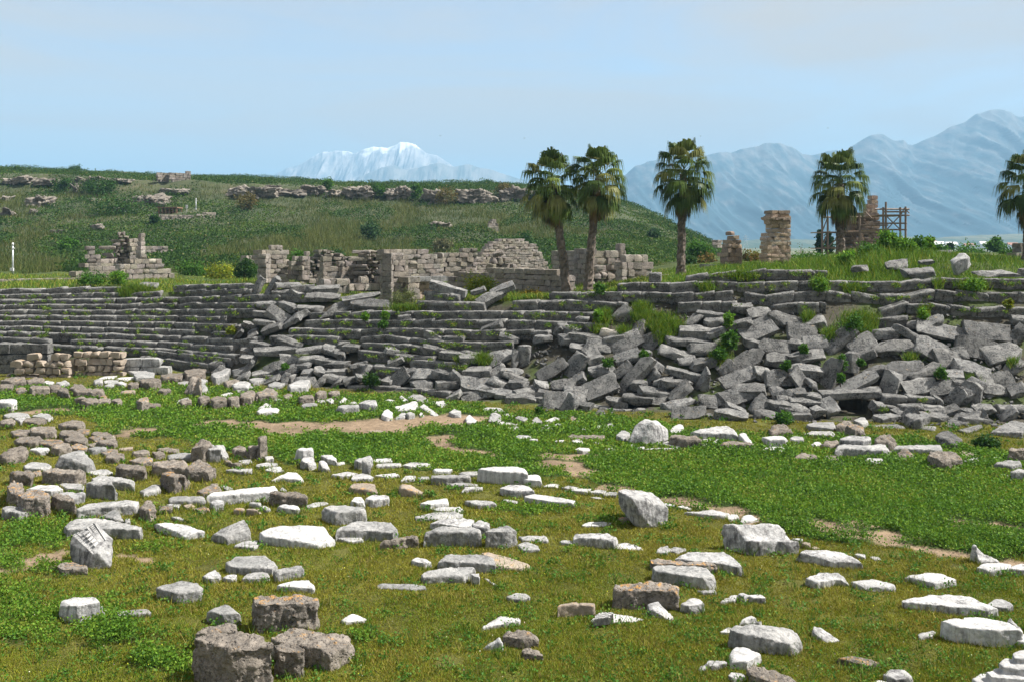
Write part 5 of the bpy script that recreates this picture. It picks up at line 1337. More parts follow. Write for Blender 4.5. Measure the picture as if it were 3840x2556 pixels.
tag(wall(2655, 2716, 1012, [(2655, 997), (2716, 996)], 74, seed=53, jit=.04, m='g'), 'low grey stone course left of the narrow stepped pillar', 'wall')
tag(wall(2730, 2784, 1012, [(2730, 960), (2734, 930), (2738, 905), (2743, 886), (2747, 862), (2760, 860), (2764, 882), (2772, 900), (2778, 925), (2782, 960), (2784, 1003)], 74, 74.25, seed=54, jit=.05, h=.34, lmin=.26, lmax=.5, tone=(.85, 1.15), thick=1.2, name='ruined_pillar', m='c'), 'narrow stepped masonry pillar tapering to one stone', 'ruin pillar')
r = ruin('stone_tower', 'square reddish masonry tower with a broken left edge and a cornice', 'tower')
wall(2878, 2966, 1015, [(2878, 990), (2880, 950), (2885, 905), (2889, 868), (2896, 850), (2898, 812), (2964, 812), (2968, 1010)], 73, 73.35, seed=55, parent=r, name='shaft', h=.33, lmin=.35, lmax=.7, tone=(.85, 1.1), thick=1.2, jit=.012, m='c')
wall(2894, 2968, 826, [(2894, 814), (2968, 814)], 72.8, 73.1, seed=56, parent=r, name='cornice', h=.25, lmin=.5, lmax=1.0, thick=1.4, m='c')
wall(2896, 2962, 816, [(2896, 788), (2962, 788)], 73, 73.3, seed=57, parent=r, name='cap', h=.28, thick=1.2, jit=.04, m='c')
r = ruin('scaffolded_ruin', 'dark reddish ruin inside the scaffolding behind the fourth palm', 'ruin')
wall(3170, 3322, 965, [(3170, 955), (3176, 900), (3180, 870), (3205, 845), (3208, 795), (3290, 800), (3300, 850), (3318, 880), (3322, 955)], 96, 97, seed=58, parent=r, name='broken_wall', tone=(.45, .65), thick=1.6, m='c')
wall(3254, 3292, 815, [(3254, 780), (3260, 762), (3264, 737), (3286, 737), (3292, 790)], 95.5, 95.6, seed=59, parent=r, name='pinnacle', h=.45, m='c')
tag(wall(3514, 3576, 970, [(3514, 945), (3540, 940), (3576, 944)], 92, seed=60, jit=.05, m='g'), 'low grey wall in the grass right of the bright bush', 'wall')
tag(wall(3812, 3900, 985, [(3812, 960), (3822, 938), (3826, 915), (3900, 910)], 80, seed=61, jit=.04, tone=(.5, .7)), 'dark block wall cut by the right picture edge under the last palm', 'wall')
tag(wall(3730, 3762, 978, [(3730, 965), (3738, 952), (3755, 952), (3762, 968)], 86, seed=62, jit=.1, h=.3, name='ruin_stub'), 'small mushroom shaped ruin stub in the grass, far right', 'ruin')
tag(wall(1845, 1869, 872, [(1845, 840), (1848, 824), (1862, 824), (1869, 850)], hill_depth(1857, 870).y, seed=63, h=.45, name='ruined_pillar'), 'small lone pillar stump on the hill slope above the gable', 'ruin pillar')
tag(wall(2692, 2709, 930, [(2692, 900), (2709, 901)], 140, seed=64, h=.4, lmin=.4, lmax=.8, name='ruined_pillar'), 'tiny distant pillar at the toe of the hill', 'ruin pillar')
# house-like ruin on the crest
r = ruin('hilltop_ruin', 'square roofless stone ruin with a dark doorway on the hill crest', 'ruin')
D_ = hill_depth(660, 682).y
wall(602, 634, 684, [(602, 648), (634, 647)], D_, seed=65, parent=r, name='front_wall', h=.6, jit=.06, lmin=.5, lmax=1.2); wall(646, 716, 684, [(646, 645), (716, 645)], D_, seed=66, parent=r, name='front_wall', h=.6, jit=.06, lmin=.5, lmax=1.2)
wall(630, 650, 659, [(630, 646), (650, 646)], D_, seed=67, parent=r, name='door_lintel', h=.6, lmin=1, lmax=2)
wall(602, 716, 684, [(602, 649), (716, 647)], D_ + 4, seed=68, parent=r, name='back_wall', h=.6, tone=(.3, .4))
# ------------------------------------------------------------------ scaffolding
def scaffold():
    r = empty('scaffolding', at(3240, 960, 92)); tag(r, 'rusty tube scaffolding with planks and stairs around the reddish ruin', 'scaffolding'); o = r.location
    def P(x, y, d): return at(x, y, d) - o
    cols = [(3083, 808), (3104, 812), (3224, 808), (3312, 778), (3322, 758), (3376, 778), (3396, 776)]
    for x, y in cols:
        for d in (91, 94.5):
            mb = MB(); mb.tube(P(x, y, d), P(x, 985 if x < 3230 else 960, d), .10); mb.build('pole', M['rust'], r)
    for (xa, xb, y) in ((3080, 3230, 815), (3080, 3320, 872), (3080, 3330, 930), (3280, 3410, 785), (3280, 3410, 808), (3280, 3400, 838), (3230, 3330, 845), (3230, 3400, 862), (3200, 3330, 905), (3310, 3400, 795)):
        for d in (91, 94.5):
            mb = MB(); mb.tube(P(xa, y, d), P(xb, y, d), .08); mb.build('rail', M['rust'], r)
    for (xa, ya, xb, yb) in ((3083, 870, 3104, 815), (3104, 930, 3160, 872), (3224, 930, 3185, 872), (3325, 862, 3376, 808), (3325, 812, 3376, 862), (3085, 925, 3104, 872), (3376, 808, 3396, 776), (3396, 785, 3410, 800)):
        mb = MB(); mb.tube(P(xa, ya, 91), P(xb, yb, 91), .055); mb.build('brace', M['rust'], r)
    for (xa, xb, y) in ((3080, 3225, 872), (3080, 3225, 932), (3285, 3398, 808), (3225, 3320, 866), (3225, 3325, 930)):
        mb = MB(); a, b = P(xa, y, 91), P(xb, y, 91); mb.box(a.x, b.x, a.y, a.y + 3.3, a.z - .05, a.z + .05); mb.build('plank', M['plank'], r)
    for (xa, ya, xb, yb) in ((3245, 795, 3300, 850), (3245, 855, 3290, 905), (3240, 910, 3275, 940)):
        mb = MB()
        for d in (91.4, 92.2): mb.tube(P(xa, ya, d), P(xb, yb, d), .05)
        for i in range(9): t = (i + .5) / 9; p = P(xa + (xb - xa) * t, ya + (yb - ya) * t, 91.4); mb.box(p.x - .12, p.x + .12, p.y, p.y + .8, p.z - .02, p.z + .02)
        mb.build('stair', M['rust'], r)
scaffold()
# ------------------------------------------------------------------ lamp posts, pergola, pylon, sign, birds
def lamp(x, yt, yb, d, label):
    r = empty('camera_post', at(x, yb, d)); tag(r, label, 'post'); h = (yb - yt) * d / F
    mb = MB(); mb.tube((0, 0, -.3), (0, 0, h * .95), .10, .085, 10); mb.build('post', M['steel'], r, smooth=True)
    mb = MB(); mb.tube((0, 0, h * .93), (0, 0, h), .14, .10, 10); mb.tube((.08, -.05, h * .84), (.2, -.1, h * .84), .07); mb.build('camera_dome', M['white'], r, smooth=True)
    mb = MB(); mb.box(-.2, .2, -.26, -.1, h * .18, h * .27); mb.build('control_box', M['white'], r)
lamp(48, 911, 1040, 108, 'grey steel camera post with a white control box at the left edge')
lamp(735, 744, 797, hill_depth(735, 797).y, 'thin steel camera post on the hill slope right of the timber shelter')
def shelter():
    d = hill_depth(628, 806).y; r = empty('timber_shelter', at(628, 803, d)); tag(r, 'open timber shelter with a flat roof on brown posts on the hill', 'shelter'); o = r.location; s = d / F
    W = 66 * s; h = 22 * s
    mb = MB(); mb.box(-W / 2 - .3, W / 2 + .3, -.3, 3.4, h, h + .25); mb.build('roof', M['brown'], r)
    for i in range(6):
        for y in (0, 3):
            x = -W / 2 + W * i / 5; mb = MB(); mb.box(x - .13, x + .13, y, y + .26, -1.2, h); mb.build('post', M['brown'], r)
    mb = MB(); mb.box(-W / 2, W / 2, .9, 1.2, .25, .45); mb.build('railing', M['brown'], r)
shelter()
tag(wall(598, 725, 828, [(598, 805), (640, 803), (725, 806)], hill_depth(660, 829).y, seed=70, jit=.06), 'low stone wall just below the timber shelter', 'wall')
tag(wall(752, 810, 818, [(752, 802), (770, 798), (810, 798)], hill_depth(780, 818).y, seed=71, jit=.06), 'low stone wall on the hill right of the camera post', 'wall')
def pylon():
    d = 1500; r = empty('electricity_pylon', at(2796, 938, d)); tag(r, 'tiny distant lattice electricity pylon between the pillar and the tower', 'pylon'); h = 57 * d / F; m = MB(); w = h * .16
    L4 = [(-1, -1), (1, -1), (1, 1), (-1, 1)]
    for a, b in L4: m.tube((a * w, b * w, 0), (a * .02 * h, b * .02 * h, h), .14)
    for k in range(6):
        z0, z1 = h * k / 6, h * (k + 1) / 6; f0, f1 = w * (1 - k / 6 * .88), w * (1 - (k + 1) / 6 * .88)
        for i in range(4): a, b = L4[i], L4[(i + 1) % 4]; m.tube((a[0] * f0, a[1] * f0, z0), (b[0] * f1, b[1] * f1, z1), .09)
    m.build('lattice_mast', M['steel'], r)
    for z, l in ((.62, .2), (.76, .24), (.9, .17)): m = MB(); m.tube((-h * l, 0, h * z), (h * l, 0, h * z), .18); m.build('cross_arm', M['steel'], r)
pylon()
tag((lambda mb: (mb.box(-.25, .25, 0, .05, .9, 1.7), mb.box(-.04, .04, .05, .12, -.3, 1.7), mb.build('sign_board', M['white'], loc=None))[-1])(MB()), 'small pale sign board in the grass left of the hill camera post', 'sign').location = at(700, 797, hill_depth(700, 798).y)
def bird(x, y, d, s, label):
    V = [(-1, 0, .25), (-.45, .1, .05), (0, .35, 0), (.45, .1, .05), (1, 0, .25), (.4, -.2, .03), (0, -.5, 0), (-.4, -.2, .03), (0, 0, .13), (0, 0, -.13)]
    Fs = [(0, 1, 7), (3, 4, 5), (1, 2, 8), (2, 3, 8), (3, 5, 8), (5, 6, 8), (6, 7, 8), (7, 1, 8), (1, 9, 2), (2, 9, 3), (3, 9, 5), (5, 9, 6), (6, 9, 7), (7, 9, 1)]
    o = mesh('bird', np.array(V) * s, Fs, M['dark'], None, False); o.location = at(x, y, d); tag(o, label, 'bird', 'birds in the sky')
bird(1651, 510, 150, .32, 'tiny dark bird in the sky right of the snowy peak'); bird(2627, 511, 150, .30, 'tiny dark bird in the sky above the third palm'); bird(3105, 481, 150, .30, 'tiny dark bird in the sky above the fourth palm'); bird(1966, 519, 160, .34, 'tiny dark bird in the sky above the paired palms')
# far houses on the plain
rg = random.Random(9)
for i in range(14):
    x = rg.uniform(3480, 3840); d = rg.uniform(1300, 2200); y = YH + (HC - 3.4) * F / d; w = rg.uniform(5, 12)
    mb = MB(); mb.box(-w, w, -w * .6, w * .6, 0, w * .9); o = mb.build('far_house', M['white']); o.location = at(x, y, d)
    mb = MB(); mb.hexa([(-w * 1.05, -w * .65, w * .9), (w * 1.05, -w * .65, w * .9), (w * 1.05, w * .65, w * .9), (-w * 1.05, w * .65, w * .9), (-w, -.05, w * 1.35), (w, -.05, w * 1.35), (w, .05, w * 1.35), (-w, .05, w * 1.35)]); mb.build('roof', M['roof'] if rg.random() < .5 else M['white'], o)
    tag(o, 'tiny pale house, one of a far scatter on the plain at the mountain foot', 'house', 'far houses on the plain')
# ------------------------------------------------------------------ foliage helpers
NR = np.random.default_rng(12)
def leaf_cards(P, size, up=.4, aspect=1.6):
    """one small folded leaf (2 triangles) at every point of P"""
    n = len(P); a = NR.normal(size=(n, 3)); a[:, 2] = a[:, 2] * .7 + up; a /= np.linalg.norm(a, axis=1)[:, None]
    b = np.cross(a, NR.normal(size=(n, 3))); b /= np.linalg.norm(b, axis=1)[:, None] + 1e-9; s = (size * NR.uniform(.6, 1.35, n))[:, None]
    V = np.stack([P, P + a * s * .5 * aspect + b * s * .5, P + a * s * aspect, P + a * s * .5 * aspect - b * s * .5], 1).reshape(-1, 3)
    i = np.arange(n)[:, None] * 4; return V, (i + np.array([[0, 1, 2, 3]]))
def blades(P, h, w, lean=.35):
    n = len(P); t = NR.uniform(0, 2 * np.pi, n); d = np.stack([np.cos(t), np.sin(t), 0 * t], 1); hh = (h * NR.uniform(.55, 1.4, n))[:, None]; ww = (w * NR.uniform(.7, 1.3, n))[:, None]
    ln = NR.normal(size=(n, 3)) * lean; ln[:, 2] = 1; tip = P + ln * hh; mid = P + ln * hh * .5 * np.array([.7, .7, 1.1])
    V = np.stack([P - d * ww, P + d * ww, mid + d * ww * .8, tip, mid - d * ww * .8], 1).reshape(-1, 3); i = np.arange(n)[:, None] * 5
    return V, np.concatenate([i + np.array([[0, 1, 2, 3]]), i + np.array([[0, 3, 4, 4]])])
def blade_quads(P, h, w, lean=.35):
    n = len(P); t = NR.uniform(0, 2 * np.pi, n); d = np.stack([np.cos(t), np.sin(t), 0 * t], 1); hh = (h * NR.uniform(.55, 1.4, n))[:, None]; ww = (w * NR.uniform(.7, 1.3, n))[:, None]
    ln = NR.normal(size=(n, 3)) * lean; ln[:, 2] = 1; tip = P + ln * hh
    V = np.stack([P - d * ww, P + d * ww, tip + d * ww * .15, tip - d * ww * .15], 1).reshape(-1, 3); i = np.arange(n)[:, None] * 4
    return V, (i + np.array([[0, 1, 2, 3]]))
VEG = np.array([1.22, 1.30, .80])
def tints(pal, w, n, k, var=.22, sel=None):
    """n leaves x k verts; colours picked from a palette"""
    pal = np.minimum(np.array(pal) * VEG, .85); s = (NR.choice(len(pal), n, p=np.array(w) / sum(w)) if sel is None else sel)
    c = pal[s] * NR.uniform(1 - var, 1 + var, (n, 1)); return np.repeat(c, k, 0)
def merge(parts):
    V, Q, Cc, b = [], [], [], 0
    for v, q, c in parts: V.append(v); Q.append(q + b); Cc.append(c); b += len(v)
    return np.concatenate(V), np.concatenate(Q), np.concatenate(Cc)
# ------------------------------------------------------------------ grass and weeds on the stadium floor
def fz(P): return np.zeros(len(P))
def inside(P):
    m = np.zeros(len(P), bool); o = np.argsort(P[:, 1]); ys = P[o, 1]
    for A in FOOT:
        c = A.mean(0); A = c + (A - c) * .93; lo, hi = A.min(0), A.max(0); a, b = np.searchsorted(ys, [lo[1], hi[1]]); k = o[a:b]; k = k[(P[k, 0] > lo[0]) & (P[k, 0] < hi[0])]
        if len(k) == 0: continue
        h = sorted(map(tuple, A)); L = []
        for s in (h, h[::-1]):                                     # convex outline
            q = []
            for p in s:
                while len(q) > 1 and (q[-1][0] - q[-2][0]) * (p[1] - q[-2][1]) - (q[-1][1] - q[-2][1]) * (p[0] - q[-2][0]) <= 0: q.pop()
                q.append(p)
            L += q[:-1]
        ok = np.ones(len(k), bool)
        for p, q in zip(L, L[1:] + L[:1]): ok &= (q[0] - p[0]) * (P[k, 1] - p[1]) - (q[1] - p[1]) * (P[k, 0] - p[0]) > 0
        m[k[ok]] = True
    return m
def build_grass():
    N = 385000; X = NR.uniform(-450, 4350, N); yf = np.interp(X, [a for a, b in YF], [b for a, b in YF]); Y = yf + (2640 - yf) * NR.uniform(0, 1, N) ** .95
    d = F * HC / (Y - YH); P = np.stack([(X - 1920) * d / F, d, fz(X)], 1); P[:, 2] = .05 * fbm(np.c_[P[:, :2] * .35, fz(X)], 2, 4) - .01
    e = earth_mask(P[:, :2]); l = lush_mask(X, Y); keep = NR.uniform(0, 1, N) > e * 1.05; bare = fbm(np.c_[P[:, :2] * .9, fz(X) + 4], 61, 3) > .95
    keep &= ~(bare & (l < .5)); keep &= ~inside(P); X, Y, P, l = X[keep], Y[keep], P[keep], l[keep]; lm = NR.uniform(0, 1, len(l)) < l
    # moss-like turf
    G = P[~lm]; n = len(G); z1 = fbm(np.c_[G[:, :2] * .45, fz(G)], 71, 4); z2 = fbm(np.c_[G[:, :2] * 1.6, fz(G)], 77, 3)
    pal = np.array([(.165, .160, .024), (.20, .175, .042), (.105, .145, .021), (.25, .205, .085), (.165, .11, .050)]); pr = np.stack([.9 + 0 * z1, np.clip(.45 + .9 * z1, .05, 2), np.clip(.45 - .9 * z1, .03, 2), np.clip(.12 + .5 * z2, .01, 1), np.clip(.04 + .25 * (z2 - .3), .004, 1)], 1)
    pr /= pr.sum(1)[:, None]; s = (pr.cumsum(1) > NR.uniform(0, 1, (n, 1))).argmax(1)
    sc = np.clip(G[:, 1] / 22, .8, 2.0); h = (.046 + .024 * z2.clip(-1, 1)) * (1 + .25 * (sc - 1)); w = .011 * sc
    parts = []
    for k in range(3):
        Gk = G + NR.normal(size=G.shape) * np.array([.05, .05, 0]); v, q = blade_quads(Gk, h, w, .55); parts.append((v, q, tints(pal, None, n, 4, .28, s)))
    v, q, c = merge(parts); o = mesh('grass', v, q, M['grass'], None, False, None, c); tag(o, kind='stuff')
    # longer grass round the foot of the stones
    R = []
    for A in FOOT:
        c = A.mean(0); B = np.vstack([A, A[:1]])
        h = np.argsort(np.arctan2(A[:, 1] - c[1], A[:, 0] - c[0])); B = A[h]; B = np.vstack([B, B[:1]])
        for p, q in zip(B[:-1], B[1:]):
            k = int(np.linalg.norm(q - p) * 34) + 1; t = NR.uniform(0, 1, (k, 1)); g = p + (q - p) * t; o = g - c; o /= np.linalg.norm(o, axis=1)[:, None] + 1e-6; g = g + o * NR.uniform(-.03, .09, (k, 1)); R.append(g[NR.uniform(0, 1, k) < .5 + .5 * fbm(np.c_[g * 2.2, fz(g)], 5, 2)])
    R = np.concatenate(R); R = np.c_[R, fz(R) - .01]; R = R[earth_mask(R[:, :2]) < .5]; R = np.repeat(R, 3, 0) + NR.normal(size=(len(R) * 3, 3)) * np.array([.025, .025, 0]); ns = len(R)
    v, q = blade_quads(R, .085 + .09 * NR.uniform(0, 1, ns) ** 2, .010 * np.clip(R[:, 1] / 22, .9, 2), .45); tag(mesh('grass', v, q, M['grass'], None, False, None, tints([(.13, .145, .024), (.17, .155, .04), (.075, .12, .02), (.22, .18, .08)], [4, 3, 3, 1], ns, 4, .28)), kind='stuff')
    # broad-leaved weeds
    Wd = P[lm]; n = len(Wd); z1 = fbm(np.c_[Wd[:, :2] * .5, fz(Wd)], 81, 4); z2 = fbm(np.c_[Wd[:, :2] * 2.0, fz(Wd)], 83, 3); parts = []
    hum = np.clip(z1, 0, 1.2)
    for k in range(3):
        hh = (.03 + .10 * NR.uniform(0, 1, n)) * (1 + 1.6 * hum) + .05 * z2.clip(0, 1); Pk = Wd + NR.normal(size=Wd.shape) * np.array([.07, .07, 0]); Pk[:, 2] += hh.clip(.01)
        v, q = leaf_cards(Pk, .055 * np.clip(Wd[:, 1] / 28, .8, 1.5), .55, 1.2)
        pal = np.array([(.090, .165, .026), (.058, .120, .025), (.135, .20, .035), (.165, .18, .048)]); pr = np.stack([1 + 0 * z1, np.clip(.5 + z1, .05, 2), np.clip(.4 - .6 * z2, .03, 1), np.clip(.12 - .4 * z1, .01, 1)], 1); pr /= pr.sum(1)[:, None]
        s = (pr.cumsum(1) > NR.uniform(0, 1, (n, 1))).argmax(1); parts.append((v, q, tints(pal, None, n, 4, .25, s)))
    v, q, c = merge(parts); o = mesh('broad_leaved_weeds', v, q, M['leaf'], None, False, None, c); tag(o, kind='stuff')
    # scattered rosettes and tall tufts in the turf, little flowers
    n = 1500; X = NR.uniform(-60, 3900, n); yf = np.interp(X, [a for a, b in YF], [b for a, b in YF]); Y = yf + (2600 - yf) * NR.uniform(0, 1, n); parts = []
    d = F * HC / (Y - YH); P = np.stack([(X - 1920) * d / F, d, fz(X)], 1); k = (earth_mask(P[:, :2]) < .3) & ~inside(P); P = P[k]; kk = NR.integers(14, 40, len(P)); R = np.repeat(P, kk, 0); R = R + NR.normal(size=R.shape) * np.array([.10, .10, 0]); R[:, 2] += NR.uniform(.02, .15, len(R))
    v, q = leaf_cards(R, .05 * np.clip(R[:, 1] / 25, .8, 1.6), .6, 1.4); parts.append((v, q, tints([(.05, .125, .025), (.07, .14, .05), (.10, .15, .03)], [3, 1, 2], len(R), 4)))
    R = np.repeat(P[::3] + NR.normal(size=P[::3].shape) * np.array([.5, .5, 0]), 16, 0); R = R + NR.normal(size=R.shape) * np.array([.08, .08, 0]); v, q = blade_quads(R, .20 + fz(R), .012 + fz(R), .35); parts.append((v, q, tints([(.09, .14, .03), (.2, .17, .08), (.06, .12, .02)], [3, 1, 2], len(R), 4)))
    n = 9000; X = NR.uniform(-60, 3900, n); Y = 1640 + 960 * NR.uniform(0, 1, n); k = fbm(np.c_[X / 120, Y / 60, fz(X)], 95, 3) > .1; X, Y = X[k], Y[k]; d = F * HC / (Y - YH); R = np.stack([(X - 1920) * d / F, d, fz(X)], 1); R = R[~inside(R) & (earth_mask(R[:, :2]) < .3)]
    v, q = blade_quads(R, .16 + .08 * NR.uniform(0, 1, len(R)), .006 * np.clip(R[:, 1] / 20, 1, 2), .3); parts.append((v, q, tints([(.26, .21, .10), (.14, .16, .04), (.20, .12, .06)], [3, 3, 1], len(R), 4)))
    v, q, c = merge(parts); tag(mesh('weeds', v, q, M['leaf'], None, False, None, c), kind='stuff')
    n = 2600; X = NR.uniform(-60, 3900, n); Y = 1560 + (2600 - 1560) * NR.uniform(0, 1, n); k = fbm(np.c_[X / 90, Y / 50, fz(X)], 91, 2) > .25; X, Y = X[k], Y[k]; d = F * HC / (Y - YH)
    P = np.stack([(X - 1920) * d / F, d, NR.uniform(.06, .13, len(X))], 1); v, q = leaf_cards(P, .022 + fz(P), .8, 1.0); tag(mesh('wild_flowers', v, q, M['leaf'], None, False, None, tints([(.75, .65, .1), (.8, .8, .75), (.45, .3, .5)], [5, 3, 2], len(P), 4)), kind='stuff')
build_grass()
# ------------------------------------------------------------------ weeds rooted on the bank and grass on the land behind it
def tuft_cloud(spots, pal, w, leaf=.07):
    parts = []
    for (X, Y, rx, ry, n) in spots:
        a = NR.normal(size=(n, 2)) * np.array([rx, ry]) * .5; D = np.array([bankD(X, Y)] * n) + NR.uniform(-.35, .15, n); P = np.stack([(X + a[:, 0] - 1920) * D / F, D, HC - (Y + a[:, 1] - YH) * D / F], 1)
        v, q = leaf_cards(P, leaf + fz(P), .5, 1.5); parts.append((v, q, tints(pal, w, n, 4)))
    return merge(parts)
def build_bank_weeds():
    sp = []; rg = random.Random(4)
    for ti, (c, pl, words) in enumerate(TIERS):
        pts = [px(c, *map(float, p.split(','))) for p in pl.split()]; ln = pts[-1][0] - pts[0][0]
        for k in range(int(ln / (26 if ti < 32 else 60))):
            if rg.random() < .55: continue
            X = rg.uniform(pts[0][0], pts[-1][0]); Y = ip(X, pts) + rg.uniform(8, 24) * 50 / bankD(X, ip(X, pts)); s = rg.uniform(.4, 1.3) * 55 / bankD(X, Y); sp.append((X, Y, 14 * s, 7 * s, int(40 * s)))
    v, q, c = tuft_cloud(sp, [(.07, .12, .025), (.12, .16, .035), (.045, .085, .02), (.16, .15, .05)], [4, 3, 3, 1]); parts = [(v, q, c)]
    # grass in the gully, hollow and gap
    for (cc, x, y, rx, ry, n) in (('K', 1180, 740, 70, 50, 700), ('K', 1300, 830, 160, 50, 1300), ('K', 1420, 900, 150, 60, 1600), ('K', 1380, 980, 80, 50, 700), ('K', 1150, 790, 60, 40, 400), ('K', 830, 820, 70, 60, 800), ('K', 780, 930, 50, 30, 300), ('K', 1010, 950, 60, 40, 400), ('K', 1880, 1180, 80, 50, 600), ('K', 1930, 1090, 60, 60, 500),
                                  ('L', 820, 850, 150, 70, 2000), ('L', 880, 930, 90, 50, 900), ('L', 560, 970, 70, 40, 500), ('L', 360, 810, 50, 40, 400), ('L', 1410, 780, 45, 55, 350), ('I', 1140, 590, 70, 40, 700), ('I', 1250, 560, 130, 30, 900), ('J', 2060, 1190, 90, 40, 700), ('J', 1880, 1210, 70, 25, 350), ('L', 1290, 1190, 60, 30, 250), ('L', 1870, 1380, 70, 25, 250), ('L', 2220, 1230, 50, 30, 200), ('L', 480, 520, 70, 60, 700), ('L', 1850, 530, 130, 50, 800), ('L', 770, 560, 90, 30, 500), ('L', 1540, 520, 40, 50, 300), ('K', 2100, 440, 130, 35, 600), ('K', 1770, 550, 80, 40, 400), ('J', 1350, 740, 150, 20, 600)):
        X, Y = px(cc, x, y); a = NR.normal(size=(n, 2)) * np.array([rx, ry]) * .5 * .415; D = np.array([bankD(X, Y + k) for k in a[:, 1]]) + NR.uniform(.0, .3, n); P = np.stack([(X + a[:, 0] - 1920) * D / F, D, HC - (Y + a[:, 1] - YH) * D / F - .1], 1)
        v, q = blade_quads(P, .32 + fz(P), .022 + fz(P), .45); parts.append((v, q, tints([(.08, .14, .02), (.13, .17, .03), (.05, .10, .018), (.17, .17, .05)], [4, 3, 3, 1], n, 4)))
    v, q, c = merge(parts); tag(mesh('bank_weeds', v, q, M['leaf'], None, False, None, c), kind='stuff')
build_bank_weeds()
def build_back_grass():
    parts = []; N = 100000; X = NR.uniform(-450, 4350, N); dt = np.interp(X, np.arange(-480, 4400, 20), [dtop(x) for x in np.arange(-480, 4400, 20)]); D = dt + .5 + 34 * NR.uniform(0, 1, N) ** 1.7
    xs = np.arange(-200, 4100, 20); 
    Z = np.array([ground_z(x, d) for x, d in zip(X[::1], D)]); P = np.stack([(X - 1920) * D / F, D, Z], 1); z1 = fbm(np.c_[P[:, :2] * .25, fz(P)], 15, 3)
    mound = np.exp(-((X - 3330) / 330) ** 2) * np.exp(-((D - dt - 9) / 7) ** 2)
    h = .24 + .16 * z1.clip(-1, 1) + .55 * mound; v, q = blade_quads(P, h, .03 + fz(P), .4)
    s = np.where(X > 2500, NR.choice(4, N, p=[.4, .35, .2, .05]), NR.choice(4, N, p=[.3, .15, .25, .3]))
    parts.append((v, q, tints([(.085, .15, .025), (.13, .18, .035), (.05, .10, .02), (.22, .20, .06)], None, N, 4, .25, s)))
    v, q, c = merge(parts); tag(mesh('tall_grass', v, q, M['grass'], None, False, None, c), kind='stuff')
build_back_grass()
# loose earth and stone crumbs between the fallen blocks
def build_rubble():
    n = 1900; rg = np.random.default_rng(8); X = rg.uniform(1980, 3840, n); t = rg.uniform(0, 1, n) ** 1.1; V, Q = [], []
    for k in range(n):
        if abs(X[k] - 3186) < 110: X[k] += 260
        yf = ip(X[k], YF); yt = ip(X[k], YT) + (60 if X[k] > 2300 else 150); Y = yf + 30 - (yf + 30 - yt) * t[k]
        D = bankD(X[k], Y) + .75; s = rg.uniform(.04, .13) if rg.random() < .9 else rg.uniform(.13, .26); P, q = box_rock(s * 1.6, s, s * 1.2, 9000 + k, 2); a = rg.uniform(0, 6.28); R = np.array(Euler((rg.uniform(-.6, .6), rg.uniform(-.6, .6), a)).to_matrix())
        o = at(X[k], Y, D); o.z = max(o.z - .02, .02); V.append(P @ R.T + np.array(o)); Q.append(q + k * len(P))
    tag(mesh('rubble', np.concatenate(V), np.concatenate(Q), M['f'], None, True), kind='stuff')
build_rubble()
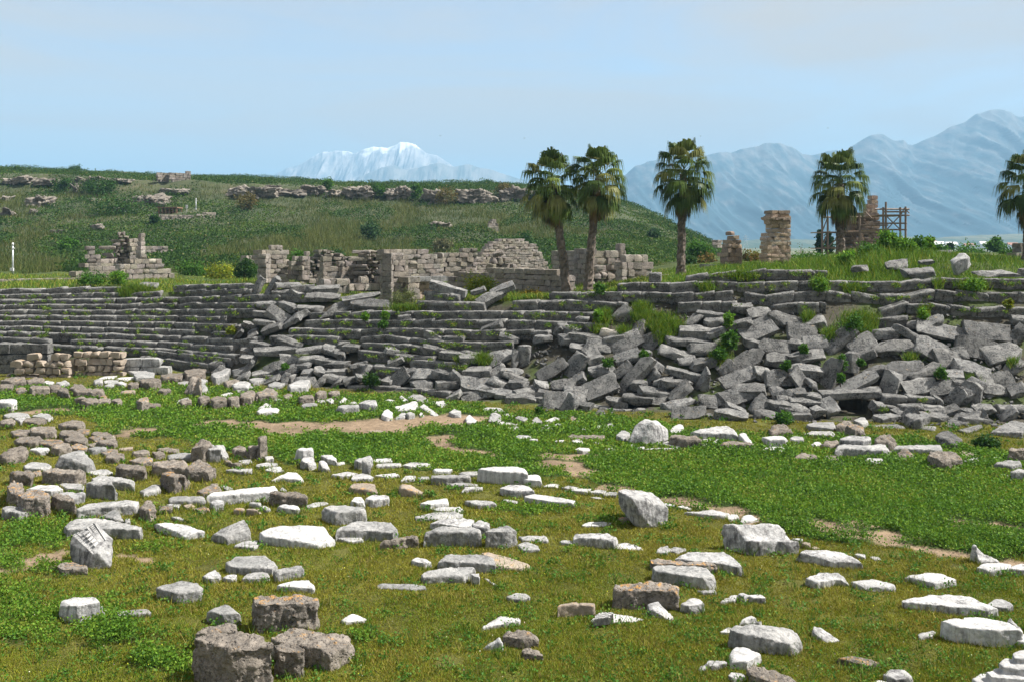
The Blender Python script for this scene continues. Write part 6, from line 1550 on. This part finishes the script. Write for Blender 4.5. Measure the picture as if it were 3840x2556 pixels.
# ------------------------------------------------------------------ hill scrub
def build_scrub():
    N = 230000; X = NR.uniform(-300, 2850, N); D = 112 + 288 * NR.uniform(0, 1, N) ** 1.15
    # interpolate the hill surface on a grid
    gx = np.arange(-520, 2880, 20); gd = np.linspace(112, 400, 97); G = np.array([[tuple(hill_pt(x, d)) for d in gd] for x in gx])
    fx = (X - gx[0]) / 20; i = fx.astype(int).clip(0, len(gx) - 2); fx = (fx - i)[:, None]; fd = (D - 112) / 3.0; j = fd.astype(int).clip(0, len(gd) - 2); fd = (fd - j)[:, None]
    P = G[i, j] * (1 - fx) * (1 - fd) + G[i + 1, j] * fx * (1 - fd) + G[i, j + 1] * (1 - fx) * fd + G[i + 1, j + 1] * fx * fd
    P[:, 2] += .45 * fbm(P * np.array([.12, .12, 0]), 3, 4) * np.clip((P[:, 2] - 4) / 4, 0, 1) - .1
    cl = np.ones(N, bool)                                           # trodden ground round the built things
    for x, y, rx, ry in ((628, 806, 3.4, 4), (660, 684, 5, 4), (735, 797, 1, 3), (660, 826, 5, 3), (780, 816, 2.5, 3), (700, 798, 1, 3), (1857, 870, 1.5, 3)):
        q = hill_depth(x, y); cl &= ~((np.abs(P[:, 0] - q.x) < rx) & (P[:, 1] > q.y - ry) & (P[:, 1] < q.y + 2))
    P = P[cl]; D = D[cl]
    z1 = fbm(np.c_[P[:, 0] * .03, P[:, 1] * .02, fz(P)], 31, 4); z2 = fbm(np.c_[P[:, 0] * .13, P[:, 1] * .06, fz(P)], 37, 3)
    up = D > 240; shr = (z1 + .6 * z2 > .05) | up
    parts = []
    # reeds
    R = P[~shr]; n = len(R); zz = z2[~shr]; z3 = z1[~shr]; hh = (1.25 + .7 * zz.clip(-1, 1)); 
    for k in range(2):
        v, q = blade_quads(R + NR.normal(size=R.shape) * np.array([.4, .4, 0]), hh * .8, .06 + fz(R), .32)
        pr = np.stack([1 + 0 * zz, np.clip(.6 + .9 * zz, .05, 2), np.clip(.35 - .8 * zz, .03, 2), np.clip(.2 + .5 * z3, .02, 1)], 1); pr /= pr.sum(1)[:, None]; s = (pr.cumsum(1) > NR.uniform(0, 1, (n, 1))).argmax(1)
        parts.append((v, q, tints([(.075, .088, .036), (.115, .118, .058), (.040, .068, .024), (.12, .105, .065)], None, n, 4, .25, s)))
    # low shrubs: clustered leaves
    S = P[shr]; zz = z2[shr]; ups = up[shr]; keep = (NR.uniform(0, 1, len(S)) < np.where(ups, np.clip(.55 + .8 * zz, .15, 1), .95)); S = S[keep]; zz = zz[keep]; n = len(S)
    for k in range(3):
        Pk = S + NR.normal(size=S.shape) * np.array([.35, .35, .0]); Pk[:, 2] += NR.uniform(.05, 1, n) * (.5 + 1.5 * zz.clip(0, 1.2)) ; v, q = leaf_cards(Pk, .26 + fz(Pk), .4, 1.3)
        pr = np.stack([1 + 0 * zz, np.clip(.5 + .8 * zz, .05, 2), np.clip(.3 - .6 * zz, .02, 1), .06 + 0 * zz], 1); pr /= pr.sum(1)[:, None]; s = (pr.cumsum(1) > NR.uniform(0, 1, (n, 1))).argmax(1)
        parts.append((v, q, tints([(.042, .080, .022), (.024, .050, .016), (.078, .110, .030), (.14, .125, .07)], None, n, 4, .25, s)))
    v, q, c = merge(parts); tag(mesh('hill_scrub', v, q, M['leaf'], None, False, None, c), kind='stuff')
build_scrub()
# ------------------------------------------------------------------ rock outcrops on the hill
def outcrop(x, y, w, h, seed, label, dep=4, kind='rock_outcrop', cat='rock outcrop'):
    p = hill_depth(x, y + h / 2); s = p.y / F; W, Hh = w * s, h * s; P, Q = box_rock(W, Hh, min(dep, W), seed, 16 if W < 6 else 30)
    n = P / (np.linalg.norm(P / np.array([W, min(dep, W), Hh]) * 2, axis=1)[:, None] + .2); n /= np.linalg.norm(n, axis=1)[:, None] + 1e-6
    P = P + n * (min(Hh, 3) * (.42 * fbm(P * np.array([.5, .6, .8]) + seed, seed, 3) - .5 * np.abs(fbm(P * np.array([1.3, 1.0, .7]) + seed, seed + 3, 4))))[:, None]
    o = mesh(kind, P, Q, M['r'], None, True); o.location = (p.x, p.y + min(dep, W) * .3, p.z + Hh * .40); tag(o, label, cat, 'pale rock outcrops on the hill'); return o
for k, a in enumerate([(955, 723, 160, 46, 'long pale cliff ledge at the left end of the middle cliff band'), (1090, 718, 130, 34, 'pale cliff ledge between two round bushes on the middle cliff'), (1180, 712, 90, 36, 'short cliff ledge left of the first dark round bush'),
    (1250, 718, 70, 40, 'cliff piece just right of the first dark round bush'), (1340, 722, 120, 48, 'wide pale cliff face in the middle of the cliff band'), (1490, 722, 100, 52, 'pale cliff face between the dark round bushes'), (1625, 735, 80, 66, 'tall pale cliff corner left of the brown bush'),
    (1790, 736, 150, 56, 'broad grey brown cliff face right of the brown bush'), (1930, 730, 110, 48, 'cliff face at the right end of the band, left of the palms'), (60, 678, 110, 30, 'pale ledge on the upper slope at the left edge'), (170, 682, 80, 32, 'pale ledge left of the round tree on the upper slope'),
    (330, 682, 110, 40, 'pale ledge right of the round tree on the upper slope'), (278, 705, 28, 46, 'narrow rock rib under the round tree'), (440, 677, 100, 18, 'flat pale ledge right of the upper slope ledges'), (150, 752, 80, 46, 'big pale boulder on the left slope'), (15, 745, 40, 34, 'pale rock cut by the left edge on the slope'),
    (25, 797, 60, 30, 'low grey rock at the left edge below the pale boulder'), (118, 795, 30, 26, 'small grey rock under the big pale boulder'), (545, 748, 160, 44, 'wide eroded brown bank above the timber shelter'), (655, 716, 120, 22, 'pale ledge over a dark hollow, below the hilltop ruin'), (350, 750, 44, 16, 'low double rock in the scrub left of the eroded bank'),
    (455, 790, 28, 24, 'small rounded grey rock in the dark scrub'), (362, 851, 44, 24, 'dark grey rock in the reeds above the left ruin'), (217, 868, 64, 14, 'flat slab in the reeds on the left slope'), (320, 882, 26, 16, 'small pale stone in the reeds above the left ruin'), (1648, 852, 78, 36, 'lone pale boulder in the reeds above the tall wall'),
    (188, 975, 40, 14, 'low rock at the foot of the slope left of the left ruin'), (910, 718, 110, 30, 'pale ledge below the crest, right of the shelter slope'), (2040, 720, 80, 30, 'cliff remnant behind the first palm crown'), (1020, 700, 60, 16, 'thin ledge above the left end of the cliff band'), (100, 660, 0, 0, '')]):
    if a[2]: outcrop(a[0], a[1], a[2], a[3], 400 + k, a[4], 5 if a[2] > 60 else 3)
# ------------------------------------------------------------------ shrubs and trees
GR = {'dark': ([(.022, .055, .018), (.035, .075, .022), (.055, .095, .028)], [4, 3, 1]), 'green': ([(.045, .105, .022), (.07, .145, .03), (.03, .075, .018)], [4, 3, 2]), 'bright': ([(.085, .175, .025), (.13, .21, .035), (.05, .12, .02)], [4, 3, 2]),
      'yellow': ([(.16, .19, .03), (.22, .21, .03), (.09, .13, .025)], [4, 3, 2]), 'brown': ([(.11, .085, .045), (.075, .07, .035), (.15, .11, .06)], [4, 3, 2]), 'blue': ([(.035, .07, .04), (.05, .09, .05), (.025, .055, .03)], [4, 3, 2]), 'red': ([(.13, .10, .04), (.16, .085, .045), (.07, .09, .03)], [4, 2, 3]),
      'olive': ([(.11, .12, .07), (.08, .095, .05), (.14, .15, .10)], [4, 3, 2]), 'orange': ([(.30, .19, .03), (.14, .12, .03), (.09, .09, .03)], [3, 3, 2]), 'cypress': ([(.014, .035, .014), (.022, .048, .018)], [3, 2]), 'grey': ([(.13, .12, .10), (.10, .10, .08)], [3, 2])}
def shrub(name, label, cat, c, wd, ht, pal, leaf, n, seed, trunk=True, shape='round', group=None):
    """c: ground point; crown of leaf clumps round twig ends, with gaps"""
    r = empty(name, tuple(c)); tag(r, label, cat, group); rg = np.random.default_rng(seed); nc = 26 if shape != 'cypress' else 40
    if shape == 'cypress': t = rg.uniform(.02, 1, nc); cl = np.stack([rg.normal(size=nc) * .16 * np.sin(np.pi * (t * .86 + .1)) * wd, rg.normal(size=nc) * .16 * wd * np.sin(np.pi * (t * .86 + .1)), t * ht], 1); rad = wd * .20 * np.sin(np.pi * (t * .84 + .12)) + .04
    else:
        u = rg.normal(size=(nc, 3)); u /= np.linalg.norm(u, axis=1)[:, None]; u *= rg.uniform(.45, 1, (nc, 1)) ** .6; lo = .52 if shape == 'round' else .42
        cl = u * np.array([wd * .40, wd * .40, ht * .42]); cl[:, 2] += ht * lo; cl[:, 2] = cl[:, 2].clip(ht * .06); rad = wd * rg.uniform(.10, .22, nc)
    k = rg.choice(nc, n); P = cl[k] + rg.normal(size=(n, 3)) * rad[k][:, None] * .6; P[:, 2] = P[:, 2].clip(.02)
    v, q = leaf_cards(P, leaf + fz(P), .3, 1.5); tone = rg.uniform(.8, 1.2, nc)[k]
    col = tints(GR[pal][0], GR[pal][1], n, 4) * np.repeat(tone, 4)[:, None]; mesh('crown', v, q, M['leaf'], r, False, None, col)
    mb = MB(); th = ht * (.5 if shape != 'cypress' else .8); mb.tube((0, 0, -.2), (0, 0, th), max(.03, wd * .03), max(.015, wd * .012), 7)
    for i in range(0, nc, 4): mb.tube((0, 0, th * rg.uniform(.25, .7)), tuple(cl[i]), max(.015, wd * .010), .006, 5)
    mb.build('trunk', M['wood'], r, smooth=True); return r
def on_hill(x, yb): return hill_depth(x, yb)
def bush_h(x, y, w, h, pal, label, seed, n=900, cat='bush', name='round_bush', leaf=.30):
    p = on_hill(x, y + h / 2); s = p.y / F; shrub(name, label, cat, p, w * s, h * s, pal, leaf, n, seed)
for k, a in enumerate([(228, 690, 76, 56, 'dark', 'large round dark tree on the upper left slope among pale ledges'), (370, 705, 150, 44, 'dark', 'wide low dark thicket right of the upper slope ledges'), (430, 778, 240, 56, 'dark', 'long dark thicket in the middle of the left slope'), (1230, 692, 46, 56, 'green', 'small green bush on the cliff, left of the dark pair'),
    (1422, 712, 50, 60, 'green', 'round green bush in the middle of the cliff band'), (1560, 722, 48, 62, 'green', 'round green bush left of the brown bush on the cliff'), (1672, 738, 84, 72, 'brown', 'big brown bare bush hanging over the cliff'), (1893, 712, 62, 50, 'brown', 'brown bush near the right end of the cliff band'), (1388, 866, 80, 64, 'blue', 'dark blue green bush in the reeds above the left centre ruins'),
    (925, 760, 90, 62, 'brown', 'grey brown bush at the left end of the cliff slope'), (1660, 925, 80, 44, 'grey', 'grey bare bush behind the tall wall'), (580, 828, 40, 40, 'dark', 'small dark bush below the timber shelter'), (2450, 880, 46, 40, 'blue', 'dark bush on the hill nose right of the second palm'), (1960, 900, 90, 40, 'dark', 'dark bush on the slope behind the gable, left of the first palm'),
    (60, 640, 60, 18, 'dark', 'low dark bush on the crest at the left edge'), (280, 634, 50, 18, 'dark', 'low dark bush on the crest above the round tree'), (1820, 690, 60, 22, 'dark', 'dark bush on the crest above the cliff band'), (260, 925, 70, 40, 'green', 'green bush at the foot of the slope left of the left ruin')]):
    bush_h(*a, seed=600 + k, n=2200 if a[2] > 140 else 900)
def land(x, y, d): p = at(x, y, d); return p
for k, (x, yb, w, h, pal, d, label, n, leaf, shp, nm, cat) in enumerate([
    (1125, 1050, 112, 118, 'green', 92, 'leafy green tree behind the broken pillars left of the tall wall', 3000, .16, 'low', 'leafy_tree', 'tree'),
    (915, 1058, 96, 96, 'dark', 95, 'dark round bush left of the square pier', 2200, .15, 'low', 'dark_bush', 'bush'), (822, 1060, 110, 74, 'yellow', 92, 'yellow green bush left of the dark round bush', 2000, .14, 'low', 'broom_bush', 'bush'), (718, 1052, 110, 76, 'green', 100, 'green bush right of the left ruin', 2000, .16, 'low', 'green_bush', 'bush'),
    (1245, 985, 110, 56, 'blue', 96, 'low green bush growing on the ruins left of the tall wall', 1500, .14, 'low', 'green_bush', 'bush'), (1806, 1112, 130, 78, 'yellow', 63, 'yellow green feathery bush in front of the long shaded wall', 3400, .09, 'low', 'broom_bush', 'bush'), (1508, 1162, 110, 78, 'olive', 63, 'grey olive bush at the foot of the tall wall pier', 2600, .07, 'low', 'olive_bush', 'bush'),
    (1992, 1130, 80, 52, 'orange', 62, 'small bush with orange yellow flowers beside the first palm', 1600, .08, 'low', 'flowering_bush', 'bush'), (2333, 985, 44, 62, 'dark', 81, 'small dark bush growing inside the ruin right of the second palm', 900, .13, 'low', 'green_bush', 'bush'), (2625, 965, 100, 72, 'green', 125, 'round green tree on the toe of the hill', 1800, .22, 'low', 'round_tree', 'tree'),
    (2660, 1000, 90, 46, 'red', 100, 'reddish bush left of the narrow stepped pillar', 1500, .16, 'low', 'red_bush', 'bush'), (2585, 1005, 60, 42, 'dark', 100, 'dark bush right of the third palm trunk', 900, .16, 'low', 'dark_bush', 'bush'), (2820, 1000, 80, 66, 'red', 92, 'brownish green bush between the narrow pillar and the square tower', 1500, .14, 'low', 'red_bush', 'bush'),
    (3035, 990, 170, 34, 'green', 90, 'low green hedge of scrub right of the square tower', 1600, .16, 'low', 'low_scrub', 'bush'),
    (3330, 972, 95, 120, 'bright', 66, 'tall bright green bush in front of the scaffolding', 3600, .13, 'low', 'bright_bush', 'bush'), (3395, 970, 80, 88, 'bright', 65, 'bright green bush, second from the scaffolding', 2600, .12, 'low', 'bright_bush', 'bush'), (3440, 970, 70, 84, 'green', 66, 'upright green bush in the middle of the bright row', 2200, .12, 'low', 'bright_bush', 'bush'), (3482, 972, 60, 92, 'bright', 67, 'spiky bright bush at the right end of the row', 2000, .12, 'low', 'bright_bush', 'bush'),
    (3270, 985, 110, 70, 'green', 63, 'grassy green bush at the left end of the bright row', 2200, .11, 'low', 'green_bush', 'bush'), (3178, 990, 60, 56, 'bright', 60, 'leafy tall reed clump at the foot of the fourth palm', 1300, .12, 'low', 'reed_clump', 'bush'),
    (3072, 962, 24, 96, 'cypress', 150, 'narrow dark cypress left of the scaffolding', 1400, .22, 'cypress', 'cypress', 'tree'), (3108, 958, 44, 84, 'cypress', 150, 'broader dark cypress behind the scaffolding', 1800, .24, 'cypress', 'cypress', 'tree'), (3497, 936, 15, 44, 'cypress', 260, 'small dark cypress on the far plain', 700, .3, 'cypress', 'cypress', 'tree'), (3563, 946, 30, 40, 'cypress', 200, 'leaning dark round topped cypress on the far plain', 900, .25, 'low', 'cypress', 'tree'),
    (3735, 960, 66, 66, 'green', 150, 'round green tree on the plain near the last palm', 1800, .28, 'round', 'round_tree', 'tree'), (3530, 955, 60, 36, 'green', 150, 'low green trees between the two small cypresses', 900, .26, 'low', 'green_bush', 'bush'), (3640, 968, 130, 36, 'green', 120, 'low green scrub left of the round tree on the plain', 1500, .2, 'low', 'low_scrub', 'bush'), (3780, 972, 80, 40, 'green', 118, 'low scrub under the last palm', 900, .2, 'low', 'low_scrub', 'bush'),
    (3003, 965, 40, 56, 'grey', 130, 'bare grey sapling right of the square tower', 60, .1, 'round', 'bare_sapling', 'tree'), (340, 1064, 120, 36, 'green', 75, 'low green bush in front of the left ruin', 1500, .1, 'low', 'green_bush', 'bush'), (443, 1066, 76, 56, 'bright', 76, 'bright green bush at the right foot of the left ruin', 1500, .1, 'low', 'green_bush', 'bush')]):
    shrub(nm, label, cat, at(x, yb, d), w * d / F, h * d / F, pal, leaf, n, 700 + k, shape=shp)
def weed_bush(c, x, y, w, h, pal, label, seed, n=900):
    X, Y = px(c, x, y + h / 2); D = bankD(X, Y) - .05; sc = CR[c][2]; shrub('weed_clump', label, 'weed clump', at(X, Y, D), w * sc * D / F, h * sc * D / F, pal, .075, n, seed, shape='low', group='green clumps growing among the fallen blocks')
for k, a in enumerate([('K', 1960, 830, 110, 170, 'bright', 'tall bright weed clump left of the huge tilted slab'), ('K', 1975, 1010, 150, 190, 'green', 'big green weed clump under the huge tilted slab'), ('K', 1880, 1140, 130, 100, 'green', 'low weed clump at the edge of the earth patch'), ('K', 1195, 1155, 90, 100, 'green', 'round weed clump below the big flat slab'), ('K', 870, 1215, 90, 90, 'green', 'weed clump above the smooth level block'),
    ('L', 325, 1100, 70, 90, 'green', 'weed clump under the large whitish block'), ('L', 160, 1248, 80, 95, 'green', 'small weed clump left of the tall block on its point'), ('L', 672, 1215, 95, 150, 'green', 'weed clump right of the tall block on its point'), ('L', 838, 1222, 60, 70, 'green', 'small weed clump beside the thin upright wedge'), ('L', 1560, 1312, 100, 120, 'green', 'weed clump left of the pale smooth block under the huge slabs'),
    ('L', 655, 1362, 70, 90, 'green', 'weed clump over the left end of the vault slab'), ('L', 470, 515, 150, 130, 'bright', 'bright weed clump on the right tiers below the mound'), ('L', 760, 870, 200, 150, 'green', 'wide green thicket filling the hollow under the wavy tier'), ('L', 1410, 790, 80, 110, 'bright', 'bright weed clump on the short tier right of the hollow'), ('L', 2180, 690, 80, 90, 'yellow', 'pale weed clump against the wavy tier at the right edge'), ('L', 1860, 520, 180, 110, 'bright', 'wide bright weed clump on the longest right tier'),
    ('J', 1170, 800, 80, 90, 'bright', 'bright weed clump on the middle tier before the tall wall pier'), ('J', 990, 810, 70, 70, 'bright', 'small bright weed clump left of its twin before the wall pier'), ('J', 1150, 885, 90, 70, 'green', 'weed clump on the second middle tier'), ('J', 1040, 1375, 150, 120, 'dark', 'dark weed clump in the shaded hollow at the foot of the middle tiers'), ('J', 260, 1265, 70, 60, 'green', 'small weed clump by the rounded pale block'), ('I', 2090, 935, 90, 80, 'yellow', 'yellow green weed clump at the broken end of the left tiers'),
    ('K', 780, 800, 90, 120, 'bright', 'weed clump at the broken end of the middle tiers left of the gully'), ('K', 800, 560, 110, 100, 'green', 'weed clump at the foot of the second palm'), ('H', 150, 400, 160, 110, 'green', 'green weed clump on the grass left of the vault opening'), ('G', 250, 345, 70, 90, 'green', 'small weed clump among the lowest rubble'), ('H', 2000, 640, 240, 110, 'dark', 'dark low bush on the grass before the right end of the bank')]):
    weed_bush(*a, seed=900 + k, n=1500 if a[3] > 120 else 800)
# plants at the foot of some foreground stones are part of the weeds above
# loose stones in the grass at the top right
def top_stone(c, x, y, w, h, k, label, seed, rot=0, pit=20, dd=3.0):
    X, Y = px(c, x, y); d = dtop(X) + dd; s = CR[c][2] * d / F; P, Q = box_rock(w * s, h * s, min(w * s * .6, 1.4), seed, 9); R = np.array((Matrix.Rotation(math.radians(-rot), 3, 'Y') @ Matrix.Rotation(math.radians(pit), 3, 'X')))
    o = mesh('loose_boulder', P @ R.T, Q, M[k]); o.location = at(X, Y, d); tag(o, label, 'boulder')
top_stone('L', 1740, 340, 170, 130, 'w', 'white craggy boulder standing up in the grass above the right tiers', 31, 35, 10)
top_stone('L', 1370, 425, 280, 85, 'f', 'dark fronted block in the grass above the right tiers', 32, 5, 8, 1.5); top_stone('L', 830, 380, 160, 50, 's', 'low dark stone in the grass under the bright bushes', 33, 5, 5, 3)
top_stone('L', 1170, 350, 220, 45, 'f', 'flat pale stone sunk in the grass under the bright bushes', 34, 3, 30, 4); top_stone('L', 1430, 325, 130, 35, 's', 'small flat dark stone left of the white craggy boulder', 35, 2, 10, 5); top_stone('L', 2080, 425, 380, 34, 'f', 'wide pale rock shelf in the grass at the top right', 36, 0, 8, 1.6)
top_stone('L', 2300, 410, 70, 60, 's', 'dark stone cut by the right edge above the tiers', 37, 0, 10, 2); top_stone('I', 1340, 540, 170, 30, 'f', 'flat pale stone in the grass above the left tiers', 38, 0, 25, 1)
# ------------------------------------------------------------------ palms
def palm(x, yb, d, xt, yt, crown_r, label, seed, skirt=1.0, top=None):
    base = at(x, yb, d); tp = at(xt, yt, d); r = empty('fan_palm', tuple(base)); tag(r, label, 'palm tree', 'fan palms behind the stepped bank'); rg = np.random.default_rng(seed); T = tp - base
    # trunk with ragged leaf bases
    V, Q, Cc = [], [], []; rings, m = 46, 14
    for i in range(rings):
        t = i / (rings - 1); c = Vector((T.x * t ** 1.3, T.y * t, T.z * t)); rad = .30 * (1 - .22 * t) * (1 + .35 * max(0, .12 - t) / .12)
        for j in range(m):
            a = 2 * math.pi * j / m; k = 1 + rg.uniform(-.16, .20); V.append((c.x + math.cos(a) * rad * k, c.y + math.sin(a) * rad * k, c.z)); g = rg.uniform(.45, 1.35); Cc.append((g, g, g))
    Q = [(i * m + j, i * m + (j + 1) % m, (i + 1) * m + (j + 1) % m, (i + 1) * m + j) for i in range(rings - 1) for j in range(m)]
    mesh('trunk', V, Q, M['bark'], r, False, None, np.array(Cc))
    sb = MB()                                                          # leaf-base stubs
    for i in range(260):
        t = rg.uniform(.04, 1); a = rg.uniform(0, 6.28); c = Vector((T.x * t ** 1.3, 0, T.z * t)); dv = Vector((math.cos(a), math.sin(a), 0)); rad = .25 * (1 - .2 * t); b = c + dv * rad; e = b + dv * rg.uniform(.06, .16) + Vector((0, 0, rg.uniform(.05, .22))); w = Vector((-dv.y, dv.x, 0)) * .05; g = rg.uniform(.5, 1.3)
        sb.add([b - w, b + w, e + w * .4, e - w * .4], [(0, 1, 2, 3)], (g, g, g))
    b0 = sb.build('leaf_base', M['bark'], r); b0['kind'] = 'stuff'
    def fan(mb, o, dirv, L_pet, R, col, droop, nseg=22, spread=2.3):
        dirv = dirv.normalized(); hub = o + dirv * L_pet + Vector((0, 0, -.10 * L_pet * L_pet)); mb.tube(o, hub, .022, .012, 4, (.10, .13, .04))
        d2 = (dirv + Vector((0, 0, -droop * .35))).normalized(); sd = d2.cross(Vector((0, 0, 1)))
        if sd.length < .05: sd = Vector((1, 0, 0))
        sd.normalize(); nm = sd.cross(d2).normalized()
        for s in range(nseg):
            a = (s / (nseg - 1) - .5) * spread + rg.uniform(-.03, .03); v = d2 * math.cos(a) + sd * math.sin(a); lr = R * (1 - .22 * abs(a) / 1.2) * rg.uniform(.88, 1.08); w = nm.cross(v).normalized() * (.030 * R / .9)
            fold = nm * (.03 if s % 2 else -.03); p1 = hub + v * lr * .5 + fold; p2 = p1 + (v * .75 + Vector((0, 0, -droop * .7 - .1))).normalized() * lr * .28; p3 = p2 + (v * .25 + Vector((0, 0, -1.0))).normalized() * lr * rg.uniform(.35, .75)
            g = rg.uniform(.8, 1.2); c = tuple(x * g for x in col)
            mb.add([hub, hub, p1 + w * 1.5, p1 - w * 1.5], [(0, 2, 3)], c); mb.add([p1 - w * 1.5, p1 + w * 1.5, p2 + w, p2 - w], [(0, 1, 2, 3)], c); mb.add([p2 - w, p2 + w, p3 + w * .2, p3 - w * .2], [(0, 1, 2, 3)], tuple(x * 1.15 for x in c))
    O = Vector((T.x, T.y, T.z)); up = crown_r
    green = [(.065, .105, .02), (.10, .135, .03), (.16, .17, .05), (.042, .072, .016)]
    mb = MB(); n = 46
    for i in range(n):
        t = (i + .5) / n; el = math.radians(82 - 132 * t ** .95 + rg.uniform(-8, 8)); az = i * 2.39996 + rg.uniform(-.25, .25); dv = Vector((math.cos(az) * math.cos(el), math.sin(az) * math.cos(el), math.sin(el)))
        oo = O + Vector((0, 0, .5 * up * (.5 - t))); fan(mb, oo, dv, up * rg.uniform(.48, .72), up * rg.uniform(.50, .62), green[rg.integers(0, 4)], .28 + .65 * t, 26)
    mb.build('frond_crown', M['palm'], r)
    mb = MB()
    for i in range(int(38 * skirt)):
        el = math.radians(rg.uniform(-86, -58)); az = rg.uniform(0, 6.28); dv = Vector((math.cos(az) * math.cos(el), math.sin(az) * math.cos(el), math.sin(el))); oo = O + Vector((0, 0, -rg.uniform(.15, .6) * up))
        f = rg.uniform(0, 1); fan(mb, oo, dv, up * rg.uniform(.2, .4), up * rg.uniform(.4, .55), (.13 + .08 * f, .095 + .035 * f, .045) if rg.random() < .75 else (.05, .075, .02), .6, 12, 1.1)
    mb.build('dead_frond_skirt', M['palm'], r); return r
palm(2124, 1105, 64, 2068, 690, 2.05, 'leftmost fan palm of the close pair, its trunk leaning to the left', 1, 1.1)
palm(2205, 1105, 63.5, 2243, 670, 2.05, 'right palm of the close pair, its trunk leaning to the right', 2, 1.2)
palm(2553, 1045, 66, 2563, 655, 2.15, 'tall straight fan palm standing alone left of the stepped pillar', 3, .75)
palm(3152, 975, 68, 3150, 690, 2.15, 'shorter fan palm with a brown skirt in front of the scaffolding', 4, 1.5)
palm(3852, 985, 66, 3858, 690, 2.15, 'fan palm cut by the right picture edge', 5, 1.1)
# ------------------------------------------------------------------ names for the loose stones: every label points at one stone
C.collection.objects.unlink(tmp_ob); bpy.data.objects.remove(tmp_ob)
def size_word(L):
    return 'tiny' if L < .45 else 'small' if L < .8 else 'medium sized' if L < 1.25 else 'large' if L < 1.9 else 'long'
def side_word(v):
    a = math.degrees(math.atan2(v.y, v.x)) % 360
    return ['right of', 'behind and right of', 'behind', 'behind and left of', 'left of', 'in front and left of', 'in front of', 'in front and right of'][int((a + 22.5) // 45) % 8]
used = set(t[5] for t in THINGS if t[5])
LM = {z: [t for t in THINGS if t[4] and t[7] == z] for z in ('floor', 'bank')}
for t in THINGS:
    o, k, c, (L, W, Hh), short, label, form, zone = t
    if zone == 'floor': cat = 'stone ' + form; grp = 'loose ancient stones lying in the grass'
    else: cat = 'seat block'; grp = 'fallen seat blocks on the collapsed bank'
    if not label:
        big = max(L, W) if zone == 'floor' else L
        head = (size_word(big) + ' ' + KIND[k][1] + ' ' + form) if zone == 'floor' else (size_word(big) + (' dark ' if k == 's' else ' pale ') + ('tilted slab' if form == 'slab' else 'fallen block'))
        key = (lambda q: (q[2].x - c.x) ** 2 + (q[2].y - c.y) ** 2 + 3 * (q[2].z - c.z) ** 2)
        near = sorted(LM[zone], key=key)[:9]; opts = []
        for dist in ('', ):
            for q in near:
                v = Vector((c.x - q[2].x, (c.y - q[2].y) + (2.0 * (c.z - q[2].z) if zone == 'bank' else 0), 0)); opts.append(head + ' ' + side_word(v) + ' the ' + q[4])
        for q in near[:3]:
            for p in near[1:6]:
                if p is not q: opts.append(head + ' between the ' + q[4] + ' and the ' + p[4])
        label = next((s for s in opts if s not in used and len(s.split()) <= 16), None)
        if label is None: label = next((s for s in opts if s not in used), opts[0] + ' again')
    used.add(label); tag(o, label, cat, grp)
# an Empty sits at the foot of the walls it carries
for o in list(C.collection.objects):
    if o.type == 'EMPTY' and o.location.length < 1e-6 and o.children:
        ch = [c for c in o.children if c.type == 'MESH']; P = np.array([v for c in ch for v in [tuple(c.bound_box[0]), tuple(c.bound_box[6])]]); b = Vector(((P[:, 0].min() + P[:, 0].max()) / 2, (P[:, 1].min() + P[:, 1].max()) / 2, P[:, 2].min()))
        o.location = b
        for c in ch: c.data.transform(Matrix.Translation(-b))
for o in list(C.collection.objects):
    if o.type == 'EMPTY' and not o.children: print('NO MESH:', o.name, o.get('label'))
